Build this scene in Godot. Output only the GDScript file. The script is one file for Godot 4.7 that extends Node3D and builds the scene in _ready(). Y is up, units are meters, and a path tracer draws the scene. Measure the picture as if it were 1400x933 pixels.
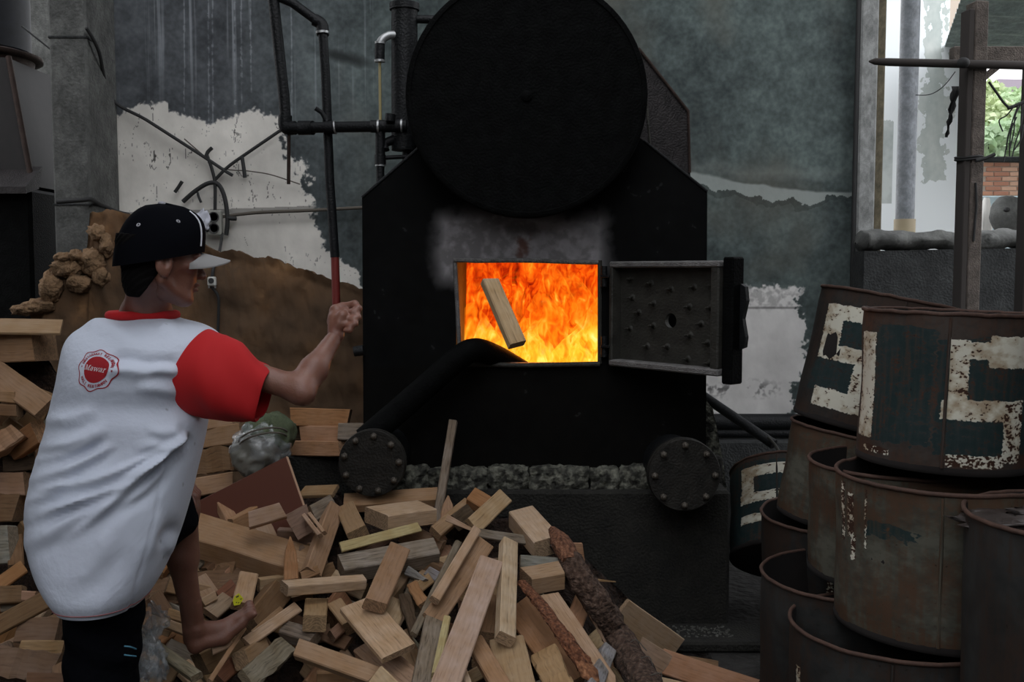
extends Node3D
# A man feeding a wood-fired boiler in a shed. Metres, y up; the camera stands at x = 0, z = 0 and looks along -z.

const F := 1374.0                      # focal length in pixels of a 1400 x 933 frame
const EYE := Vector3(0, 1.55, 0)
const PITCH := -4.0
var M := {}                            # materials by name
var used := {}                         # names already taken at top level
const FIRE := 0.435                       # brightness of the flames
var rng := RandomNumberGenerator.new()

# a point of the place that lies "depth" metres in front of the camera, seen at the photograph's pixel (u, v)
func P(u: float, v: float, depth: float) -> Vector3:
	var a := (u - 700.0) / F
	var b := (466.5 - v) / F
	var s := sin(deg_to_rad(PITCH))
	var c := cos(deg_to_rad(PITCH))
	var t := depth / (c - b * s)
	return Vector3(a * t, EYE.y + (b * c + s) * t, -depth)

func numbered(called: String) -> String:
	if not used.has(called):
		used[called] = 0
		return called
	used[called] += 1
	return "%s_%03d" % [called, used[called]]

func tag(o: Node, label: String, category: String, group := "") -> Node:
	o.set_meta("label", label)
	o.set_meta("category", category)
	if group != "":
		o.set_meta("group", group)
	return o

func thing(called: String, label: String, category: String, at := Vector3.ZERO, group := "") -> Node3D:
	var o := Node3D.new()
	o.name = numbered(called)
	add_child(o, true)
	o.position = at
	tag(o, label, category, group)
	return o

# one named mesh. At top level: a thing of one piece, or of the setting.
func put(called: String, st: SurfaceTool, mat: Material, parent: Node3D = null) -> MeshInstance3D:
	return put_mesh(called, st.commit(), mat, parent)

func put_mesh(called: String, mesh: Mesh, mat: Material, parent: Node3D = null) -> MeshInstance3D:
	var o := MeshInstance3D.new()
	o.name = numbered(called) if parent == null else called
	o.mesh = mesh
	if mat:
		o.material_override = mat
	(self if parent == null else parent).add_child(o, true)
	return o

func struct(called: String, st: SurfaceTool, mat: Material, parent: Node3D = null) -> MeshInstance3D:
	var o := put(called, st, mat, parent)
	o.set_meta("kind", "structure")
	return o

func ST() -> SurfaceTool:
	var st := SurfaceTool.new()
	st.begin(Mesh.PRIMITIVE_TRIANGLES)
	return st

# ---------- shapes ----------
func vert(st: SurfaceTool, p: Vector3, n: Vector3, uv: Vector2, col := Color.WHITE) -> void:
	st.set_color(col)
	st.set_normal(n)
	st.set_uv(uv)
	st.add_vertex(p)

# a, b, c, d counter-clockwise as seen from outside
func quad(st: SurfaceTool, a: Vector3, b: Vector3, c: Vector3, d: Vector3, ua := Vector2(0, 0), ub := Vector2(1, 0), uc := Vector2(1, 1), ud := Vector2(0, 1), col := Color.WHITE) -> void:
	var n := (c - a).cross(d - b).normalized()
	vert(st, a, n, ua, col); vert(st, c, n, uc, col); vert(st, b, n, ub, col)
	vert(st, a, n, ua, col); vert(st, d, n, ud, col); vert(st, c, n, uc, col)

func tri(st: SurfaceTool, a: Vector3, b: Vector3, c: Vector3, col := Color.WHITE) -> void:
	var n := (b - a).cross(c - a).normalized()
	vert(st, a, n, Vector2(0, 0), col); vert(st, c, n, Vector2(1, 1), col); vert(st, b, n, Vector2(1, 0), col)

# chamfered box; uv in metres along the two longest directions
func box(st: SurfaceTool, size: Vector3, xf := Transform3D(), ch := 0.006, col := Color.WHITE) -> void:
	var h := size / 2.0
	ch = minf(ch, minf(h.x, minf(h.y, h.z)) * 0.45)
	var faces := [[Vector3(1, 0, 0), Vector3(0, 1, 0), Vector3(0, 0, 1)], [Vector3(-1, 0, 0), Vector3(0, 0, 1), Vector3(0, 1, 0)],
		[Vector3(0, 1, 0), Vector3(0, 0, 1), Vector3(1, 0, 0)], [Vector3(0, -1, 0), Vector3(1, 0, 0), Vector3(0, 0, 1)],
		[Vector3(0, 0, 1), Vector3(1, 0, 0), Vector3(0, 1, 0)], [Vector3(0, 0, -1), Vector3(0, 1, 0), Vector3(1, 0, 0)]]
	for f in faces:
		var n: Vector3 = f[0]
		var s: Vector3 = f[1]
		var t: Vector3 = f[2]
		var hn := absf(n.dot(h))
		var hs := absf(s.dot(h)) - ch
		var ht := absf(t.dot(h)) - ch
		var c := n * hn
		quad(st, xf * (c - s * hs - t * ht), xf * (c + s * hs - t * ht), xf * (c + s * hs + t * ht), xf * (c - s * hs + t * ht),
			Vector2(-hs, -ht), Vector2(hs, -ht), Vector2(hs, ht), Vector2(-hs, ht), col)
	if ch > 0.0:
		for ax in 3:
			for s1 in [-1, 1]:
				for s2 in [-1, 1]:
					var e := Vector3.ZERO; e[ax] = 1.0
					var p := Vector3.ZERO; p[(ax + 1) % 3] = s1
					var q := Vector3.ZERO; q[(ax + 2) % 3] = s2
					var he := h[ax] - ch
					var p0 := p * h[(ax + 1) % 3] + q * (h[(ax + 2) % 3] - ch)
					var q0 := p * (h[(ax + 1) % 3] - ch) + q * h[(ax + 2) % 3]
					if s1 * s2 > 0:
						quad(st, xf * (p0 - e * he), xf * (q0 - e * he), xf * (q0 + e * he), xf * (p0 + e * he), Vector2(0, 0), Vector2(ch, 0), Vector2(ch, he * 2), Vector2(0, he * 2), col)
					else:
						quad(st, xf * (q0 - e * he), xf * (p0 - e * he), xf * (p0 + e * he), xf * (q0 + e * he), Vector2(0, 0), Vector2(ch, 0), Vector2(ch, he * 2), Vector2(0, he * 2), col)
		for sx in [-1, 1]:
			for sy in [-1, 1]:
				for sz in [-1, 1]:
					var a := Vector3(sx * h.x, sy * (h.y - ch), sz * (h.z - ch))
					var b := Vector3(sx * (h.x - ch), sy * h.y, sz * (h.z - ch))
					var c := Vector3(sx * (h.x - ch), sy * (h.y - ch), sz * h.z)
					if sx * sy * sz > 0:
						tri(st, xf * a, xf * b, xf * c, col)
					else:
						tri(st, xf * a, xf * c, xf * b, col)

func span_box(st: SurfaceTool, lo: Vector3, hi: Vector3, ch := 0.006, col := Color.WHITE) -> void:
	box(st, hi - lo, Transform3D(Basis(), (lo + hi) / 2.0), ch, col)

# an orthonormal frame whose y axis runs along d
func along(d: Vector3, hint := Vector3(0, 0, 1)) -> Basis:
	var y := d.normalized()
	if absf(y.dot(hint)) > 0.98:
		hint = Vector3(1, 0, 0)
	var x := y.cross(hint).normalized()
	return Basis(x, y, x.cross(y))

# bar of rectangular section from a to b
func bar(st: SurfaceTool, a: Vector3, b: Vector3, w: float, t: float, hint := Vector3(0, 0, 1), ch := 0.004) -> void:
	box(st, Vector3(w, a.distance_to(b), t), Transform3D(along(b - a, hint), (a + b) / 2.0), ch)

# smooth surface from a grid of points, row by row. Outside is to the left of (next column) x (next row) unless flipped.
func grid(st: SurfaceTool, pts: PackedVector3Array, nu: int, nv: int, wrap_u: bool, flip := false, us := 1.0, vs := 1.0, cols := PackedColorArray()) -> void:
	var ns := PackedVector3Array()
	ns.resize(pts.size())
	for j in nv:
		for i in nu:
			var i0 := i - 1
			var i1 := i + 1
			if wrap_u:
				i0 = (i0 + nu) % nu
				i1 = i1 % nu
			else:
				i0 = maxi(i0, 0)
				i1 = mini(i1, nu - 1)
			var du := pts[j * nu + i1] - pts[j * nu + i0]
			var dv := pts[mini(j + 1, nv - 1) * nu + i] - pts[maxi(j - 1, 0) * nu + i]
			var n := du.cross(dv)
			if n.length_squared() < 1e-18:
				n = Vector3.ZERO
			ns[j * nu + i] = (-n if flip else n).normalized()
	for j in nv:   # poles, where the rows shrink to a point
		for i in nu:
			if ns[j * nu + i] == Vector3.ZERO:
				var s := Vector3.ZERO
				var jj := 1 if j == 0 else (nv - 2 if j == nv - 1 else j)
				for k in nu:
					s += ns[jj * nu + k]
				ns[j * nu + i] = s.normalized()
	var cu := nu if wrap_u else nu - 1
	for j in nv - 1:
		for i in cu:
			var a := j * nu + i
			var b := j * nu + (i + 1) % nu
			var c := b + nu
			var d := a + nu
			var u0 := us * i / cu
			var u1 := us * (i + 1) / cu
			var v0 := vs * j / (nv - 1)
			var v1 := vs * (j + 1) / (nv - 1)
			var q := [[a, u0, v0], [b, u1, v0], [c, u1, v1], [d, u0, v1]]
			for k in ([0, 1, 2, 0, 2, 3] if flip else [0, 2, 1, 0, 3, 2]):
				var e: Array = q[k]
				vert(st, pts[e[0]], ns[e[0]], Vector2(e[1], e[2]), cols[e[0]] if cols.size() else Color.WHITE)

# tube along points with a radius at each; ends closed by flat discs
func tube(st: SurfaceTool, path: Array, radii: Array, sides := 12, cap := true, us := 1.0, vs := 1.0) -> void:
	var pts := PackedVector3Array()
	var n := path.size()
	var hint := Vector3(0.31, 0.2, 0.93)
	var bx := Vector3.ZERO
	for i in n:
		var d: Vector3 = (path[mini(i + 1, n - 1)] - path[maxi(i - 1, 0)]).normalized()
		if i == 0:
			bx = along(d, hint).x
		bx = (bx - d * bx.dot(d)).normalized()
		var bz := bx.cross(d)
		var r: float = radii[i] if radii.size() > 1 else radii[0]
		for k in sides:
			var a := TAU * k / sides
			pts.append(path[i] + bx * cos(a) * r + bz * sin(a) * r)
	grid(st, pts, sides, n, true, true, us, vs)
	if cap:
		for e in [0, n - 1]:
			var c: Vector3 = path[e]
			for k in sides:
				var p := pts[e * sides + k]
				var q := pts[e * sides + (k + 1) % sides]
				if e == 0:
					tri(st, c, p, q)
				else:
					tri(st, c, q, p)

# smoothed path through points
func smooth(path: Array, each := 6) -> Array:
	var out := []
	var n := path.size()
	for i in n - 1:
		var p0: Vector3 = path[maxi(i - 1, 0)]
		var p1: Vector3 = path[i]
		var p2: Vector3 = path[i + 1]
		var p3: Vector3 = path[mini(i + 2, n - 1)]
		for k in each:
			out.append(p1.cubic_interpolate(p2, p0, p3, float(k) / each))
	out.append(path[n - 1])
	return out

# profile of (radius, height) points turned about the y axis of xf; profile runs so that the outside is to its right going up
func lathe(st: SurfaceTool, prof: Array, xf := Transform3D(), sides := 40, us := 1.0, vs := 1.0) -> void:
	# rows of sharp corners are split by giving the point twice
	var start := 0
	for i in range(1, prof.size() + 1):
		if i == prof.size() or prof[i] == prof[i - 1]:
			var pts := PackedVector3Array()
			for j in range(start, i):
				var p: Vector2 = prof[j]
				for k in sides:
					var a := TAU * k / sides
					var r := p.x
					pts.append(xf * Vector3(sin(a) * r, p.y, cos(a) * r))
			if i - start > 1:
				grid(st, pts, sides, i - start, true, false, us, vs)
			start = i

# prism: outline (counter-clockwise seen from +z of xf) between z0 and z1
func prism(st: SurfaceTool, outline: PackedVector2Array, z0: float, z1: float, xf := Transform3D()) -> void:
	if Geometry2D.is_polygon_clockwise(outline):
		outline = outline.duplicate()
		outline.reverse()
	var idx := Geometry2D.triangulate_polygon(outline)
	for k in range(0, idx.size(), 3):
		var t := [outline[idx[k]], outline[idx[k + 1]], outline[idx[k + 2]]]
		if (t[1] - t[0]).cross(t[2] - t[0]) < 0.0:
			t.reverse()
		for side in 2:
			var z := z1 if side == 0 else z0
			var n := xf.basis * Vector3(0, 0, 1 if side == 0 else -1)
			var order := [0, 2, 1] if side == 0 else [0, 1, 2]
			for o in order:
				var p: Vector2 = t[o]
				vert(st, xf * Vector3(p.x, p.y, z), n.normalized(), p)
	for i in outline.size():
		var a := outline[i]
		var b := outline[(i + 1) % outline.size()]
		quad(st, xf * Vector3(a.x, a.y, z0), xf * Vector3(b.x, b.y, z0), xf * Vector3(b.x, b.y, z1), xf * Vector3(a.x, a.y, z1),
			Vector2(0, 0), Vector2(a.distance_to(b), 0), Vector2(a.distance_to(b), z1 - z0), Vector2(0, z1 - z0))

func ball(st: SurfaceTool, c: Vector3, r: Vector3, nu := 14, nv := 9, b := Basis()) -> void:
	var pts := PackedVector3Array()
	for j in nv:
		var t := PI * j / (nv - 1)
		for i in nu:
			var a := TAU * i / nu
			pts.append(c + b * Vector3(r.x * sin(t) * cos(a), r.y * cos(t), r.z * sin(t) * sin(a)))
	grid(st, pts, nu, nv, true)

# ---------- textures ----------
func noise(seed_: int, freq: float, oct := 4, type := FastNoiseLite.TYPE_SIMPLEX_SMOOTH) -> FastNoiseLite:
	var n := FastNoiseLite.new()
	n.seed = seed_
	n.noise_type = type
	n.frequency = freq
	n.fractal_type = FastNoiseLite.FRACTAL_FBM
	n.fractal_octaves = oct
	return n

func paint(w: int, h: int, f: Callable) -> ImageTexture:
	var data := PackedByteArray()
	data.resize(w * h * 3)
	var k := 0
	for y in h:
		for x in w:
			var c: Color = f.call(x, y)
			data[k] = int(clampf(c.r, 0, 1) * 255.0)
			data[k + 1] = int(clampf(c.g, 0, 1) * 255.0)
			data[k + 2] = int(clampf(c.b, 0, 1) * 255.0)
			k += 3
	return ImageTexture.create_from_image(Image.create_from_data(w, h, false, Image.FORMAT_RGB8, data))

func mat(called: String, color: Color, rough := 0.8, metal := 0.0, tex: Texture2D = null) -> StandardMaterial3D:
	var m := StandardMaterial3D.new()
	m.resource_name = called
	m.albedo_color = color
	m.roughness = rough
	m.metallic = metal
	if tex:
		m.albedo_texture = tex
	M[called] = m
	return m

func tri_mat(called: String, color: Color, rough: float, metal: float, tex: Texture2D, scale: float, bump: Texture2D = null, depth := 0.0) -> StandardMaterial3D:
	var m := mat(called, color, rough, metal, tex)
	m.uv1_triplanar = true
	m.uv1_world_triplanar = true
	m.uv1_scale = Vector3.ONE * scale
	if bump:
		m.heightmap_enabled = true
		m.heightmap_texture = bump
		m.heightmap_scale = depth
	return m

func noise_tex(w: int, h: int, seed_: int, freq: float, oct := 5, ramp: Gradient = null) -> Texture2D:
	var t := NoiseTexture2D.new()
	t.width = w
	t.height = h
	t.seamless = true
	t.noise = noise(seed_, freq, oct)
	t.color_ramp = ramp
	return t

func ramp(stops: Array) -> Gradient:
	var g := Gradient.new()
	var off := PackedFloat32Array()
	var cols := PackedColorArray()
	for s in stops:
		off.append(s[0])
		cols.append(s[1])
	g.offsets = off
	g.colors = cols
	return g

func rgb(r: int, g: int, b: int) -> Color:
	return Color(r / 255.0, g / 255.0, b / 255.0)

func _ready() -> void:
	rng.seed = 7
	# --- camera ---
	var cam := Camera3D.new()
	cam.name = "camera"
	cam.keep_aspect = Camera3D.KEEP_HEIGHT
	cam.fov = rad_to_deg(2.0 * atan(466.5 / F))
	cam.position = EYE
	cam.rotation_degrees.x = PITCH
	cam.near = 0.05
	cam.far = 200.0
	add_child(cam)
	cam.current = true
	# --- overcast sky and exposure ---
	var env := Environment.new()
	var sky := ProceduralSkyMaterial.new()
	sky.sky_top_color = rgb(222, 224, 229)
	sky.sky_horizon_color = rgb(230, 230, 231)
	sky.ground_bottom_color = rgb(70, 68, 64)
	sky.ground_horizon_color = rgb(120, 118, 112)
	sky.sun_angle_max = 1.0
	env.sky = Sky.new()
	env.sky.sky_material = sky
	env.background_mode = Environment.BG_SKY
	env.background_energy_multiplier = 1.0
	env.tonemap_mode = Environment.TONE_MAPPER_LINEAR
	env.tonemap_exposure = 3.25
	env.sdfgi_enabled = true
	env.ssao_enabled = true
	env.ssil_enabled = true
	var we := WorldEnvironment.new()
	we.name = "world_environment"
	we.environment = env
	add_child(we)
	# --- the place ---
	make_materials()
	build_shell()
	build_outside()
	build_boiler()
	build_fire()
	build_pipes()
	build_old_boiler()
	build_drums()
	build_wood()
	build_person()
	build_small()

func make_materials() -> void:
	var n1 := noise(11, 0.012, 5)
	var n2 := noise(12, 0.05, 4)
	var n3 := noise(13, 0.25, 2)
	# plain concrete, mottled
	var conc := paint(512, 512, func(x, y):
		var g: float = 0.80 + 0.20 * n1.get_noise_2d(x, y) + 0.13 * n2.get_noise_2d(x * 1.3, y * 0.8) + 0.08 * n3.get_noise_2d(x, y)
		return Color(g, g, g))
	var hm := noise_tex(512, 512, 21, 0.03, 6)
	M["bump"] = null
	var fine := noise_tex(512, 512, 22, 0.12, 4)
	tri_mat("concrete", rgb(108, 109, 106), 0.95, 0.0, conc, 0.7, fine, 0.4)
	tri_mat("concrete_dark", rgb(58, 60, 60), 0.95, 0.0, conc, 0.9, fine, 0.5)
	tri_mat("plinth_dark", rgb(40, 39, 34), 0.95, 0.0, conc, 1.1, fine, 0.5)
	tri_mat("plinth_stone", rgb(150, 150, 142), 0.95, 0.0, noise_tex(512, 512, 23, 0.02, 6, ramp([[0.0, Color(0.14, 0.14, 0.13)], [0.42, Color(0.34, 0.34, 0.32)], [0.6, Color(0.66, 0.66, 0.63)], [1.0, Color(0.95, 0.95, 0.9)]])), 2.0, hm, 1.4)
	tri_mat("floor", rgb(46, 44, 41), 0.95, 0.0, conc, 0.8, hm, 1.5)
	tri_mat("ash_crumbs", rgb(120, 120, 114), 1.0, 0.0, conc, 3.0)
	tri_mat("mud", rgb(156, 132, 108), 1.0, 0.0, noise_tex(1024, 1024, 24, 0.004, 8, ramp([[0.0, Color(0.50, 0.48, 0.46)], [0.35, Color(0.58, 0.545, 0.51)], [0.6, Color(0.64, 0.59, 0.535)], [0.78, Color(0.74, 0.66, 0.57)], [0.9, Color(0.95, 0.85, 0.72)], [1.0, Color(1, 0.95, 0.85)]])), 0.45, hm, 1.0)
	tri_mat("mud_break", rgb(168, 134, 100), 1.0, 0.0, conc, 2.0, hm, 1.5)
	var soot := noise_tex(512, 512, 25, 0.02, 5, ramp([[0.0, Color(0.6, 0.6, 0.6)], [0.5, Color(0.8, 0.8, 0.8)], [1.0, Color(1, 1, 1)]]))
	M["soot_tex"] = soot
	for a in [["black_steel", rgb(15, 16, 16), 0.7], ["black_pipe", rgb(27, 29, 31), 0.55], ["door_iron", rgb(64, 63, 58), 0.6], ["flange_iron", rgb(46, 44, 40), 0.65], ["rust_brown", rgb(66, 52, 46), 0.8], ["hopper_sheet", rgb(56, 52, 52), 0.55]]:
		var m := tri_mat(a[0], a[1], a[2], 0.0, soot, 1.2, fine, 0.25)
		m.metallic_specular = 0.35
	M["black_steel"].metallic_specular = 0.15
	mat("bolt_steel", rgb(78, 72, 64), 0.55, 0.3)
	mat("bare_metal", rgb(170, 172, 172), 0.4, 0.6)
	mat("brass_glass", rgb(150, 138, 96), 0.3)
	mat("red_paint", rgb(120, 40, 34), 0.6)
	mat("wire_black", rgb(38, 38, 38), 0.7)
	mat("rope_grey", rgb(92, 86, 78), 0.95)
	mat("timber_dark", rgb(62, 57, 54), 0.9, 0.0, null)
	tri_mat("timber_post", rgb(118, 108, 100), 0.9, 0.0, conc, 1.6, fine, 0.4)
	tri_mat("roof_sheet", rgb(150, 156, 152), 0.6, 0.1, conc, 0.6)
	tri_mat("canopy_sheet", rgb(168, 178, 172), 0.6, 0.0, conc, 0.6)
	M.canopy_sheet.backlight_enabled = true
	M.canopy_sheet.backlight = Color(0.30, 0.33, 0.32)
	mat("roof_under", rgb(120, 118, 112), 0.9)

func build_shell() -> void:
	# floor of the shed, and an added pale yard that bounces light inside
	var st := ST()
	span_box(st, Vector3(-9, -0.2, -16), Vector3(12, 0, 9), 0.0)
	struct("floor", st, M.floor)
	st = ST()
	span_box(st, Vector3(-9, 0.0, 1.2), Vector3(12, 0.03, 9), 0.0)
	struct("floor_added_yard", st, tri_mat("bounce_concrete", rgb(176, 172, 164), 0.95, 0.0, M.concrete.albedo_texture, 0.6))  # added pale ground behind the camera, reflects light onto the back wall
	# back wall, painted in its own metres: bare cement, worn whitewash, streaks
	var wd := 6.4
	var x0 := P(112, 300, wd).x
	var x1 := P(1168, 300, wd).x
	var top := 6.8
	var n1 := noise(31, 1.1, 5)
	var n2 := noise(32, 5.0, 5)
	var n3 := noise(33, 22.0, 3)
	var ns := noise(34, 1.0, 4)
	var W := 1120
	var H := 1420
	var s := sin(deg_to_rad(PITCH))
	var c := cos(deg_to_rad(PITCH))
	var tex := paint(W, H, func(px, py):
		var x: float = lerpf(x0, x1, (px + 0.5) / W)
		var y: float = lerpf(top, 0.0, (py + 0.5) / H)
		# the same spot in the photograph's pixels, to set where the whitewash ends
		var h := y - EYE.y
		var b := (h * c - wd * s) / (wd * c + h * s)
		var v := 466.5 - F * b
		var u := 700.0 + F * x / wd * (c - b * s)
		var a1: float = n1.get_noise_2d(x, y)
		var a2: float = n2.get_noise_2d(x, y)
		var a3: float = n3.get_noise_2d(x, y)
		var g := 0.5 + 0.40 * a1 + 0.38 * a2 + 0.26 * a3
		var left := clampf((560.0 - u) / 260.0, 0, 1)
		var col := Color(0.21, 0.235, 0.235).lerp(Color(0.40, 0.445, 0.435), clampf(g, -0.1, 1.1))
		col = col.lerp(Color(0.34, 0.33, 0.30), clampf(0.9 * ns.get_noise_2d(x * 1.3 + 9, y * 0.9), 0, 0.6))
		col = col.lerp(Color(0.23, 0.24, 0.25).lerp(Color(0.40, 0.415, 0.43), clampf(g, -0.1, 1.1)), left)
		# bands where one day's plaster met the next
		var seam := absf(v - 232.0 - 14.0 * a1) if u > 900 else 99.0
		col = col.lerp(Color(0.62, 0.64, 0.62), 0.22 * clampf(1.0 - seam / 14.0, 0, 1) * clampf((1180 - u) / 60, 0, 1))
		if u > 930 and u < 1175:   # the pale lip of plaster right of the boiler
			var m: float = 236.0 + (u - 945) * 0.135 + 12.0 * a1
			var dv: float = v - m
			var th: float = 5.0 + 13.0 * sin(clampf((u - 935) / 225.0, 0, 1) * PI) + 14.0 * a2
			if dv > 0 and dv < th:
				col = col.lerp(Color(0.60, 0.625, 0.61), 0.8 * clampf(dv / 3.0, 0, 1))
			elif dv >= th and dv < th + 9:
				col = col.darkened(0.16)
		# runs of lime down the left part
		if u < 560:
			var r: float = ns.get_noise_2d(x * 13.0, y * 0.25) + 0.45 * ns.get_noise_2d(x * 40.0, y * 0.5)
			var run := clampf((r - 0.36) * 3.0, 0, 1) * clampf((190 - v) / 120, 0.1, 1.0)
			col = col.lerp(Color(0.66, 0.68, 0.70), 0.5 * run)
			for sx in [252.0, 285.5, 291.0, 321.0, 330.0, 343.0, 398.0]:
				if absf(u - sx - 1.5 * a1) < 0.9 + 0.5 * a3 and v < 150 + 60 * a2:
					col = col.lerp(Color(0.66, 0.68, 0.70), 0.4 * clampf(0.7 + a2 + a3, 0, 1))
		# a sooty splash behind the pipe
		var sp := Vector2((u - 470) / 42.0, (v - 78 - (u - 470) * 0.25) / 9.0).length()
		col = col.lerp(Color(0.16, 0.17, 0.17), 0.85 * clampf(1.25 - sp + 0.5 * a2, 0, 1))
		# left whitewash
		var ragged := 9.0 * a2 + 6.0 * a3 + 5.0 * a1
		var right: float = lerpf(388.0, 452.0, clampf((v - 158) / 190.0, 0, 1))
		if v > 340:
			right = lerpf(452.0, 500.0, clampf((v - 340) / 40.0, 0, 1))
		right += 26.0 * a2 + 10.0 * a3
		var wt: float = 158.0 + ragged - (12.0 if u < 230 else 0.0) + 6.0 * sin(u * 0.05)
		if u < right and v > wt:
			var k := 0.87 + 0.10 * a1 + 0.05 * a2
			var e := minf((right - u) / 5.0, (v - wt) / 4.0)
			var white := Color(k, k * 0.982, k * 0.945)
			# hairline cracks and scabs
			var crack: float = absf(n2.get_noise_2d(x * 0.55 + 7.0, y * 0.16))
			if crack < 0.007 and n1.get_noise_2d(x * 2 + 3, y * 2) > 0.12:
				white = white.darkened(0.55)
			if a2 + a3 * 0.7 > 0.84:
				white = white.darkened(0.35)
			var vc: float = n3.get_noise_2d(x * 0.9, y * 0.07)
			if absf(vc) < 0.012 and a2 > 0.2:
				white = white.darkened(0.3)
			if absf(v - 293.0 - (u - 200) * -0.035) < 3.4:
				white = white.darkened(0.3)
			col = col.lerp(white, clampf(e, 0, 1))
		# right whitewash
		var r2: float = 1098.0 + 16.0 * a2 + 12.0 * a3 - clampf((v - 500) / 30.0, 0, 1) * 12.0
		var t2: float = 389.0 + 7.0 * a2 + 6.0 * a3
		if u > 930 and u < r2 and v > t2 and v < 572:
			var k2 := 0.84 + 0.08 * a1 + 0.05 * a2
			if v < 430:
				k2 *= 1.0 - 0.22 * clampf((a2 + 0.8 * a3) * 1.6 + 0.3, 0, 1) * clampf((430 - v) / 14, 0, 1)
			k2 *= 1.0 - 0.5 * clampf((a2 * 1.2 + a3) * 1.8 - 0.2, 0, 1) * clampf(1.0 - absf(v - 532) / 16.0, 0, 1) * clampf((1075 - u) / 30, 0, 1)
			if absf(v - 421.0) < 1.2:
				k2 *= 0.7
			col = col.lerp(Color(k2, k2 * 0.99, k2 * 0.975), clampf(minf((r2 - u) / 4.0, (v - t2) / 4.0), 0, 1))
		elif u > 930 and v > 572:
			col = Color(0.2, 0.215, 0.22).lerp(Color(0.3, 0.32, 0.32), g)
		return col)
	var m := mat("wall_paint", Color.WHITE, 0.95, 0.0, tex)
	m.metallic_specular = 0.25
	m.heightmap_enabled = true
	m.heightmap_texture = noise_tex(1024, 1024, 35, 0.02, 6)
	m.heightmap_scale = 0.6
	st = ST()
	quad(st, Vector3(x0, 0, -wd), Vector3(x1, 0, -wd), Vector3(x1, top, -wd), Vector3(x0, top, -wd), Vector2(0, 1), Vector2(1, 1), Vector2(1, 0), Vector2(0, 0))
	quad(st, Vector3(x1, 0, -wd), Vector3(x1, 0, -wd - 0.2), Vector3(x1, top, -wd - 0.2), Vector3(x1, top, -wd), Vector2(0.98, 1), Vector2(1, 1), Vector2(1, 0), Vector2(0.98, 0))
	quad(st, Vector3(x0, 0, -wd - 0.2), Vector3(x0, 0, -wd), Vector3(x0, top, -wd), Vector3(x0, top, -wd - 0.2), Vector2(0, 1), Vector2(0.02, 1), Vector2(0.02, 0), Vector2(0, 0))
	quad(st, Vector3(x1, 0, -wd - 0.2), Vector3(x0, 0, -wd - 0.2), Vector3(x0, top, -wd - 0.2), Vector3(x1, top, -wd - 0.2), Vector2(0, 1), Vector2(1, 1), Vector2(1, 0), Vector2(0, 0))
	struct("wall_back", st, m)
	# concrete column at the left, with its nick and formwork seams
	var a := P(71, 200, 5.95)
	var b2 := P(122, 200, 5.95)
	st = ST()
	box(st, Vector3(b2.x - a.x, top, 0.44), Transform3D(Basis(), Vector3((a.x + b2.x) / 2, top / 2, -5.95 - 0.22)), 0.012)
	var column := struct("trim_1", st, M.concrete)
	column.set_meta("label", "rough grey concrete column left of the whitewashed wall")
	for q in [[51, 0.8], [280, 0.6]]:
		st = ST()
		var pl := P(71, q[0], 5.95)
		span_box(st, Vector3(a.x - 0.004, pl.y - 0.008 * q[1], -6.1), Vector3(b2.x + 0.006, pl.y + 0.012 * q[1], -5.945), 0.004)
		put("formwork_ridge", st, M.concrete_dark, column)
	# pilaster at the right end of the wall and a black tube standing for the dark gap beside it
	st = ST()
	var p0 := P(1174, 200, 6.3)
	var p1 := P(1198, 200, 6.3)
	span_box(st, Vector3(p0.x, 0, -6.75), Vector3(p1.x, top, -6.3), 0.01)
	struct("trim_2", st, tri_mat("pilaster_grey", rgb(160, 162, 160), 0.95, 0.0, M.concrete.albedo_texture, 0.9))
	var dp := ST()
	tube(dp, [Vector3(P(1168, 300, 6.33).x, 0, -6.33), Vector3(P(1168, 300, 6.33).x, top, -6.33)], [0.018], 10)
	tag(put("drain_pipe", dp, M.wire_black), "thin black upright tube standing for the dark gap beside the pilaster", "pipe")
	st = ST()
	span_box(st, Vector3(p1.x, 0, -6.85), Vector3(P(1208, 200, 6.42).x, top, -6.42), 0.008)
	var moss := tri_mat("mossy_edge", rgb(112, 104, 84), 0.95, 0.0, M.concrete.albedo_texture, 1.2)
	struct("trim_3", st, moss)
	# low wall at the right with its rounded coping
	st = ST()
	var lw0 := P(1186, 330, 6.0)
	var lw1 := P(1480, 330, 5.7)
	var lt := P(1300, 338, 5.9).y
	prism(st, PackedVector2Array([Vector2(lw0.x, 0), Vector2(lw1.x, 0), Vector2(lw1.x, lt), Vector2(lw0.x, lt - 0.02)]), -6.25, -6.05)
	struct("wall_right", st, M.concrete_dark)
	var pts := PackedVector3Array()
	var nn := noise(36, 1.4, 4)
	for j in 40:
		var f := j / 39.0
		var x := lerpf(lw0.x - 0.02, lw1.x, f)
		for k in 12:
			var an := TAU * k / 12
			var r := (0.005 if j == 0 else 0.062) * (1.0 + 0.5 * nn.get_noise_2d(x * 3, k * 0.4))
			pts.append(Vector3(x, lt + 0.03 + 0.02 * f + sin(an) * r * 0.95 + 0.03 * nn.get_noise_1d(x * 2), -6.15 + cos(an) * r * 2.0))
	st = ST()
	grid(st, pts, 12, 40, true, false)
	struct("trim_4", st, M.concrete)
	# mud wall in front of the back wall, its top broken
	build_mud_wall()
	# shed roof with its sheets and purlins, unseen walls and low roofs added for shade
	st = ST()
	var rp := PackedVector3Array()
	for j in 2:
		for i in 421:
			rp.append(Vector3(lerpf(-6.2, 4.2, i / 420.0), 6.82 + 0.03 * sin(i * 0.9) + j * 0.25, -6.75 + j * 2.6))
	grid(st, rp, 421, 2, false, false)
	struct("ceiling", st, M.roof_sheet)
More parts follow.
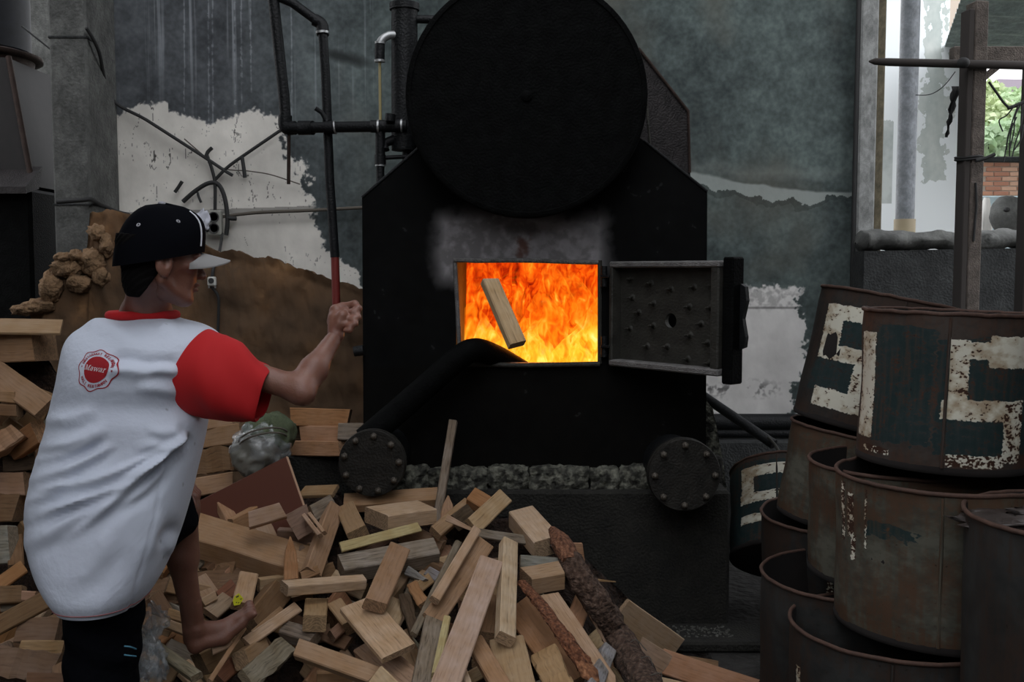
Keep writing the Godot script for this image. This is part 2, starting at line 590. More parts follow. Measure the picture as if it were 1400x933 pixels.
	for k in 4:
		st = ST()
		span_box(st, Vector3(-6.2, 6.68 + 0.075 * k, -6.7 + 0.8 * k), Vector3(4.2, 6.76 + 0.075 * k, -6.62 + 0.8 * k), 0.004)
		struct("trim_%d" % (5 + k), st, M.timber_post)
	st = ST()
	span_box(st, Vector3(-3.9, 0, -5.0), Vector3(-3.7, 4.5, 0.9), 0.0)
	struct("wall_added_left", st, M.concrete_dark)  # unseen left wall, added to darken the left side
	st = ST()
	span_box(st, Vector3(2.6, 0, -4.3), Vector3(2.8, 4.4, 1.4), 0.0)
	var sw := st
	struct("ceiling_added_right", box_of(Vector3(1.15, 4.5, -4.15), Vector3(2.8, 4.6, 1.2)), M.roof_sheet)  # low roof out of view, added to shade the drums
	struct("ceiling_added_left", box_of(Vector3(-3.9, 4.5, -4.15), Vector3(-1.3, 4.6, 1.2)), M.roof_sheet)  # its left twin, also added: shades the man and the wood there
	struct("wall_added_yard", box_of(Vector3(-9, 0, 5.2), Vector3(9, 4.6, 5.4)), M.concrete_dark)  # unseen wall behind the camera, added to block low sky light
	st = sw
	struct("wall_added_side", st, M.concrete_dark)  # unseen wall at the right, added to keep the drums dark

func box_of(lo: Vector3, hi: Vector3) -> SurfaceTool:
	var st := ST()
	span_box(st, lo, hi, 0.0)
	return st

func build_mud_wall() -> void:
	var d := 5.45
	# top edge in the photograph's pixels
	var edge := [[40, 430], [56, 425], [62, 372], [84, 350], [104, 347], [118, 352], [121, 292], [150, 286], [200, 300], [300, 345], [322, 342], [345, 352], [372, 352], [400, 366], [420, 370], [445, 380], [470, 386], [495, 396], [540, 410]]
	var nn := noise(41, 2.2, 5)
	var cols := 150
	var rows := 46
	var pts := PackedVector3Array()
	var ua := 40.0
	var ub := 530.0
	for j in rows:
		for i in cols:
			var u := lerpf(ua, ub, i / (cols - 1.0))
			var vt := 430.0
			for k in edge.size() - 1:
				if u >= edge[k][0] and u <= edge[k + 1][0]:
					vt = lerpf(edge[k][1], edge[k + 1][1], (u - edge[k][0]) / maxf(1.0, edge[k + 1][0] - edge[k][0]))
			vt += 4.0 * nn.get_noise_1d(u * 0.12)
			var tp := P(u, vt, d)
			var f := j / (rows - 1.0)
			var p: Vector3
			if f < 0.16:      # over the crest to the back
				var g := f / 0.16
				p = tp + Vector3(0, -0.03 * pow(1.0 - g, 2.0), -0.22 * (1.0 - g))
			else:
				var g2 := (f - 0.16) / 0.84
				p = Vector3(tp.x, tp.y * (1.0 - g2), tp.z + 0.10 * g2)
				p.z += 0.035 * nn.get_noise_2d(p.x * 1.5, p.y * 1.5) + 0.02 * nn.get_noise_2d(p.x * 5, p.y * 5) - 0.05 * pow(1.0 - g2, 30.0)
			pts.append(p)
	var st := ST()
	grid(st, pts, cols, rows, false, true)
	struct("wall_furnace", st, M.mud).set_meta("label", "brown mud plastered wall with a broken top edge behind the man")
	# lumps of broken clay along the crest at the left
	var lumps := [[92, 366, 42, 30], [70, 392, 34, 40], [126, 358, 36, 34], [139, 378, 22, 24], [110, 388, 34, 26], [54, 418, 40, 20], [34, 424, 40, 16], [146, 336, 18, 30], [132, 318, 24, 22], [88, 352, 26, 14], [104, 350, 22, 16]]
	for L in lumps:
		var c := P(L[0], L[1], 5.42)
		var st2 := ST()
		lump(st2, c, Vector3(L[2], L[3], 26) * 0.5 * 5.42 / F, 50 + int(L[0]), 18, 12, 0.5)
		var o := put("clay_lump", st2, M.mud_break, self.get_node("wall_furnace"))

func lump(st: SurfaceTool, c: Vector3, r: Vector3, sd: int, nu := 12, nv := 8, rough := 0.45) -> void:
	var nn := noise(sd, 1.0, 3)
	var pts := PackedVector3Array()
	for j in nv:
		var t := PI * j / (nv - 1)
		for i in nu:
			var a := TAU * i / nu
			var d := Vector3(sin(t) * cos(a), cos(t), sin(t) * sin(a))
			var k := 1.0 + rough * nn.get_noise_3dv(d * 1.3 + Vector3(sd, 0, 0))
			pts.append(c + d * r * k)
	grid(st, pts, nu, nv, true)

func build_outside() -> void:
	# whitewashed wall of the next building, with grey damp patches
	var d := 12.0
	var x0 := P(1196, 200, d).x
	var x1 := P(1309, 200, d).x
	var n1 := noise(61, 1.6, 5)
	var n2 := noise(62, 9.0, 4)
	var tex := paint(420, 1024, func(px, py):
		var x: float = px / 420.0
		var y: float = py / 1024.0
		var X: float = lerpf(x0, x1, x)
		var Y: float = lerpf(5.2, 0.0, y)
		var g: float = n1.get_noise_2d(X * 2, Y * 0.9) + 0.35 * n2.get_noise_2d(X, Y)
		var col := Color(0.93, 0.95, 0.955)
		var mid := 1.0 - absf(x - 0.70) / 0.26
		if mid + g * 0.9 > 0.42 and Y > 2.6 + 0.1 * g:
			col = Color(0.70, 0.735, 0.72).lerp(Color(0.80, 0.82, 0.80), clampf(0.5 + g, 0, 1))
		if x > 0.86 and Y > 4.3 + g * 0.4:
			col = Color(0.82, 0.76, 0.70)
		if x < 0.22 and Y > 2.35 and Y < 3.3 + 0.1 * g and x > 0.05:
			col = Color(0.66, 0.69, 0.68).lerp(Color(0.78, 0.8, 0.79), clampf(0.5 + g, 0, 1))
		return col)
	var m := mat("outside_wash", Color.WHITE, 0.95, 0.0, tex)
	var st := ST()
	quad(st, Vector3(x0, 0, -d), Vector3(x1, 0, -d), Vector3(x1, 5.2, -d), Vector3(x0, 5.2, -d), Vector2(0, 1), Vector2(1, 1), Vector2(1, 0), Vector2(0, 0))
	quad(st, Vector3(x1, 0, -d), Vector3(x1, 0, -d - 2.0), Vector3(x1, 5.2, -d - 2.0), Vector3(x1, 5.2, -d), Vector2(0.5, 0.99), Vector2(0.52, 0.99), Vector2(0.52, 0.9), Vector2(0.5, 0.9))
	quad(st, Vector3(x0, 0, -d - 2.0), Vector3(x0, 0, -d), Vector3(x0, 5.2, -d), Vector3(x0, 5.2, -d - 2.0), Vector2(0.5, 0.99), Vector2(0.52, 0.99), Vector2(0.52, 0.9), Vector2(0.5, 0.9))
	quad(st, Vector3(x0, 5.2, -d), Vector3(x1, 5.2, -d), Vector3(x1, 5.2, -d - 2.0), Vector3(x0, 5.2, -d - 2.0), Vector2(0.5, 0.99), Vector2(0.52, 0.99), Vector2(0.52, 0.9), Vector2(0.5, 0.9))
	struct("wall_neighbour", st, m).set_meta("label", "whitewashed neighbouring wall with grey damp patches seen outside")
	# drain pipe standing in the opening
	var o := thing("drain_pipe", "tall grey drain pipe standing before the white wall outside", "pipe", Vector3(P(1237, 300, 7.3).x, 0, -7.3))
	st = ST()
	var r := 12.5 * 7.3 / F
	tube(st, [Vector3(0, 0, 0), Vector3(0, 4.2, 0)], [r], 20)
	put("pipe", st, tri_mat("pvc_grey", rgb(138, 144, 150), 0.5, 0.0, M.concrete.albedo_texture, 1.4), o)
	st = ST()
	tube(st, [Vector3(0, P(0, 322, 7.3).y - 0.1, 0), Vector3(0, P(0, 300, 7.3).y, 0)], [r * 1.12], 20)
	put("socket", st, mat("pvc_tan", rgb(150, 138, 112), 0.6), o)
	# timber frame of the canopy: post, second post, cross beam, brackets
	var pd := 4.95
	o = thing("timber_post", "grey brown timber post standing behind the stacked drums, carrying the crossbeam", "post", Vector3(P(1322, 300, pd).x, 0, -pd))
	var ox := o.position.x
	st = ST()
	box(st, Vector3(0.068, 3.0, 0.09), Transform3D(Basis(Vector3(0, 1, 0), 0.12), Vector3(0.018, 1.5 - 0.16, 0)), 0.005)
	put("shaft", st, M.timber_post, o)
	st = ST()
	box(st, Vector3(0.03, 2.8, 0.075), Transform3D(Basis(Vector3(0, 1, 0), 0.12), Vector3(-0.032, 1.4, 0.012)), 0.004)
	put("dark_face", st, M.timber_dark, o)  # left face of the post, a separate darker piece
	st = ST()
	for k in 2:
		var ring := []
		for a in 21:
			var t := TAU * a / 20
			ring.append(Vector3(cos(t) * 0.062, P(0, 216 + k * 3, pd).y + 0.004 * sin(t * 2), sin(t) * 0.062))
		tube(st, ring, [0.006], 6, false)
	put("binding", st, M.wire_black, o)
	# the post's far twin at the frame's edge
	o = thing("edge_post", "dark timber post at the right edge of the opening", "post", Vector3(P(1404, 300, 5.3).x, 0, -5.3))
	st = ST()
	span_box(st, Vector3(-0.03, 0, -0.05), Vector3(0.09, P(0, 60, 5.3).y, 0.05), 0.005)
	put("shaft", st, M.timber_dark, o)
	# crossbeam
	var c0 := P(1334, 78, 5.05)
	o = thing("crossbeam", "thick timber beam running right from the post under the canopy", "beam", c0)
	st = ST()
	span_box(st, Vector3(-0.09, -0.03, -0.10), Vector3(0.9, 0.062, -0.04), 0.004)
	put("beam", st, M.timber_post, o)
	st = ST()
	prism(st, PackedVector2Array([Vector2(0.0, -0.03), Vector2(0.075, -0.03), Vector2(0.05, -0.12), Vector2(0.035, -0.18), Vector2(0.0, -0.165)]), -0.085, -0.055)
	put("bracket", st, M.timber_dark, o)
	st = ST()
	bar(st, Vector3(0.06, -0.10, -0.07), Vector3(0.14, -0.035, -0.07), 0.03, 0.03)
	put("brace", st, M.timber_post, o)
	# pole lashed across
	o = thing("cross_pole", "slim dark pole lashed level across the opening, its left end pointed", "pole", P(1300, 85, 4.85))
	st = ST()
	tube(st, [P(1188, 84, 4.85) - o.position, P(1196, 84, 4.85) - o.position, P(1215, 85, 4.85) - o.position, P(1420, 90, 4.9) - o.position], [0.004, 0.016, 0.019, 0.021], 10)
	put("pole", st, M.timber_dark, o)
	st = ST()
	ball(st, P(1317, 86, 4.83) - o.position, Vector3(0.03, 0.026, 0.026))
	put("lashing", st, M.wire_black, o)
	# canopy of corrugated sheet
	st = ST()
	var pts := PackedVector3Array()
	for j in 9:
		for i in 61:
			var f := i / 60.0
			var x := lerpf(lerpf(5.3, 3.4, f), 10.5, j / 8.0)
			pts.append(Vector3(x, lerpf(4.24, 3.72, f) + 0.022 * sin(i * 1.9) - 0.05 * (x - 5.0), lerpf(-12.6, -7.6, f)))
	grid(st, pts, 61, 9, false, true)
	struct("ceiling_canopy", st, M.canopy_sheet).set_meta("label", "grey green corrugated sheets of the canopy at the top right")
	# low terrace outside: brick wall, foliage, pale ornament
	var bw := thing("brick_wall", "orange brick garden wall beyond the opening, below the green shrubs", "wall", Vector3(0, 0, -13.5))
	var y0 := P(0, 268, 13.5).y
	var y1 := P(0, 222, 13.5).y
	var bx0 := P(1335, 240, 13.5).x
	var bx1 := P(1450, 240, 13.5).x
	st = ST()
	span_box(st, Vector3(bx0, 0, -0.15), Vector3(bx1, y1, 0), 0.0)
	put("mortar", st, mat("mortar", rgb(196, 182, 168), 0.95), bw)
	var br := noise(63, 3.0, 2)
	var bricks := [mat("brick_a", rgb(206, 150, 122), 0.95), mat("brick_b", rgb(216, 172, 146), 0.95), mat("brick_c", rgb(190, 134, 110), 0.95)]
	var bh := (y1 - y0) / 7.0
	for row in 7:
		for k in 7:
			var bx := bx0 + (k - 0.5 * (row % 2)) * 0.21 + 0.02
			if bx < bx0 - 0.01 or bx + 0.2 > bx1:
				continue
			st = ST()
			span_box(st, Vector3(bx, y0 + row * bh + 0.008, -0.02), Vector3(bx + 0.196, y0 + (row + 1) * bh - 0.006, 0.014 + 0.008 * rng.randf()), 0.004)
			put("brick", st, bricks[(row * 3 + k * 2) % 3], bw)
	st = ST()
	span_box(st, Vector3(bx0 - 0.05, y1, -0.2), Vector3(bx1, y1 + 0.07, 0.06), 0.01)
	put("coping", st, M.concrete_dark, bw)
	# pale blue painted panel below and the grey ornament with two holes
	st = ST()
	span_box(st, Vector3(P(1330, 290, 13).x, 0, -13.1), Vector3(P(1450, 290, 13).x, P(0, 268, 13).y, -13.0), 0.01)
	tag(put("painted_board", st, mat("pale_blue", rgb(206, 226, 232), 0.8)), "pale blue painted board under the brick wall outside", "board")
	o = thing("cement_ornament", "rounded grey cement block with two dark holes standing outside", "ornament", P(1376, 315, 10.5))
	st = ST()
	lump(st, Vector3(0, 0.16, 0), Vector3(0.17, 0.20, 0.14), 71, 20, 14, 0.12)
	put("block", st, M.concrete, o)
	for sx in [-1, 1]:
		st = ST()
		ball(st, Vector3(0.012 + 0.075 * sx, 0.205, 0.118), Vector3(0.034, 0.026, 0.03))
		put("hole", st, M.wire_black, o)
	st = ST()
	var foot := P(1347, 292, 11.0)
	st = ragged_tube([Vector3(foot.x, 0, foot.z), Vector3(foot.x, foot.y - 0.1, foot.z), foot, foot + Vector3(0.01, 0.17, 0)], [0.09, 0.075, 0.07, 0.03], 1.0, 72, 14, 0.4)
	tag(put("white_stub", st, mat("white_plaster", rgb(222, 220, 214), 0.95)), "broken white plaster stub beside the timber post outside", "post stub")
	# wooded slope far behind: soil mound, roof, shrubs
	st = ST()
	lump(st, Vector3(13.5, 1.0, -30), Vector3(9, 4.6, 5), 73, 40, 20, 0.2)
	tag(struct("terrain_slope", st, mat("slope_soil", rgb(150, 160, 120), 1.0)), "pale green slope far behind the shrubs", "hillside")
	get_node("terrain_slope").remove_meta("category")
	o = thing("far_house", "distant house with a pale purple grey roof on the slope", "house", P(1385, 122, 24))
	st = ST()
	span_box(st, Vector3(-0.6, -0.5, -1), Vector3(0.9, 0.02, 0), 0.0)
	put("wall", st, M.white_plaster, o)
	st = ST()
	prism(st, PackedVector2Array([Vector2(-0.75, 0.0), Vector2(1.1, 0.0), Vector2(0.9, 0.2), Vector2(-0.4, 0.22)]), -1.1, 0.1)
	put("roof", st, mat("far_roof", rgb(168, 156, 168), 0.8), o)
	var greens := [mat("leaf_a", rgb(164, 188, 152), 0.7), mat("leaf_b", rgb(180, 202, 162), 0.7), mat("leaf_c", rgb(146, 172, 138), 0.7), mat("leaf_d", rgb(190, 204, 160), 0.7)]  # leaf colours paled, haze mixed into them
	for g in greens:
		g.backlight_enabled = true
		g.backlight = Color(0.25, 0.3, 0.12)
	var spots := [[1348, 196, 16.0, 0.30, 0, "dark green bush beside the timber post"], [1372, 190, 16.5, 0.34, 1, "bright green bush in the middle of the opening"], [1396, 186, 16.0, 0.36, 0, "leafy bush at the right edge of the opening"],
		[1358, 160, 19.0, 0.36, 3, "yellow green shrub higher on the slope behind the bushes"], [1386, 150, 20.0, 0.42, 1, "light green tree crown below the far house"], [1352, 134, 21.0, 0.34, 3, "pale shrub next to the timber bracket on the slope"], [1408, 160, 19.0, 0.4, 2, "dark tree at the frame's right edge on the slope"]]
	for sp in spots:
		var cpt := P(sp[0], sp[1], sp[2])
		o = thing("shrub", sp[5], "shrub", cpt, "shrubs outside the opening")
		o.remove_meta("group")
		st = ST()
		tube(st, [Vector3(0, -cpt.y, 0), Vector3(0.03, 0, 0)], [0.05, 0.02], 6)
		put("stem", st, M.timber_dark, o)
		st = ST()
		for k in 240:
			var dv := Vector3(rng.randfn(), rng.randfn(), rng.randfn()).normalized()
			var pp: Vector3 = dv * float(sp[3]) * (0.55 + 0.5 * rng.randf())
			var bs := Basis(Vector3(rng.randfn(), rng.randfn(), rng.randfn()).normalized(), rng.randf() * TAU)
			var sz := 0.07 + 0.05 * rng.randf()
			quad(st, pp + bs * Vector3(-sz, 0, 0), pp + bs * Vector3(0, -sz * 0.5, sz * 0.15), pp + bs * Vector3(sz, 0, 0), pp + bs * Vector3(0, sz * 0.5, sz * 0.15))
		var fo := put("foliage", st, greens[sp[4]], o)
		fo.set_meta("kind", "stuff")

func px2(u: float, v: float, d: float) -> Vector2:
	var p := P(u, v, d)
	return Vector2(p.x, p.y)

func build_boiler() -> void:
	var d := 4.3
	var o := thing("boiler", "large soot-black steel boiler with a round front drum and an open fire door", "boiler", Vector3(P(730, 640, d).x, P(730, 640, d).y, -d))
	var off := Vector3(-o.position.x, -o.position.y, -o.position.z)
	var X := Transform3D(Basis(), off)      # shapes below are in place coordinates
	# soot on the front plate, with the grey heat-bleached patch round the door
	var n1 := noise(81, 0.006, 4)
	var n2 := noise(82, 0.03, 4)
	var lo := px2(485, 645, d)
	var hi := px2(980, 150, d)
	var TW := 700
	var TH := 700
	var tex := paint(TW, TH, func(px, py):
		var u: float = lerpf(485.0, 980.0, px / float(TW))
		var v: float = lerpf(150.0, 645.0, py / float(TH))
		var a: float = n1.get_noise_2d(px, py)
		var b: float = n2.get_noise_2d(px, py)
		var g := 0.058 + 0.016 * a + 0.012 * b
		var col := Color(g, g * 1.03, g * 1.03)
		if v > 500:
			col = Color(g * 1.02, g * 0.98, g * 0.9)
		# bleached field above the door, fading out at its border
		var bx := maxf(absf(u - 716.0) - 104.0, 0.0) / 26.0
		var by := maxf(absf(v - 336.0) - 34.0, 0.0) / 26.0
		var k := clampf(1.0 - sqrt(bx * bx + by * by) + 0.5 * a + 0.25 * b, 0, 1)
		var pale := Color(0.60, 0.59, 0.60).lerp(Color(0.45, 0.44, 0.445), clampf(0.5 + 1.4 * b + a, 0, 1))
		col = col.lerp(pale, k * 0.95)
		var red := clampf(1.0 - Vector2((u - 716) / 14.0, (v - 334) / 18.0).length() + b, 0, 1)
		col = col.lerp(Color(0.30, 0.16, 0.12), red * 0.6)
		if b > 0.52 and a > 0.2:
			col = col.lightened(0.08)
		return col)
	var pm := mat("plate_soot", Color.WHITE, 0.68, 0.0, tex)
	pm.metallic_specular = 0.16
	pm.uv1_scale = Vector3(1.0 / (hi.x - lo.x), -1.0 / (hi.y - lo.y), 1)
	pm.uv1_offset = Vector3(-lo.x / (hi.x - lo.x), hi.y / (hi.y - lo.y), 0)
	# front plate round its opening
	var L := px2(624, 497, d)
	var R := px2(821, 357, d)
	var bl := px2(497, 640, d)
	var br := px2(965, 640, d)
	var sl := px2(495, 270, d)
	var sr := px2(967, 262, d)
	var tl := px2(600, 178, d)
	var tr := px2(868, 183, d)
	var mid := px2(720, 160, d)
	var st := ST()
	prism(st, PackedVector2Array([bl, Vector2(L.x, bl.y), Vector2(L.x, tl.y), tl, sl]), -d - 0.05, -d, X)
	prism(st, PackedVector2Array([Vector2(R.x, br.y), br, sr, tr, Vector2(R.x, tr.y)]), -d - 0.05, -d, X)
	prism(st, PackedVector2Array([Vector2(L.x, bl.y), Vector2(R.x, br.y), Vector2(R.x, L.y), Vector2(L.x, L.y)]), -d - 0.05, -d, X)
	prism(st, PackedVector2Array([Vector2(L.x, R.y), Vector2(R.x, R.y), Vector2(R.x, tr.y), mid, Vector2(L.x, tl.y)]), -d - 0.05, -d, X)
	put("front_plate", st, pm, o)
	# casing behind the plate
	st = ST()
	var ring := [bl, br, sr, tr, mid, tl, sl]
	for k in ring.size():
		var a: Vector2 = ring[k]
		var b: Vector2 = ring[(k + 1) % ring.size()]
		quad(st, Vector3(a.x, a.y, -6.05) + off, Vector3(b.x, b.y, -6.05) + off, Vector3(b.x, b.y, -d - 0.05) + off, Vector3(a.x, a.y, -d - 0.05) + off)
	for k in range(1, ring.size() - 1):
		tri(st, Vector3(ring[0].x, ring[0].y, -6.05) + off, Vector3(ring[k + 1].x, ring[k + 1].y, -6.05) + off, Vector3(ring[k].x, ring[k].y, -6.05) + off)
	put("casing", st, M.black_steel, o)
	# firebox lining: left and right walls, roof, hearth, back
	var wl := L.x
	var wr := R.x + 0.10
	var wb := L.y - 0.16
	var wt := R.y + 0.04
	var zb := -5.55
	st = ST()
	span_box(st, Vector3(wl - 0.06, wb, zb) + off, Vector3(wl - 0.002, wt, -d - 0.05) + off, 0.0)
	put("firebox_cheek", st, M.lining if M.has("lining") else tri_mat("lining", rgb(112, 98, 94), 0.95, 0.0, M.concrete.albedo_texture, 2.0), o)
	st = ST()
	span_box(st, Vector3(wr, wb, zb) + off, Vector3(wr + 0.06, wt, -d - 0.05) + off, 0.0)
	put("firebox_cheek", st, M.lining, o)
	st = ST()
	span_box(st, Vector3(wl, wt, zb) + off, Vector3(wr, wt + 0.05, -d - 0.05) + off, 0.0)
	put("firebox_crown", st, M.lining, o)
	st = ST()
	span_box(st, Vector3(wl, wb - 0.05, zb) + off, Vector3(wr, wb, -d - 0.05) + off, 0.0)
	put("hearth", st, M.lining, o)
	st = ST()
	span_box(st, Vector3(wl - 0.06, wb, zb - 0.05) + off, Vector3(wr + 0.06, wt, zb) + off, 0.0)
	put("firebox_back", st, M.lining, o)
	# cast frame of the mouth: lintel, jambs, sill
	var fm: Material = M.door_iron
	var lint := tri_mat("heat_grey_iron", rgb(128, 126, 124), 0.7, 0.0, M.soot_tex, 2.0, M.concrete.heightmap_texture, 0.5)
	st = ST()
	var path := []
	for k in 14:
		var f := k / 13.0
		path.append(P(lerpf(620, 818, f), 357.0 - 2.0 * sin(f * 5.0) * f - (0.0 if f > 0.08 else 1.0), d - 0.012) + off)
	tube(st, path, [0.010], 8)
	put("mouth_lintel", st, lint, o)
	st = ST()
	tube(st, [P(622, 358, d - 0.005) + off, P(626, 430, d - 0.005) + off, P(629, 497, d - 0.005) + off], [0.010], 8)
	put("mouth_jamb", st, lint, o)
	st = ST()
	tube(st, [P(820, 356, d - 0.005) + off, P(820, 497, d - 0.005) + off], [0.010], 8)
	put("mouth_jamb", st, fm, o)
	st = ST()
	tube(st, [P(630, 498, d - 0.02) + off, P(720, 500, d - 0.02) + off, P(820, 498, d - 0.02) + off], [0.011], 8)
	put("mouth_sill", st, fm, o)
	# drum: shell, front dish with its lip and centre boss
	var c := P(720, 131, 4.12) + off
	var rad := 163.5 * 4.12 / F
	st = ST()
	var B := Basis(Vector3(1, 0, 0), Vector3(0, 0, 1), Vector3(0, -1, 0))   # lathe axis turned to face the camera
	var XD := Transform3D(B, c)
	lathe(st, [Vector2(rad * 0.975, -2.1), Vector2(rad * 0.975, -0.06)], XD, 72)
	put("drum_shell", st, M.black_steel, o)
	st = ST()
	lathe(st, [Vector2(rad * 0.97, -0.075), Vector2(rad, -0.07), Vector2(rad, -0.07), Vector2(rad, -0.004), Vector2(rad, -0.004), Vector2(rad * 0.992, 0.004), Vector2(rad * 0.955, 0.004), Vector2(rad * 0.955, 0.004), Vector2(rad * 0.95, -0.004), Vector2(0, -0.004)], XD, 72)
	put("drum_front", st, M.black_steel, o)
	st = ST()
	lathe(st, [Vector2(0.022, -0.005), Vector2(0.022, 0.006), Vector2(0.022, 0.006), Vector2(0.012, 0.010), Vector2(0.0, 0.012)], XD, 18)
	put("drum_boss", st, M.black_steel, o)
	# saddle strip where plate meets drum, and the weld beads along the plate's shoulders
	for e in [[sl, px2(580, 196, d)], [px2(880, 192, d), sr]]:
		st = ST()
		tube(st, [Vector3(e[0].x, e[0].y, -d) + off, Vector3(e[1].x, e[1].y, -d) + off], [0.007], 6)
		put("edge_bead", st, M.black_pipe, o)
	# sheet hopper behind the drum at the right
	var h0 := 4.95
	st = ST()
	prism(st, PackedVector2Array([px2(800, 60, h0), px2(874, 66, h0), px2(941, 152, h0), px2(944, 245, h0), px2(880, 205, h0), px2(800, 200, h0)]), -5.8, -h0, X)
	put("side_hopper", st, M.hopper_sheet, o)
	st = ST()
	tube(st, [P(873, 66, h0 - 0.01) + off, P(941, 152, h0 - 0.01) + off, P(943, 236, h0 - 0.01) + off], [0.008], 6)
	put("hopper_edge", st, M.rust_brown, o)
	st = ST()
	tube(st, [P(884, 140, h0 - 0.012) + off, P(889, 200, h0 - 0.012) + off], [0.007], 6)
	put("hopper_flange", st, M.door_iron, o)
	# hand-hole covers at the ends of the two headers, each with its bolts
	for fl in [[508, 634, 46.5, 3.98, 9, 0.25], [936, 650, 50.5, 3.98, 8, 0.0]]:
		var fd: float = fl[3]
		var fc := P(fl[0], fl[1], fd) + off
		var fr: float = fl[2] * fd / F
		st = ST()
		var XF := Transform3D(B.rotated(Vector3.UP, -0.06 if fl[0] < 700 else 0.04), fc)
		lathe(st, [Vector2(fr * 0.8, -0.30), Vector2(fr * 0.8, -0.05)], XF, 36)
		put("header_pipe", st, M.black_pipe, o)
		st = ST()
		lathe(st, [Vector2(0, -0.05), Vector2(fr, -0.05), Vector2(fr, -0.05), Vector2(fr, -0.026), Vector2(fr, -0.026), Vector2(fr * 0.96, -0.025), Vector2(fr * 0.96, -0.025), Vector2(fr * 0.99, -0.022), Vector2(fr, -0.018), Vector2(fr, -0.018), Vector2(fr, -0.004), Vector2(fr * 0.985, 0), Vector2(fr * 0.985, 0), Vector2(0, 0)], XF, 48)
		var cover := put("flange_cover", st, M.flange_iron, o)
		for k in int(fl[4]):
			var an: float = TAU * k / fl[4] + fl[5]
			var bp: Vector3 = XF * Vector3(sin(an) * fr * 0.83, 0, cos(an) * fr * 0.83)
			st = ST()
			lathe(st, [Vector2(0.0135, 0.0), Vector2(0.0135, 0.014), Vector2(0.0135, 0.014), Vector2(0.0085, 0.016), Vector2(0.0085, 0.016), Vector2(0.0085, 0.026), Vector2(0.0, 0.027)], Transform3D(XF.basis, bp), 6 if k % 2 else 6)
			put("bolt", st, M.bolt_steel, cover)
	# peg at the plate's left edge
	st = ST()
	tube(st, [P(484, 481, 4.26) + off, P(497, 479, 4.26) + off], [0.022], 12)
	put("side_peg", st, M.black_pipe, o)
	build_door(o, off)
	build_plinth()

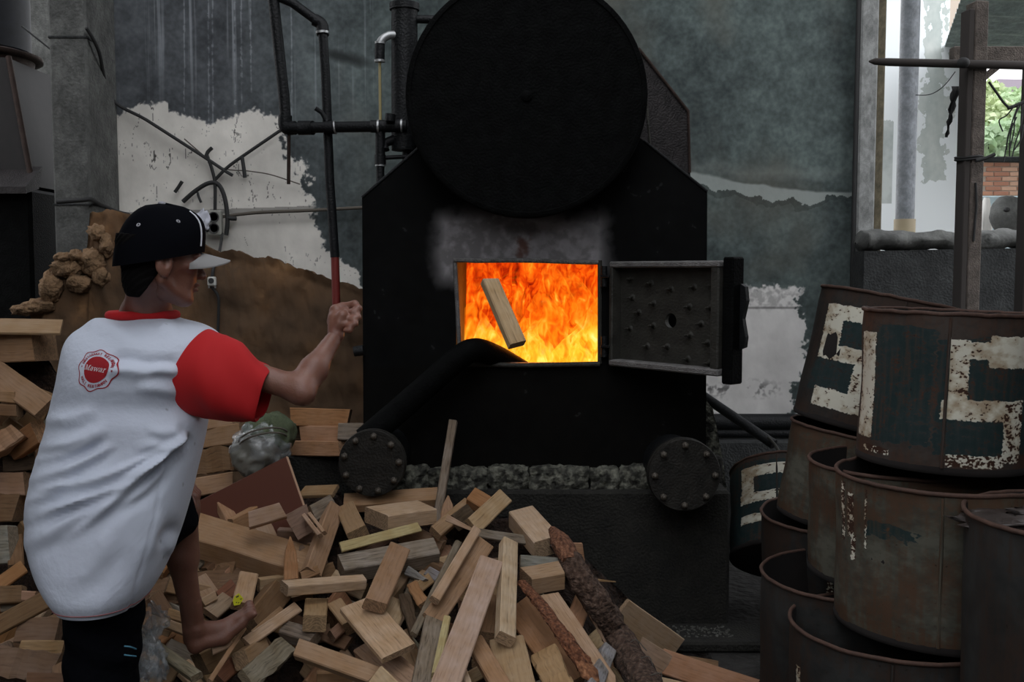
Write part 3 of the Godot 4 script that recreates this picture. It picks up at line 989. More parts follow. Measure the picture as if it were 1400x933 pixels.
func build_door(o: Node3D, off: Vector3) -> void:
	# the fire door, swung out about 130 degrees: its inner face with studs is seen
	var a := P(832, 428, 4.24)     # hinge side, middle
	var b := P(984, 442, 3.79)    # free side, middle
	var ex := Vector3(b.x - a.x, 0, b.z - a.z).normalized()
	var ey := Vector3(0, 1, 0)
	var ez := ex.cross(ey)         # towards the viewer
	var w := Vector2(b.x - a.x, b.z - a.z).length()
	var yt := P(835, 359, 4.24).y
	var yb := P(835, 499, 4.24).y
	var h := yt - yb
	var X := Transform3D(Basis(ex, ey, ez), Vector3(a.x, yb, a.z) + off)
	var st := ST()
	# back sheet with its round peephole, cut as two half rings
	var hc := Vector2(w * 0.505, h * 0.455)
	var hr := 0.030
	var outer := [Vector2(0, 0), Vector2(w, 0), Vector2(w, h), Vector2(0, h)]
	for half in 2:
		var poly := PackedVector2Array()
		var s0 := -PI / 2 if half == 0 else PI / 2
		for k in 13:
			var t := s0 + PI * k / 12
			poly.append(hc + Vector2(cos(t), sin(t)) * hr)
		if half == 0:
			poly.append_array([Vector2(hc.x, h), Vector2(w, h), Vector2(w, 0), Vector2(hc.x, 0)])
		else:
			poly.append_array([Vector2(hc.x, 0), Vector2(0, 0), Vector2(0, h), Vector2(hc.x, h)])
		prism(st, poly, -0.075, -0.055, X)
	var door := put("fire_door", st, M.door_iron, o)
	# rim bars
	for r in [["rim", Vector3(-0.002, h - 0.022, -0.075), Vector3(w - 0.008, h + 0.004, 0.0)], ["rim", Vector3(-0.002, -0.004, -0.075), Vector3(w - 0.008, 0.024, 0.0)],
			["rim", Vector3(0, 0.02, -0.075), Vector3(0.02, h - 0.02, 0.0)], ["rim", Vector3(w - 0.052, 0.02, -0.075), Vector3(w - 0.012, h - 0.02, -0.004)]]:
		st = ST()
		box(st, r[2] - r[1], X * Transform3D(Basis(), (r[1] + r[2]) / 2), 0.006)
		put(r[0], st, M.heat_grey_iron if r[1].y < 0.01 or r[1].y > 0.3 else M.door_iron, door)
	st = ST()
	box(st, Vector3(0.05, h + 0.05, 0.07), X * Transform3D(Basis(), Vector3(w + 0.018, h / 2 - 0.008, -0.055)), 0.006)
	put("outer_flange", st, M.black_steel, door)
	st = ST()
	var lug := PackedVector2Array([Vector2(w + 0.03, h * 0.22), Vector2(w + 0.065, h * 0.25), Vector2(w + 0.07, h * 0.34), Vector2(w + 0.055, h * 0.5), Vector2(w + 0.072, h * 0.66), Vector2(w + 0.065, h * 0.78), Vector2(w + 0.03, h * 0.82)])
	prism(st, lug, -0.085, -0.065, X)
	put("latch_lug", st, M.black_pipe, door)
	# studs that hold the fire clay
	var studs := [[0.13, 0.84], [0.33, 0.80], [0.53, 0.75], [0.75, 0.77], [0.93, 0.79], [0.14, 0.66], [0.36, 0.61], [0.71, 0.59], [0.91, 0.59], [0.21, 0.52], [0.82, 0.44], [0.12, 0.36], [0.36, 0.40], [0.72, 0.33], [0.88, 0.27], [0.30, 0.20], [0.50, 0.21], [0.70, 0.11], [0.90, 0.09]]
	for s in studs:
		st = ST()
		var pos := Vector3(s[0] * w * 0.92 + 0.01, s[1] * h, -0.055)
		lathe(st, [Vector2(0.016, 0), Vector2(0.006, 0.006), Vector2(0.005, 0.022), Vector2(0.0, 0.024)], X * Transform3D(Basis(Vector3(1, 0, 0), PI / 2), pos), 9)
		bar(st, X * (pos + Vector3(-0.017, -0.003, 0.016)), X * (pos + Vector3(0.017, 0.005, 0.016)), 0.008, 0.008, Vector3(0, 0, 1), 0.002)
		put("stud", st, M.door_iron, door)
	# hinge straps between plate and door
	for hv in [378, 474]:
		st = ST()
		tube(st, [P(826, hv - 14, 4.27) + off, P(826, hv + 14, 4.27) + off], [0.014], 10)
		bar(st, P(826, hv, 4.28) + off, P(838, hv, 4.25) + off, 0.06, 0.012, Vector3(0, 1, 0))
		put("hinge", st, M.black_pipe, o)

func build_plinth() -> void:
	var d := 4.2
	var a := P(560, 870, d)
	var b := P(1000, 870, d)
	var yt := P(700, 672, d).y
	var ym := P(700, 638, d).y
	var o := thing("masonry_plinth", "soot-darkened concrete plinth with a course of rough stones under the boiler", "plinth", Vector3((a.x + b.x) / 2, 0, -d))
	var off := -o.position
	var st := ST()
	var x0 := P(486, 700, d).x
	span_box(st, Vector3(x0, 0, -6.1) + off, Vector3(P(999, 700, d).x, yt, -d) + off, 0.012)
	put("concrete_block", st, M.plinth_dark, o)
	# course of rough stones just under the plate
	var us := [490, 540, 586, 668, 722, 806, 846, 905, 950]
	var nn := noise(91, 2.2, 5)
	for k in us.size() - 1:
		var hi: float = 637.0 + [3, 0, 2, 0, 1, 2, 0, 2][k]
		var lo: float = 674.0 - [0, 3, 1, 2, 0, 2, 1, 3][k]
		var p0 := P(us[k], lo, 4.27)
		var p1 := P(us[k + 1], hi, 4.27)
		st = ST()
		var cols := 40
		var rows := 18
		var pts := PackedVector3Array()
		var c := Vector3((p0.x + p1.x) / 2, (p0.y + p1.y) / 2, -4.32)
		for j in rows:
			var t := PI * j / (rows - 1)
			for i in cols:
				var an := TAU * i / cols
				var q := Vector3(sin(t) * cos(an), cos(t), sin(t) * sin(an))
				var m := maxf(absf(q.x), maxf(absf(q.y), absf(q.z)))
				q = q.lerp(q / m, 0.86)
				var w := Vector3(q.x * (p1.x - p0.x) / 2, q.y * (p1.y - p0.y) / 2, q.z * 0.085)
				pts.append(c + off + w + q * 0.022 * nn.get_noise_3d(w.x * 8 + k * 5, w.y * 8, w.z * 8))
		grid(st, pts, cols, rows, true)
		put("stone", st, M.plinth_stone, o)
	st = ST()
	span_box(st, Vector3(x0, yt - 0.02, -6.1) + off, Vector3(P(985, 700, 4.4).x, ym + 0.01, -4.36) + off, 0.01)
	put("bed_course", st, M.plinth_dark, o)
	# sloping masonry shoulder right of the plate
	st = ST()
	var e := 4.42
	prism(st, PackedVector2Array([px2(940, 690, e), px2(996, 690, e), px2(990, 640, e), px2(975, 560, e), px2(964, 545, e), px2(940, 545, e)]), -6.0, -e, Transform3D(Basis(), off))
	put("masonry_shoulder", st, M.plinth_stone, o)
	# ash step at the foot
	st = ST()
	span_box(st, Vector3(P(800, 870, 4.0).x, 0, -4.22) + off, Vector3(P(1060, 870, 4.0).x, 0.045, -3.98) + off, 0.02)
	put("foot_step", st, M.plinth_dark, o)
	st = ST()
	for k in 150:
		var p := P(905 + 95 * rng.randf(), 868, 4.1)
		p.y = 0.045
		p.z = -4.17 + 0.13 * rng.randf()
		var s := 0.003 + 0.005 * rng.randf()
		box(st, Vector3(s, s, s * 1.3), Transform3D(Basis(Vector3.UP, rng.randf() * 3), p + off), 0.0)
	put("ash_crumbs", st, M.ash_crumbs, o).set_meta("kind", "stuff")

func build_fire() -> void:
	var d := 4.3
	var base := P(722, 500, 5.0)
	var o := thing("fire", "roaring orange and yellow wood fire filling the open firebox", "fire", Vector3(base.x, base.y - 0.12, -5.0))
	# turbulent flame pattern, drawn out upwards; three temperatures
	var w1 := noise(101, 0.010, 3)
	var w2 := noise(102, 0.010, 3)
	var w3 := noise(103, 0.020, 5)
	var w4 := noise(104, 0.05, 3)
	var S := 512
	var field := PackedFloat32Array()
	field.resize(S * S)
	for y in S:
		for x in S:
			var fy := y * 0.62
			var ax := 40.0 * w1.get_noise_2d(x, fy)
			var ay := 46.0 * w2.get_noise_2d(x, fy)
			var r: float = w3.get_noise_2d(x + ax, fy + ay)
			var q: float = w4.get_noise_2d(x + ax * 1.6, (fy + ay) * 0.8)
			field[y * S + x] = 0.5 + 0.62 * r + 0.24 * q
	var temps := [
		["flame_low", [[0.0, Color(0.88, 0.30, 0.03)], [0.25, Color(0.97, 0.52, 0.06)], [0.5, Color(1.0, 0.72, 0.16)], [0.75, Color(1.0, 0.86, 0.36)], [1.0, Color(1.0, 0.95, 0.62)]]],
		["flame_mid", [[0.0, Color(0.55, 0.10, 0.01)], [0.25, Color(0.84, 0.28, 0.02)], [0.5, Color(0.96, 0.46, 0.05)], [0.75, Color(1.0, 0.62, 0.14)], [1.0, Color(1.0, 0.80, 0.34)]]],
		["flame_high", [[0.0, Color(0.22, 0.03, 0.005)], [0.25, Color(0.58, 0.11, 0.01)], [0.5, Color(0.83, 0.25, 0.02)], [0.75, Color(0.93, 0.40, 0.05)], [1.0, Color(1.0, 0.60, 0.14)]]]]
	for t in temps:
		var g := ramp(t[1])
		var tx := paint(S, S, func(x, y): return g.sample(clampf(field[y * S + x], 0, 1)))
		var m := mat(t[0], Color(0.02, 0.01, 0.01), 1.0)
		m.metallic_specular = 0.0
		m.emission_enabled = true
		m.emission_operator = BaseMaterial3D.EMISSION_OP_MULTIPLY
		m.emission = Color.WHITE
		m.emission_texture = tx
		m.emission_energy_multiplier = FIRE
		m.texture_repeat = true
		m.transparency = BaseMaterial3D.TRANSPARENCY_ALPHA
		m.vertex_color_use_as_albedo = true
		m.uv1_triplanar = true
		m.uv1_world_triplanar = true
		m.uv1_scale = Vector3(1.5, 1.25, 1.5)
	# each flame: a leaning tongue with a lumpy, wrinkled skin
	var sets := [   # u, v of foot, depth, height px, half width px, lean px, temperature
		[722, 520, 5.47, 230, 130, 4, 2], [650, 520, 5.46, 230, 90, 4, 2], [800, 520, 5.46, 230, 90, 4, 2], [640, 520, 5.42, 190, 60, 20, 2], [705, 520, 5.44, 190, 66, -15, 2], [770, 520, 5.42, 190, 64, 12, 2], [838, 520, 5.42, 190, 60, -14, 2],
		[668, 522, 5.28, 150, 38, -22, 1], [735, 522, 5.26, 168, 44, 18, 1], [790, 522, 5.28, 160, 40, -10, 1], [836, 522, 5.2, 150, 36, 8, 1], [700, 522, 5.2, 130, 30, 16, 1],
		[648, 520, 5.1, 112, 26, -8, 1], [812, 520, 5.1, 138, 28, 16, 1], [758, 520, 5.08, 120, 28, -16, 1],
		[655, 516, 5.0, 84, 24, 10, 0], [690, 516, 4.96, 66, 26, -10, 0], [722, 516, 5.0, 74, 24, 12, 0], [750, 516, 4.94, 52, 26, -6, 0], [780, 516, 4.98, 74, 24, 14, 0], [808, 516, 4.95, 96, 24, -6, 0], [832, 516, 5.0, 104, 22, 8, 0], [676, 516, 4.9, 44, 18, 8, 0], [792, 516, 4.9, 48, 22, 8, 0]]
	var k := 0
	for s in sets:
		k += 1
		var fd: float = s[2]
		var foot := P(s[0], s[1], fd) - o.position
		var hgt: float = s[3] * fd / F
		var wid: float = s[4] * fd / F
		var lean: float = s[5] * fd / F
		var nn := noise(200 + k, 4.0, 4)
		var nu := 26
		var nv := 30
		var pts := PackedVector3Array()
		var fade := PackedColorArray()
		for j in nv:
			var f := j / (nv - 1.0)
			var prof := sin(PI * clampf(0.16 + 0.84 * f, 0, 1)) * (1.0 - 0.25 * f) if f > 0.4 else 1.0 - 0.35 * pow(absf(f - 0.4) / 0.4, 2.0)
			if f > 0.4:
				prof = pow(clampf((1.0 - f) / 0.6, 0, 1), 0.72)
			for i in nu:
				var a := TAU * i / nu
				var dirv := Vector3(cos(a), 0, sin(a))
				var n: float = nn.get_noise_3d(dirv.x * 0.5, f * 0.75 + k, dirv.z * 0.5)
				var r := prof * (1.0 + 0.4 * n)
				fade.append(Color(1, 1, 1, clampf((1.0 - f) / 0.72, 0, 1) * clampf(1.0 + 0.7 * n, 0.3, 1.0) if s[6] < 2 else 1.0))
				var sway := lean * f * f + 0.06 * hgt * sin(f * 7.0 + k)
				pts.append(foot + Vector3(dirv.x * r * wid + sway, f * hgt, dirv.z * r * wid * 0.55))
		var st := ST()
		grid(st, pts, nu, nv, true, true, 1.0, 1.0, fade)
		# different part of the pattern on each flame
		var mi := put("flame", st, M[temps[s[6]][0]], o)
	# light that the flames throw out
	var l := OmniLight3D.new()
	l.name = "fire_light"
	l.light_color = Color(1.0, 0.56, 0.2)
	l.light_energy = 0.06
	l.light_size = 0.12
	l.omni_range = 12.0
	l.omni_attenuation = 2.0
	l.shadow_enabled = true
	l.position = P(725, 450, 4.75)
	add_child(l)

func pipe_part(o: Node3D, called: String, pts: Array, r: float, m: Material, sides := 14, bend := false) -> MeshInstance3D:
	var st := ST()
	var path := []
	for p in pts:
		path.append(p - o.position)
	tube(st, smooth(path, 6) if bend else path, [r], sides)
	return put(called, st, m, o)

func build_pipes() -> void:
	var d := 4.75
	var px := d / F
	# steam line: two risers, a cross pipe with valve and couplings
	var o := thing("steam_pipe", "black steel steam piping with elbows and a lever valve, left of the boiler drum", "pipework", P(455, 390, d))
	pipe_part(o, "riser", [P(370, -40, d), P(376, 20, d), P(388, 130, d), P(391, 170, d)], 7.5 * px, M.black_pipe, 14)
	pipe_part(o, "riser", [P(441, 38, d - 0.02), P(445, 100, d - 0.02), P(451, 250, d - 0.02), P(458, 352, d - 0.02)], 6.2 * px, M.black_pipe)
	pipe_part(o, "painted_end", [P(458, 350, d - 0.02), P(460, 420, d - 0.02)], 5.6 * px, M.red_paint)
	pipe_part(o, "top_pipe", [P(372, -8, d), P(400, 4, d), P(438, 32, d)], 6.2 * px, M.black_pipe)
	pipe_part(o, "elbow", [P(430, 27, d - 0.01), P(440, 34, d - 0.01), P(441.5, 48, d - 0.02)], 8.2 * px, M.black_pipe, 14, true)
	pipe_part(o, "coupling_ring", [P(440.5, 43, d - 0.02), P(440.7, 46, d - 0.02)], 8.8 * px, M.bare_metal)
	pipe_part(o, "elbow", [P(390, 158, d), P(391, 174, d), P(404, 175, d - 0.01)], 9.2 * px, M.black_pipe, 14, true)
	pipe_part(o, "cross_pipe", [P(398, 175, d - 0.02), P(520, 173, d - 0.12), P(566, 172, d - 0.14)], 7.2 * px, M.black_pipe)
	pipe_part(o, "valve_body", [P(408, 175, d - 0.03), P(420, 175, d - 0.03), P(428, 175, d - 0.04)], 9.5 * px, M.black_pipe)
	pipe_part(o, "coupling", [P(446, 174.5, d - 0.06), P(458, 174.3, d - 0.07)], 8.6 * px, M.black_pipe)
	pipe_part(o, "coupling_ring", [P(457, 174.5, d - 0.07), P(459, 174.3, d - 0.07)], 8.9 * px, M.bare_metal)
	pipe_part(o, "lever", [P(431, 148, d - 0.06), P(440, 154, d - 0.05), P(447, 166, d - 0.05)], 3.2 * px, M.black_pipe, 8)
	pipe_part(o, "hanging_rod", [P(395, 178, d), P(394.5, 252, d)], 2.4 * px, M.rust_brown, 8)
	# water column with gauge glass
	var e := 4.55
	var q := e / F
	o = thing("water_column", "upright water column with gauge glass and cocks beside the boiler drum", "gauge", P(552, 205, e))
	pipe_part(o, "vessel", [P(553, 206, e), P(553, 9, e)], 17.5 * q, M.black_pipe, 24)
	pipe_part(o, "cap_rim", [P(553, 14, e), P(553, 5, e)], 20.0 * q, M.black_pipe, 24)
	pipe_part(o, "top_link", [P(560, 26, e), P(610, 27, e)], 5.5 * q, M.black_pipe)
	pipe_part(o, "gauge_elbow", [P(540, 48, e - 0.03), P(530, 49, e - 0.04), P(521, 56, e - 0.05), P(519.5, 66, e - 0.05)], 5.5 * q, M.bare_metal, 12, true)
	pipe_part(o, "gauge_nut", [P(519.5, 60, e - 0.05), P(519, 84, e - 0.05)], 6.6 * q, M.black_pipe, 8)
	pipe_part(o, "nut_ring", [P(519, 82, e - 0.05), P(519, 85, e - 0.05)], 7.2 * q, M.bare_metal, 12)
	pipe_part(o, "nut_ring", [P(519.5, 57, e - 0.05), P(519.5, 60, e - 0.05)], 6.9 * q, M.bare_metal, 12)
	pipe_part(o, "gauge_glass", [P(519, 84, e - 0.05), P(520, 168, e - 0.05)], 2.0 * q, M.brass_glass, 8)
	pipe_part(o, "gauge_tee", [P(507, 173, e - 0.06), P(556, 172, e - 0.06)], 8.4 * q, M.black_pipe)
	pipe_part(o, "coupling_ring", [P(516, 173, e - 0.06), P(518.5, 173, e - 0.06)], 8.9 * q, M.bare_metal)
	pipe_part(o, "coupling_ring", [P(548, 172, e - 0.06), P(550.5, 172, e - 0.06)], 8.9 * q, M.bare_metal)
	pipe_part(o, "drain_cock", [P(520, 172, e - 0.05), P(520, 226, e - 0.05)], 6.6 * q, M.black_pipe, 12)
	pipe_part(o, "cock_nut", [P(520, 212, e - 0.05), P(520, 226, e - 0.05)], 7.6 * q, M.black_pipe, 6)
	pipe_part(o, "coupling_ring", [P(520, 225.5, e - 0.05), P(520, 227.5, e - 0.05)], 7.2 * q, M.bare_metal)
	pipe_part(o, "drain_pipe", [P(520, 226, e - 0.05), P(520, 268, e - 0.05)], 5.6 * q, M.black_pipe, 12)
	pipe_part(o, "cock_handle", [P(533, 166, e - 0.1), P(534, 156, e - 0.1)], 7.0 * q, M.black_pipe, 8)
	pipe_part(o, "side_link", [P(540, 190, e - 0.02), P(526, 196, e - 0.03), P(526, 205, e - 0.04)], 6.5 * q, M.black_pipe, 12)
	pipe_part(o, "lower_rod", [P(522, 216, e - 0.04), P(560, 214, e - 0.04)], 3.0 * q, M.black_pipe, 8)
	pipe_part(o, "foot_neck", [P(556, 200, e), P(556, 226, e)], 6.0 * q, M.black_pipe, 12)
	# poker pipe: bent thick pipe from the left header into the fire
	o = thing("blower_pipe", "thick sooty bent pipe rising from the left flange into the fire door", "pipe", P(505, 600, 4.03))
	var st := ST()
	var path := smooth([P(498, 602, 4.06), P(540, 566, 4.10), P(590, 522, 4.14), P(628, 489, 4.16), P(650, 479, 4.2), P(676, 487, 4.32), P(702, 501, 4.45), P(745, 527, 4.62)], 7)
	var rr := []
	for k in path.size():
		path[k] -= o.position
		rr.append(lerpf(0.052, 0.05, k / float(path.size())))
	tube(st, path, rr, 20)
	put("pipe", st, M.black_steel, o)
	# pipes low on the right: a slanting conduit and two level lines along the wall
	o = thing("slanting_pipe", "grey conduit slanting down to the right behind the fire door", "pipe", P(965, 543, 4.9))
	pipe_part(o, "conduit", [P(940, 527, 4.95), P(1058, 608, 4.6)], 0.024, M.black_pipe, 16)
	pipe_part(o, "end_clip", [P(1050, 598, 4.58), P(1062, 612, 4.55), P(1068, 628, 4.5), P(1074, 636, 4.5)], 0.007, M.door_iron, 8, true)
	for k in 2:
		o = thing("floor_pipe", ["thick dark pipe lying level along the wall foot, the upper of two", "thin dark pipe lying level along the wall foot, the lower of two"][k], "pipe", P(1040, [578, 592][k], 6.2))
		pipe_part(o, "pipe", [P(960, [577, 592][k], 6.2), P(1160, [577, 592][k], 6.2)], [0.05, 0.03][k], M.black_pipe, 16)
	var led := ST()
	span_box(led, Vector3(P(945, 600, 6.3).x, 0, -6.4), Vector3(P(1168, 600, 6.3).x, P(1000, 604, 6.1).y, -6.1), 0.01)
	struct("baseboard_back", led, M.concrete_dark).set_meta("label", "dark cement ledge along the foot of the back wall")

func build_old_boiler() -> void:
	# an idle dark furnace behind the column at the far left
	var d := 6.6
	var o := thing("old_furnace", "idle dark furnace with a tapered hood and flanged chimney at the far left", "furnace", Vector3(P(0, 400, d).x, 0, -d))
	var off := -o.position
	var cx := P(-28, 200, d).x
	var q := d / F
	var st := ST()
	var y := func(v): return P(0, v, d).y
	var X := Transform3D(Basis(), Vector3(cx, 0, -d) + off)
	lathe(st, [Vector2(68 * q, y.call(70)), Vector2(68 * q, y.call(-60))], X, 32)
	put("chimney", st, tri_mat("navy_steel", rgb(22, 25, 33), 0.8, 0.0, M.soot_tex, 1.2), o)
	st = ST()
	lathe(st, [Vector2(70 * q, y.call(96)), Vector2(72 * q, y.call(83)), Vector2(72 * q, y.call(83)), Vector2(82 * q, y.call(82)), Vector2(82 * q, y.call(76)), Vector2(82 * q, y.call(76)), Vector2(68 * q, y.call(72))], X, 32)
	put("chimney_flange", st, M.rust_brown, o)
	st = ST()
	var yb: float = y.call(262)
	var yt: float = y.call(92)
	var w0 := 72 * q
	var w1 := 112 * q
	var p := [Vector3(cx - w0, yt, -d + 0.3), Vector3(cx + w0, yt, -d + 0.3), Vector3(cx + w1, yb, -d + 0.45), Vector3(cx - w1, yb, -d + 0.45)]
	var r := [Vector3(cx - w0, yt, -d - 0.4), Vector3(cx + w0, yt, -d - 0.4), Vector3(cx + w1, yb, -d - 0.6), Vector3(cx - w1, yb, -d - 0.6)]
	for k in 4:
		p[k] += off
		r[k] += off
	quad(st, p[3], p[2], p[1], p[0])
	quad(st, p[2], r[2], r[1], p[1])
	quad(st, r[3], p[3], p[0], r[0])
	quad(st, r[2], r[3], r[0], r[1])
	put("hood", st, tri_mat("hood_steel", rgb(25, 20, 19), 0.8, 0.0, M.soot_tex, 1.0), o)
	st = ST()
	tube(st, [p[1] + Vector3(0.02, 0, 0.02), p[2] + Vector3(0.02, 0, 0.02)], [0.018], 8)
	tube(st, [p[1].lerp(p[0], 0.45) + Vector3(0, 0, 0.02), p[2].lerp(p[3], 0.2) + Vector3(0, 0, 0.03)], [0.014], 8)
	put("hood_rib", st, M.rust_brown, o)
	st = ST()
	span_box(st, Vector3(cx - 1.0, 0, -d - 0.7) + off, Vector3(cx + w1 + 0.02, yb - 0.02, -d + 0.5) + off, 0.02)
	put("furnace_box", st, M.black_steel, o)
	st = ST()
	var sl := P(0, 242, d - 0.5).y
	prism(st, PackedVector2Array([Vector2(-d + 0.45, yb - 0.02), Vector2(-d + 0.62, yb - 0.06), Vector2(-d + 0.62, yb - 0.02), Vector2(-d + 0.4, yb + 0.12)]), -(cx + w1 + 0.05), -(cx - 1.0), Transform3D(Basis(Vector3(0, 0, 1), Vector3(0, 1, 0), Vector3(-1, 0, 0)), off))
	put("sloping_lip", st, M.hopper_sheet, o)
	# pale plastered end wall far behind it
	st = ST()
	span_box(st, Vector3(-7.5, 0, -9.2), Vector3(P(112, 50, 9).x, 4.4, -9.0), 0.0)
	struct("wall_far", st, M.concrete)
	o = thing("stay_wire", "thin stay wire slanting across the pale gap beside the column", "wire", P(53, 55, 6.4))
	pipe_part(o, "wire", [P(30, 36, 6.4), P(75, 72, 6.4)], 0.006, M.wire_black, 6)

# rust, old paint and stencilled figures for a drum; strokes: [from angle, to angle, from height, to height] in degrees and fractions
func drum_tex(sd: int, strokes: Array, teal: Array, base: Color, rust: Color) -> ImageTexture:
	var n1 := noise(sd, 0.008, 4)
	var n2 := noise(sd + 1, 0.035, 4)
	var n3 := noise(sd + 2, 0.12, 3)
	var W := 900
	var H := 360
	return paint(W, H, func(px, py):
		var ang: float = 360.0 * px / W
		if ang > 180.0:
			ang -= 360.0
		var h: float = py / float(H)
		var wx: float = absf(px - 450.0)          # mirrored, so that the pattern closes at the back
		var a: float = n1.get_noise_2d(wx, py * 0.6)
		var b: float = n2.get_noise_2d(wx, py)
		var c: float = n3.get_noise_2d(wx, py)
		var streak: float = n2.get_noise_2d(wx * 2.2, py * 0.12)
		var col := base.lerp(base.darkened(0.35), clampf(0.5 + a + 0.6 * b, 0, 1))
		col = col.lerp(rust, clampf(0.25 + 1.3 * a + 0.8 * streak + 0.4 * c + (0.5 if h > 0.90 + 0.1 * b else 0.0) + (0.35 if h < 0.10 + 0.06 * b else 0.0), 0, 1) * 0.85)
		for t in teal:
			if ang > t[0] + 6 * b and ang < t[1] + 6 * b and h > t[2] + 0.05 * b and h < t[3] + 0.05 * a:
				col = col.lerp(Color(0.10, 0.168, 0.172).lerp(Color(0.155, 0.20, 0.205), clampf(0.5 + b + 0.8 * streak, 0, 1)), (0.92 if b + c * 0.8 < 0.36 else 0.2) - clampf(0.9 * streak + 0.5 * a, 0, 0.5))
		for s in strokes:
			var fl: float = s[4] if s.size() > 4 else 0.55
			if ang > s[0] + 1.2 * c and ang < s[1] + 1.2 * c and h > s[2] + 0.012 * c and h < s[3] + 0.012 * b:
				var wear: float = b * 0.8 + c * 0.75
				if wear < fl:
					col = Color(0.80, 0.79, 0.73).lerp(Color(0.62, 0.56, 0.47), clampf(0.35 + a * 1.2 + b, 0, 1))
				else:
					col = Color(0.22, 0.14, 0.10)
		if c > 0.62 and b > 0.1:
			col = col.darkened(0.4)
		return col)

func drum_mat(called: String, tex: Texture2D) -> StandardMaterial3D:
	var m := mat(called, Color.WHITE, 0.72, 0.0, tex)
	m.metallic_specular = 0.35
	m.heightmap_enabled = true
	m.heightmap_texture = tex
	m.heightmap_scale = 0.12
	return m

func drum(label: String, bottom: Vector3, top: Vector3, r: float, m: Material, spin: float) -> Node3D:
	var face := Vector3(-bottom.x, 0, -bottom.z)      # angles on the shell count from the side towards the man
	var o := thing("oil_drum", label, "drum", bottom)
	var y := (top - bottom).normalized()
	var z := (face - y * y.dot(face)).normalized()
	var x := y.cross(z)
	o.basis = Basis(x, y, z)
	var h := bottom.distance_to(top)
	var XS := Transform3D(Basis(Vector3.UP, deg_to_rad(spin)))
	var st := ST()
	var prof := []
	for k in 9:
		var f := k / 8.0
		prof.append(Vector2(r * (1.0 + 0.008 * sin(f * 9.0)), 0.012 + (h - 0.012) * f))
	# small dents, so that no drum is a perfect turning
	var nn := noise(int(absf(bottom.x * 997.0)) + 5, 1.0, 2)
	var pts := PackedVector3Array()
	for p in prof:
		for k in 72:
			var a := TAU * k / 72
			var rr: float = p.x * (1.0 + 0.018 * nn.get_noise_3d(sin(a) * 1.2, p.y * 3.0, cos(a) * 1.2))
			pts.append(XS * Vector3(sin(a) * rr, p.y, cos(a) * rr))
	grid(st, pts, 72, prof.size(), true)
	put("shell", st, m, o)
	st = ST()
	lathe(st, [Vector2(r - 0.004, h), Vector2(r - 0.004, 0.02), Vector2(r - 0.004, 0.02), Vector2(0, 0.02)], XS, 48)
	put("inside", st, M.drum_inside, o)
	st = ST()
	lathe(st, [Vector2(0, 0.0), Vector2(r * 0.985, 0.0), Vector2(r * 0.985, 0.0), Vector2(r * 1.006, 0.002), Vector2(r * 1.012, 0.012), Vector2(r * 1.002, 0.022)], XS, 48)
	put("bottom_chime", st, M.drum_inside, o)
	st = ST()
	var ring := []
	for k in 65:
		var a := TAU * k / 64
		var wv := 0.0015 * nn.get_noise_2d(sin(a) * 4, cos(a) * 4)
		ring.append(Vector3(sin(a) * (r + 0.002 + wv), h + wv * 2.0, cos(a) * (r + 0.002 + wv)))
	tube(st, ring, [0.0062], 8, false)
	put("rolled_rim", st, M.drum_rim, o)
	st = ST()
	tube(st, [XS * Vector3(0, 0.02, r + 0.001), XS * Vector3(0, h - 0.01, r + 0.001)], [0.005], 6)
	put("weld_seam", st, m, o)
	return o

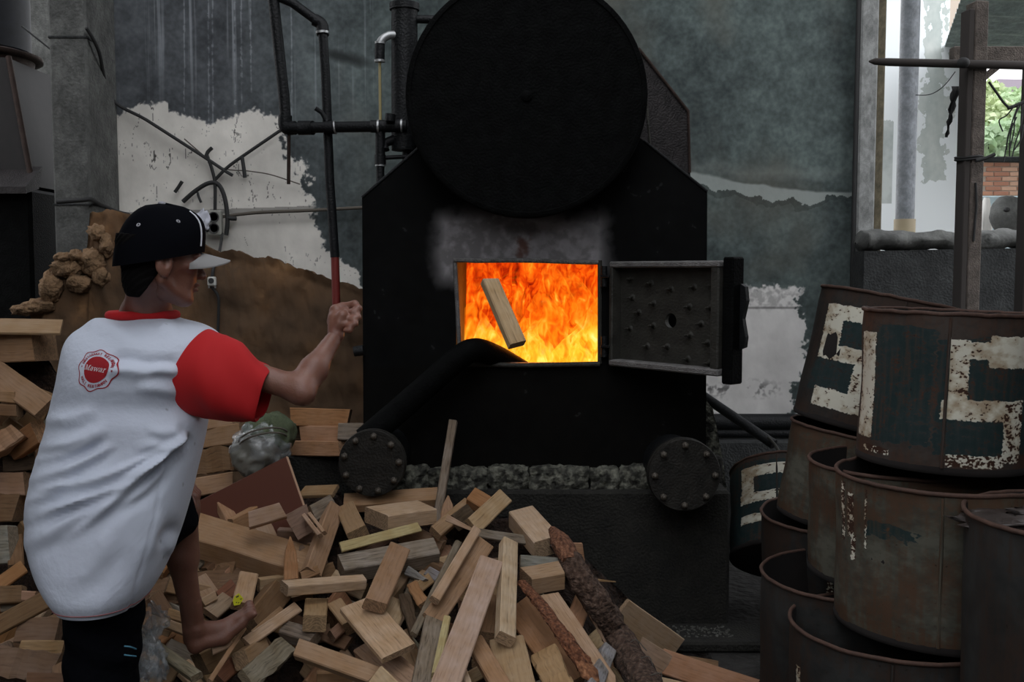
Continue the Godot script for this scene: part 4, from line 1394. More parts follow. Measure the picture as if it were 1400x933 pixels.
func build_drums() -> void:
	tri_mat("drum_inside", rgb(30, 23, 20), 0.95, 0.0, M.soot_tex, 1.0)
	tri_mat("drum_rim", rgb(88, 62, 50), 0.8, 0.0, M.concrete.albedo_texture, 3.0)
	var brown := Color(0.25, 0.22, 0.20)
	var rust := Color(0.27, 0.19, 0.15)
	var five := func(s0: float, w: float, h0: float, h1: float) -> Array:   # block figure 5: left edge, width in degrees, bottom and top
		var t := (h1 - h0)
		return [[s0, s0 + w, h1 - 0.19 * t, h1], [s0, s0 + w * 0.27, h1 - 0.5 * t, h1], [s0 - w * 0.03, s0 + w * 0.97, h1 - 0.64 * t, h1 - 0.47 * t], [s0 + w * 0.72, s0 + w, h0, h1 - 0.5 * t], [s0, s0 + w, h0, h0 + 0.15 * t]]
	# figures 15 on the front drum
	var t1 := drum_tex(301, [[-75, -53, 0.14, 0.85, 0.5], [0, 13, 0.42, 0.84, 0.3], [2, 27, 0.72, 0.83, 0.45], [25, 60, 0.67, 0.87, 0.75], [-3, 54, 0.33, 0.46, 0.5], [38, 54, 0.06, 0.45, 0.12], [2, 40, 0.03, 0.11, -0.05], [-62, -36, 0.05, 0.09, -0.15]],
		[[-52, -8, 0.14, 0.92], [-6, 70, 0.10, 0.86]], brown, rust)
	var t2 := drum_tex(311, [[-59, -22, 0.76, 0.87, 0.6], [-59, -40, 0.45, 0.87, 0.55], [-57, -16, 0.45, 0.57, 0.5], [-24, -12, 0.10, 0.57, 0.5], [-52, -11, 0.09, 0.23, 0.5]], [[-40, 40, 0.5, 0.85], [-60, -20, 0.2, 0.5]], Color(0.19, 0.18, 0.17), Color(0.22, 0.165, 0.135))
	var t3 := drum_tex(321, five.call(-38.0, 56.0, 0.22, 0.88), [[-95, 70, 0.02, 0.93]], Color(0.17, 0.20, 0.20), rust)
	var t4 := drum_tex(331, [[-66, -62, 0.55, 0.95, -0.12], [-58, -52, 0.6, 0.9, -0.15], [-54, -50, 0.45, 0.62, -0.1], [-42.5, -41.5, 0.55, 0.95, 0.1]], [[-40, -12, 0.66, 0.74]], Color(0.34, 0.335, 0.295), Color(0.30, 0.215, 0.155))
	var t5 := drum_tex(341, [[-62, -57, 0.2, 0.8, 0.1], [-30, -26, 0.2, 0.75, 0.0], [-24, 0, 0.55, 0.72, 0.0]], [[-80, -20, 0.1, 0.55], [0, 50, 0.2, 0.7]], Color(0.19, 0.19, 0.185), Color(0.20, 0.145, 0.115))
	var m1 := drum_mat("drum_paint_fifteen", t1)
	var m2 := drum_mat("drum_paint_five", t2)
	var m3 := drum_mat("drum_paint_teal", t3)
	var m4 := drum_mat("drum_paint_olive", t4)
	var m5 := drum_mat("drum_paint_dark", t5)
	# front stack
	drum("rusty cut-off drum painted with a white 15, on top of the front stack", P(1287, 631, 2.95), P(1300, 427, 2.95), 112 * 2.95 / F, m1, 0)
	var c := P(1290, 648, 2.8)
	drum("wide olive grey open drum streaked with rust, carrying the drum marked 15", Vector3(c.x, 0.555, -2.8), Vector3(c.x, c.y, -2.8), 0.286, m4, 0)
	c = P(1217, 856, 2.8)
	drum("dark rusty-rimmed open drum lowest in the picture, at the front stack's foot", Vector3(c.x, 0, -2.8), Vector3(c.x + 0.01, c.y, -2.8), 0.284, m5, 0)
	c = P(1497, 708, 2.36)
	var o := drum("dark drum full of rubbish cut by the right edge of the picture", Vector3(c.x, 0.0, -2.36), Vector3(c.x, c.y, -2.36), 0.284, m5, 70)
	for k in 46:
		var st := ST()
		var a := rng.randf() * TAU
		var q := 0.24 * sqrt(rng.randf())
		lump(st, Vector3(sin(a) * q, c.y - 0.035 + 0.02 * rng.randf(), cos(a) * q), Vector3(0.06, 0.014, 0.05) * (0.7 + 0.6 * rng.randf()), 400 + k, 12, 8, 1.1)
		put("rubbish", st, M.rubbish if M.has("rubbish") else mat("rubbish", rgb(60, 53, 50), 0.4), o)
	# second row
	c = P(1237, 632, 3.12)
	drum("plain dark open drum standing between the olive drum and the leaning grey one", Vector3(c.x, 0.60, -3.12), Vector3(c.x, c.y, -3.12), 0.286, m4, 150)
	c = P(1169, 786, 3.12)
	drum("low dark open drum between the teal-flaked drum and the lowest front drum", Vector3(c.x, 0, -3.12), Vector3(c.x, c.y, -3.12), 0.286, m5, 180)
	# third row: figure 5 drum on a grey one on a flaked one
	c = P(1150, 700, 3.62)
	drum("open drum flaked with teal and white, lowest of the tall stack under the figure 5", Vector3(c.x + 0.02, 0.0, -3.62), Vector3(c.x, c.y, -3.60), 0.286, m5, 20)
	drum("grey drum leaning in the tall stack, directly under the figure 5 drum", P(1170, 716, 3.62), P(1192, 592, 3.62), 0.283, m4, 60)
	drum("tilted rusty drum painted with a big white 5, topmost of the tall stack", P(1194, 588, 3.62), P(1236, 414, 3.62), 0.287, m2, 0)
	# toppled teal drum near the boiler
	drum("teal drum with a white figure 5 tipped forward next to the right flange", P(1088, 770, 4.36), P(1086, 652, 4.58), 0.286, m3, -14)

# how far away the surface of the heap lies at a pixel
func heap_depth(u: float, v: float) -> float:
	var right := lerpf(4.02, 3.22, (v - 670.0) / 263.0)
	var fd := 1.55 / tan(deg_to_rad(4.0) + atan((v - 466.5) / F)) - 0.07
	if u > 780.0:
		right = lerpf(right, minf(fd, 4.02), clampf((u - 780.0) / 110.0, 0, 1))
	var left: float = lerpf(3.95, 3.2, clampf((v - 690.0) / 243.0, 0, 1.2))
	if v < 700.0:
		left = lerpf(4.3, 3.95, clampf((v - 640.0) / 60.0, 0, 1))
	if u < 260.0:
		var far := lerpf(3.75, 3.15, clampf((v - 690.0) / 243.0, 0, 1.2))
		left = lerpf(far, left, clampf((u - 120.0) / 140.0, 0, 1))
	return lerpf(left, right, clampf((u - 400.0) / 60.0, 0, 1))

# a sawn piece: 8-sided section (a box with its edges broken) along L, ends in end grain; taper and ragged for split pieces
func wood_mesh(length: float, w: float, t: float, col: Color, sd: int, kind := "") -> ArrayMesh:
	var r := RandomNumberGenerator.new()
	r.seed = sd
	var st := ST()
	var ch := minf(0.004, minf(w, t) * 0.18)
	var rings := 4
	var hw := w / 2
	var ht := t / 2
	var sect := [Vector2(hw, -ht + ch), Vector2(hw, ht - ch), Vector2(hw - ch, ht), Vector2(-hw + ch, ht), Vector2(-hw, ht - ch), Vector2(-hw, -ht + ch), Vector2(-hw + ch, -ht), Vector2(hw - ch, -ht)]
	if kind == "rough":
		rings = 9
	var rows := []
	var skew0 := r.randf_range(-0.12, 0.12) * w
	var skew1 := r.randf_range(-0.12, 0.12) * w
	var offu := r.randf() * 3.0
	var nn := noise(sd, 6.0, 3)
	for j in rings:
		var f := j / (rings - 1.0)
		var row := PackedVector3Array()
		var sw := 1.0 + r.randf_range(-0.03, 0.03)
		var s2 := 1.0 + r.randf_range(-0.05, 0.05)
		if kind == "point":
			sw *= 1.0 if f < 0.55 else lerpf(1.0, 0.12, (f - 0.55) / 0.45)
		if kind == "taper":
			sw *= lerpf(1.0, 0.35, f)
		for k in 8:
			var p: Vector2 = sect[k]
			var y := (f - 0.5) * length
			if j == 0:
				y += skew0 * p.x / hw
			if j == rings - 1:
				y += skew1 * p.x / hw
			var q := Vector3(p.x * sw, y, p.y * s2)
			if kind == "rough":
				q.x *= 1.0 + 0.35 * nn.get_noise_3d(k * 3.0, f * 3.0, 0)
				q.z *= 1.0 + 0.5 * nn.get_noise_3d(k * 3.0, f * 3.0, 9)
				if j == 0 or j == rings - 1:
					q.y += 0.12 * w * nn.get_noise_3d(k * 7.0, 0, j)
			row.append(q)
		rows.append(row)
	var per := 0.0
	for k in 8:
		var k2 := (k + 1) % 8
		var e: float = sect[k].distance_to(sect[k2])
		for j in rings - 1:
			var a: Vector3 = rows[j][k]
			var b: Vector3 = rows[j][k2]
			var c: Vector3 = rows[j + 1][k2]
			var d: Vector3 = rows[j + 1][k]
			# seen from outside: k to k2 runs counter-clockwise looking down -y, so order d, c, b, a
			quad(st, d, c, b, a, Vector2(d.y + offu, per), Vector2(c.y + offu, per + e), Vector2(b.y + offu, per + e), Vector2(a.y + offu, per), col)
		per += e
	var mesh := st.commit()
	var en := ST()
	var ecol := col.lerp(Color(0.42, 0.31, 0.2), 0.35).darkened(0.12)
	for e in 2:
		var row: PackedVector3Array = rows[0] if e == 0 else rows[rings - 1]
		for k in range(1, 7):
			var a := row[0]
			var b := row[k]
			var c := row[k + 1]
			if e == 0:
				var tmp := b
				b = c
				c = tmp
			var n := (c - a).cross(b - a).normalized()
			if (n.y > 0) == (e == 0):
				n = -n
				var tmp2 := b
				b = c
				c = tmp2
			for q in [a, b, c]:
				vert(en, q, n, Vector2(q.x + offu, q.z + offu * 0.7), ecol)
	en.commit(mesh)
	return mesh

var tones := {"pale": Color(0.58, 0.405, 0.26), "tan": Color(0.44, 0.28, 0.163), "brown": Color(0.25, 0.15, 0.088), "grey": Color(0.26, 0.22, 0.165), "dark": Color(0.11, 0.075, 0.05), "orange": Color(0.42, 0.215, 0.105), "pink": Color(0.60, 0.43, 0.325), "red": Color(0.28, 0.125, 0.075), "ash": Color(0.29, 0.275, 0.25), "yellow": Color(0.55, 0.43, 0.22)}
var wood_count := 0

var pieces := []            # [u, v, short name] of the pieces that can be told apart, to describe the buried ones by
var said := {}

func note_piece(u: float, v: float, label: String, group: String) -> void:
	if group != "":
		return
	var short := []
	for w in label.split(" "):
		if w.trim_suffix(",") in ["lying", "slanting", "standing", "under", "on", "at", "in", "of", "resting", "leaning", "poking", "behind", "below", "beside", "with", "touching", "showing", "running", "wedged", "just", "directly", "cut", "right", "left", "level", "supporting", "between", "among", "above", "across", "sticking", "pointing", "along", "and", "front", "that", "falls", "down", "against"]:
			break
		short.append(w)
	pieces.append([u, v, " ".join(short)])

# a buried piece is told by the nearest piece that stands out and the side of it that it lies on
func buried_label(u: float, v: float, tone: String) -> String:
	var near := pieces.duplicate()
	near.sort_custom(func(a, b): return Vector2(a[0] - u, a[1] - v).length_squared() < Vector2(b[0] - u, b[1] - v).length_squared())
	for size in ["", "small ", "other "]:
		for k in 14:
			var p: Array = near[k]
			var d := Vector2(u - p[0], v - p[1])
			var side := ("right of" if d.x > 0 else "left of") if absf(d.x) > absf(d.y) else ("below" if d.y > 0 else "above")
			var text := "%s%s offcut half buried %s the %s" % [size, tone, side, p[2]]
			if not said.has(text) and text.split(" ").size() <= 16:
				said[text] = true
				return text
	return "%s offcut buried in the heap" % tone

func wood(called: String, u1: float, v1: float, z1: float, u2: float, v2: float, z2: float, w: float, t: float, phi: float, tone: String, label: String, kind := "", group := "") -> MeshInstance3D:
	wood_count += 1
	note_piece((u1 + u2) / 2, (v1 + v2) / 2, label, group)
	var d1 := heap_depth(u1, v1) - z1
	var d2 := heap_depth(u2, v2) - z2
	return wood_at(called, P(u1, v1, d1), P(u2, v2, d2), w * (d1 + d2) / 2 / F, t * (d1 + d2) / 2 / F, phi, tone, label, kind, group)

func wood_at(called: String, a: Vector3, b: Vector3, w: float, t: float, phi: float, tone: String, label: String, kind := "", group := "") -> MeshInstance3D:
	var mid := (a + b) / 2
	var y := (b - a).normalized()
	var cam := (EYE - mid).normalized()
	var n0 := (cam - y * cam.dot(y)).normalized()
	var w0 := n0.cross(y)
	var f := deg_to_rad(phi)
	var n := n0 * cos(f) + w0 * sin(f)
	var x := y.cross(n)
	var col: Color = tones[tone]
	var j := rng.randf_range(-0.09, 0.09)
	col = col.lightened(j) if j > 0 else col.darkened(-j)
	col = Color(col.r, col.g * (1.0 + rng.randf_range(-0.05, 0.05)), col.b * (1.0 + rng.randf_range(-0.08, 0.08)))
	var mesh := wood_mesh(a.distance_to(b), w, t, col, 1000 + wood_count, kind)
	var o := MeshInstance3D.new()
	o.name = numbered(called)
	o.mesh = mesh
	var g := "grain_worn" if tone in ["grey", "dark", "ash"] else ("grain_a" if wood_count % 2 else "grain_b")
	o.set_surface_override_material(0, M[g])
	o.set_surface_override_material(1, M["end_grain"])
	o.transform = Transform3D(Basis(x, y, n), mid - n * t / 2)
	add_child(o, true)
	tag(o, label, "wood", group)
	return o

# a block of which three faces show: its nearest corner and the ends of the three edges that leave it (along, across, down)
func wood_corner(called: String, u: float, v: float, z: float, e1: Vector2, e2: Vector2, e3: Vector2, tone: String, label: String) -> MeshInstance3D:
	wood_count += 1
	note_piece(u, v, label, "")
	var c12 := minf(e1.dot(e2), -1.0)
	var c13 := minf(e1.dot(e3), -1.0)
	var c23 := minf(e2.dot(e3), -1.0)
	var z1 := sqrt(-c12 * c13 / c23)
	var d := heap_depth(u, v) - z
	var k := d / F
	var p0 := P(u, v, d)
	# square edges as seen from the corner: right, up and towards the viewer there
	var back := (p0 - EYE).normalized()
	var rx := Vector3(1, 0, 0)
	rx = (rx - back * rx.dot(back)).normalized()
	var uy := rx.cross(back)
	if uy.y < 0:
		uy = -uy
	var a := (rx * e1.x - uy * e1.y + back * z1) * k
	var b := (rx * e2.x - uy * e2.y + back * (-c12 / z1)) * k
	var c := (rx * e3.x - uy * e3.y + back * (-c13 / z1)) * k
	var y := a.normalized()
	var x := (b - y * b.dot(y)).normalized()
	var n := x.cross(y)
	var col: Color = tones[tone]
	col = col.lightened(rng.randf_range(0.0, 0.08))
	var o := MeshInstance3D.new()
	o.name = numbered(called)
	o.mesh = wood_mesh(a.length(), b.length(), c.length(), col, 1000 + wood_count)
	o.set_surface_override_material(0, M["grain_worn" if tone == "grey" else ("grain_a" if wood_count % 2 else "grain_b")])
	o.set_surface_override_material(1, M["end_grain"])
	o.transform = Transform3D(Basis(x, y, n), p0 + (a + b + c) / 2)
	add_child(o, true)
	tag(o, label, "wood")
	return o

func wood_materials() -> void:
	for g in [["grain_a", 501, 0.065, 0.8], ["grain_b", 502, 0.10, 0.75], ["grain_worn", 503, 0.16, 0.9]]:
		var n1 := noise(g[1], 0.01, 3)
		var n2 := noise(g[1] + 10, 0.05, 3)
		var n3 := noise(g[1] + 20, 0.02, 3)
		var am: float = g[2]
		var tx := paint(512, 256, func(x, y):
			# grain runs along x; lines follow a slow wave; ends are folded so that repeats meet
			var fx: float = absf(x - 256.0)
			var fy: float = absf(y - 128.0)
			var wv: float = 14.0 * n3.get_noise_2d(fx * 0.25, fy * 0.3)
			var ring: float = sin((fy + wv) * 0.42 + 5.0 * n1.get_noise_2d(fx * 0.2, fy * 0.7))
			var fib: float = n2.get_noise_2d(fx * 0.16, fy * 2.6)
			var blot: float = n1.get_noise_2d(fx * 1.1, fy * 1.1)
			var q := 0.88 + am * (0.22 * ring + 0.65 * fib + 0.55 * blot)
			if fib < -0.42:
				q -= am * 0.9
			return Color(q, q * (0.985 + 0.03 * blot), q * (0.96 + 0.08 * blot)))
		var m := mat(g[0], Color.WHITE, g[3], 0.0, tx)
		m.vertex_color_use_as_albedo = true
		m.uv1_scale = Vector3(1.9, 3.8, 1)
		m.metallic_specular = 0.3
		m.heightmap_enabled = true
		m.heightmap_texture = tx
		m.heightmap_scale = 0.15
	var n4 := noise(531, 0.02, 3)
	var et := paint(256, 256, func(x, y):
		var fx: float = absf(x - 128.0)
		var fy: float = absf(y - 128.0)
		var r := Vector2(fx + 60, fy + 140).length() + 12.0 * n4.get_noise_2d(fx, fy)
		var q: float = 0.84 + 0.09 * sin(r * 0.6) + 0.16 * n4.get_noise_2d(fx * 2.0, fy * 2.0)
		return Color(q, q * 0.97, q * 0.93))
	var em := mat("end_grain", Color.WHITE, 0.9, 0.0, et)
	em.vertex_color_use_as_albedo = true
	em.uv1_scale = Vector3(5, 5, 1)
	tri_mat("bark", rgb(128, 116, 108), 1.0, 0.0, noise_tex(512, 512, 541, 0.03, 6, ramp([[0.0, Color(0.25, 0.2, 0.17)], [0.4, Color(0.55, 0.46, 0.40)], [0.65, Color(0.75, 0.66, 0.6)], [1.0, Color(1, 0.97, 0.94)]])), 3.0, noise_tex(512, 512, 542, 0.03, 6), 2.0)
	tri_mat("bark_rust", rgb(176, 130, 100), 1.0, 0.0, M.bark.albedo_texture, 4.0, M.bark.heightmap_texture, 1.5)
	mat("laminate", rgb(94, 54, 41), 0.42)
	mat("laminate_edge", rgb(196, 158, 130), 0.8)

func build_wood() -> void:
	wood_materials()
	build_heap_core()
	var B := "wood_block"
	var K := "wood_plank"
	var S := "wood_strip"
	# ---- stack at the far left, behind the man's back ----
	wood(K, -30, 444, 0.02, 84, 446, 0.0, 40, 4, 62, "tan", "flat board lying on top of the tall stack at the left edge")
	wood(B, -40, 474, 0.0, 45, 472, 0.02, 46, 60, 0, "tan", "thick square beam end directly under the top board at the left edge")
	wood(K, -12, 505, 0.03, 60, 556, 0.12, 34, 14, 8, "tan", "plank slanting down toward the man's shoulder blade under the square beam")
	wood(B, -20, 540, 0.1, 20, 544, 0.1, 16, 20, 0, "tan", "small slab at the left edge just below the slanting plank")
	wood(B, -20, 560, 0.12, 22, 562, 0.12, 17, 20, 0, "brown", "second small slab at the left edge below the slanting plank")
	wood(B, -16, 616, 0.16, 24, 588, 0.12, 26, 20, 20, "tan", "rough splintered log end at the left edge", "rough")
	wood(B, 12, 617, 0.05, 47, 592, 0.1, 31, 22, 15, "orange", "orange-brown split block beside the rough splintered log end")
	wood(B, 4, 636, 0.02, 48, 632, 0.02, 22, 22, 0, "dark", "dark brown chunk under the orange-brown split block at the left")
	wood(B, -14, 662, 0.06, 33, 662, 0.06, 32, 30, 0, "tan", "dusty squared block at the left edge level with the shirt's lower fold")
	wood(B, -14, 694, 0.07, 22, 694, 0.07, 40, 30, 0, "brown", "dull brown block at the left edge beside the shirt's widest point")
	wood(B, -12, 745, 0.1, 12, 745, 0.1, 52, 30, 0, "ash", "pale greyish block cut by the left edge of the picture")
	wood(B, 20, 732, 0.04, 22, 772, 0.06, 20, 18, 0, "brown", "small upright brown block beside the pale greyish one")
	wood(K, -12, 806, 0.1, 33, 774, 0.08, 19, 10, 10, "orange", "short reddish-tan slat slanting up at the left edge")
	wood(B, -10, 814, 0.08, 30, 812, 0.08, 24, 18, 10, "brown", "dull brown block under the short reddish-tan slat")
	wood(B, 29, 815, 0.1, 47, 816, 0.1, 14, 12, 0, "orange", "little orange-brown offcut wedged beside a dull brown block")
	wood(K, -16, 862, 0.14, 66, 818, 0.16, 26, 12, 10, "brown", "long dark brown plank slanting up to the shirt hem at the left")
	wood(B, 22, 862, 0.1, 78, 860, 0.1, 34, 24, 5, "brown", "wide brown block with a chipped face below the long slanting plank")
	wood(B, 26, 886, 0.16, 86, 886, 0.16, 20, 24, 0, "tan", "squared tan block touching the man's dark shorts")
	wood(B, -16, 902, 0.18, 74, 912, 0.2, 40, 30, 10, "brown", "big brown beam in the bottom left corner of the picture", "rough")
	wood(B, 80, 894, 0.17, 79, 922, 0.22, 14, 12, 0, "tan", "small tan block standing between the corner beam and the shorts")
	wood(B, 36, 930, 0.22, 92, 932, 0.22, 22, 20, 10, "brown", "brown block at the bottom edge right of the corner beam")
	# ---- stacks against the mud wall, behind the man's arm ----
	wood(B, 270, 583, 0.0, 316, 574, 0.0, 15, 40, 10, "tan", "top slab of the stack between the man's sleeve and the bundle")
	wood(B, 262, 602, 0.0, 328, 592, 0.02, 27, 40, 0, "tan", "second slab of the stack left of the plastic-wrapped bundle")
	wood(B, 258, 634, 0.02, 320, 626, 0.03, 36, 40, 0, "brown", "thick brown slab, third down in the stack left of the bundle", "rough")
	wood(B, 258, 668, 0.04, 318, 658, 0.05, 26, 40, 5, "tan", "lowest slab of the stack left of the bundle, behind the reddish board")
	wood(B, 397, 570, 0.0, 476, 572, 0.0, 25, 44, 0, "orange", "topmost of the three stacked orange-brown blocks left of the flange")
	wood(B, 410, 593, -0.01, 468, 594, -0.01, 22, 40, 0, "orange", "middle one of the three stacked orange-brown blocks, set back slightly")
	wood(B, 397, 613, 0.01, 463, 614, 0.01, 21, 44, 0, "orange", "bottom one of the three stacked orange-brown blocks left of the flange")
	wood(B, 398, 591, -0.09, 414, 591, -0.09, 22, 30, 0, "grey", "dark grey block end in the gap beside the middle orange-brown block")
	wood(B, 462, 590, 0.05, 497, 590, 0.05, 24, 30, 12, "grey", "greyish block wedged between the orange-brown stack and the left flange")
	wood(K, 412, 671, 0.02, 458, 669, 0.02, 24, 6, 55, "tan", "flat slab in the dark below the left flange's edge")
	wood(B, 428, 702, 0.06, 457, 686, 0.04, 24, 18, 10, "grey", "dim block leaning behind the reddish board's lower corner")
	# ---- middle, round the reddish board ----
	wood(B, 340, 711, 0.2, 387, 697, 0.24, 23, 14, 12, "tan", "small squared block lying against the face of the reddish board")
	wood(K, 398, 722, 0.1, 424, 708, 0.12, 40, 5, 10, "brown", "thin brown panel piece standing under the reddish board's corner")
	wood(S, 414, 703, 0.16, 436, 731, 0.18, 6, 8, 0, "pale", "pale cut edge of a panel strip right of the reddish board")
	wood(S, 422, 701, 0.14, 442, 727, 0.16, 5, 8, 0, "pale", "second pale panel strip, parallel to and right of the first")
	wood(B, 262, 716, 0.1, 432, 768, 0.02, 60, 32, 52, "tan", "long heavy squared beam running from the man's knee to the heap's middle")
	wood(B, 398, 792, 0.14, 397, 734, 0.1, 20, 11, 0, "orange", "pointed upright shard standing in front of the long heavy beam", "point")
	wood(B, 412, 789, 0.1, 436, 779, 0.1, 13, 8, 0, "tan", "small wedge between the pointed shard and the level split plank")
	wood(B, 205, 812, 0.0, 330, 792, -0.02, 42, 34, 25, "brown", "thick brown beam lying behind the man's bare calf", "rough")
	wood(B, 341, 783, 0.1, 331, 824, 0.16, 27, 13, 0, "pale", "short pale block standing behind the yellow scrap")
	wood(B, 301, 818, 0.02, 322, 800, 0.02, 22, 14, 10, "red", "reddish block between the pale short block and the ankle")
	wood(B, 278, 824, 0.06, 296, 814, 0.06, 13, 10, 0, "pale", "little pale offcut just right of the shin")
	wood(B, 288, 838, 0.02, 314, 816, 0.02, 24, 16, 10, "tan", "tan block under the arch behind the bare foot")
	wood(B, 388, 806, 0.05, 350, 852, 0.12, 36, 24, 18, "brown", "brown squared block right of the bare toes")
	wood(S, 338, 878, 0.2, 408, 829, 0.16, 17, 8, 10, "pale", "pale split slat slanting up toward the brown squared block")
	wood(S, 346, 866, 0.17, 386, 832, 0.14, 9, 6, 0, "tan", "narrow slat lying behind and along the pale split slat")
	wood(B, 290, 889, 0.26, 317, 877, 0.26, 13, 8, 8, "pale", "tiny pale block in front of the bare heel")
	wood(S, 288, 930, 0.3, 335, 858, 0.22, 7, 5, 0, "tan", "thin stick slanting up in front of the bare foot")
	wood(B, 300, 926, 0.14, 330, 899, 0.14, 22, 14, 10, "red", "reddish-brown offcut beside the thin stick's lower end")
	wood(B, 334, 882, 0.08, 280, 908, 0.14, 32, 22, 10, "brown", "dark brown block supporting the bare foot")
	wood(K, 186, 862, 0.3, 268, 922, 0.36, 16, 12, 25, "grey", "square grey stick slanting down beside the crumpled plastic bag")
	wood(B, 214, 938, 0.3, 238, 906, 0.24, 26, 16, 10, "brown", "brown wedge at the bottom edge below the square grey stick")
	wood(B, 224, 851, 0.12, 257, 864, 0.16, 13, 8, 10, "tan", "small tan slab left of the heel, the lower of a pair")
	wood(B, 229, 838, 0.08, 254, 846, 0.1, 14, 8, 10, "tan", "small tan slab left of the heel, the upper of a pair")
	wood(B, 200, 831, 0.22, 202, 860, 0.26, 13, 9, 0, "orange", "orange-brown offcut beside the hem of the shorts and the plastic bag")
	wood(B, 367, 880, 0.12, 338, 900, 0.2, 24, 22, 12, "tan", "squared tan block with a dark end right of the foot")
	wood(K, 340, 928, 0.24, 395, 880, 0.18, 32, 14, 8, "grey", "wide weathered split plank at the bottom left of the heap", "rough")
	wood(B, 386, 856, 0.14, 429, 869, 0.16, 23, 20, 35, "grey", "small grey block with an orange-brown broken end")
	wood(K, 395, 847, 0.04, 476, 880, 0.04, 20, 8, 10, "brown", "thin dark plank under the block below the level split plank")
	wood(K, 405, 884, 0.2, 512, 922, 0.2, 27, 16, 22, "tan", "long tan plank slanting down to the right at the bottom")
	wood(B, 455, 868, 0.1, 476, 850, 0.1, 16, 14, 10, "brown", "little brown block under the broad cracked board's left side")
	# ---- the heap's crest, left half ----
	wood(K, 470, 683, -0.02, 598, 674, -0.06, 30, 14, 55, "tan", "long board lying behind the pale squared block on the crest")
	wood_corner(B, 525, 706, 0.2, Vector2(72, -10), Vector2(-22, -14), Vector2(0, 22), "pale", "pale squared block resting level on top of the heap below the left flange")
	wood(B, 470, 690, 0.0, 486, 724, 0.12, 28, 26, 0, "tan", "squared block pointing forward left of the pale block on the crest")
	wood(K, 462, 691, 0.02, 430, 782, 0.1, 26, 14, 28, "tan", "plank leaning upright at the heap's left shoulder")
	wood(B, 466, 769, 0.16, 597, 745, 0.12, 30, 32, 38, "grey", "thick weathered grey beam lying across the upper heap")
	wood(S, 466, 748, 0.2, 574, 720, 0.12, 14, 4, 20, "yellow", "thin yellowish strip lying along the top of the grey beam")
	wood(B, 548, 746, 0.22, 515, 822, 0.34, 31, 18, 0, "tan", "tan plank standing in front of the weathered grey beam")
	wood_corner(B, 393, 802, 0.28, Vector2(114, -9), Vector2(-8, -9), Vector2(-1, 15), "pale", "pale split plank lying level below the grey beam")
	wood(B, 433, 818, 0.1, 431, 842, 0.24, 32, 22, 0, "tan", "squared block end poking out below the level split plank")
	wood_corner(K, 520, 898, 0.3, Vector2(-65, -72), Vector2(52, -16), Vector2(0, 8), "pale", "broad flat board with a crack along its upper edge")
	wood(B, 456, 822, 0.14, 478, 850, 0.14, 22, 26, 10, "tan", "block corner showing at the upper end of the broad flat board")
	wood(B, 500, 880, 0.1, 582, 950, 0.2, 42, 44, 25, "tan", "heavy block supporting the broad flat board's lower end")
	wood(B, 512, 922, 0.26, 540, 950, 0.32, 30, 20, 0, "pale", "pale block end at the bottom edge under the heavy block")
	wood(B, 547, 821, 0.12, 533, 852, 0.16, 26, 14, 0, "pale", "pale squared offcut right of the standing tan plank's foot")
	wood(S, 552, 812, 0.16, 568, 864, 0.18, 16, 8, 10, "dark", "dark curved bark slab among splinters in the heap's middle", "rough")
	wood(S, 562, 797, 0.12, 578, 824, 0.14, 15, 8, 0, "orange", "orange torn chip above the dark bark slab", "rough")
	wood(B, 555, 780, 0.08, 580, 793, 0.1, 14, 8, 0, "ash", "light grey triangular chip under the grey beam's right end", "taper")
	wood(B, 583, 780, 0.08, 600, 790, 0.08, 14, 8, 0, "ash", "grey chip beside the light triangular one")
	wood(B, 570, 806, 0.08, 590, 790, 0.08, 16, 12, 0, "tan", "small brownish block below the two grey chips")
	# ---- the crest, right half ----
	wood_at("wood_stick", P(595, 722, 3.92), P(619, 574, 4.18), 0.034, 0.030, 12, "grey", "thin weathered stick standing upright against the black boiler front")
	wood(B, 611, 712, 0.02, 613, 678, -0.02, 18, 10, 0, "tan", "pointed offcut just right of the upright stick", "point")
	wood(B, 644, 674, 0.05, 672, 690, 0.05, 26, 16, 40, "orange", "orange-tan block at the very top of the heap")
	wood(K, 648, 719, 0.14, 692, 677, 0.1, 25, 10, 0, "pale", "pale plank slanting over the topmost block")
	wood(B, 626, 713, 0.04, 646, 698, 0.02, 24, 14, 0, "dark", "dark square block end under the slanting pale plank")
	wood(K, 596, 726, 0.06, 642, 686, 0.0, 20, 12, 20, "tan", "tan plank slanting up behind the dark square block end")
	wood(S, 610, 708, 0.2, 650, 727, 0.2, 10, 4, 0, "pale", "white splinter lying across the dark hollow near the crest", "taper")
	wood(S, 652, 728, 0.16, 720, 738, 0.12, 13, 6, 25, "grey", "thin grey board lying level below the big wedge block")
	wood(S, 653, 722, 0.26, 596, 818, 0.32, 14, 11, 0, "pale", "long thin pale strip slanting down to the left, leftmost of three")
	wood(K, 664, 740, 0.2, 591, 848, 0.24, 29, 12, 0, "tan", "long tan plank lying under and right of the thin pale strip")
	wood(K, 673, 764, 0.34, 606, 945, 0.46, 38, 12, 0, "pink", "largest pale plank in front, running down to the bottom edge")
	wood(B, 699, 738, 0.28, 695, 868, 0.36, 24, 18, 26, "pale", "tall pale post standing right of the largest plank, notched at its foot")
	wood_corner(B, 729, 740, 0.2, Vector2(-38, -44), Vector2(40, -7), Vector2(0, 24), "pale", "big wedge-shaped block with growth rings on its top")
	wood(B, 778, 757, 0.02, 798, 757, 0.0, 30, 20, 0, "orange", "orange-brown block end behind the bark log's torn end")
	wood(S, 712, 767, 0.2, 778, 772, 0.14, 17, 6, 10, "ash", "blue-grey weathered strip under the big wedge-shaped block")
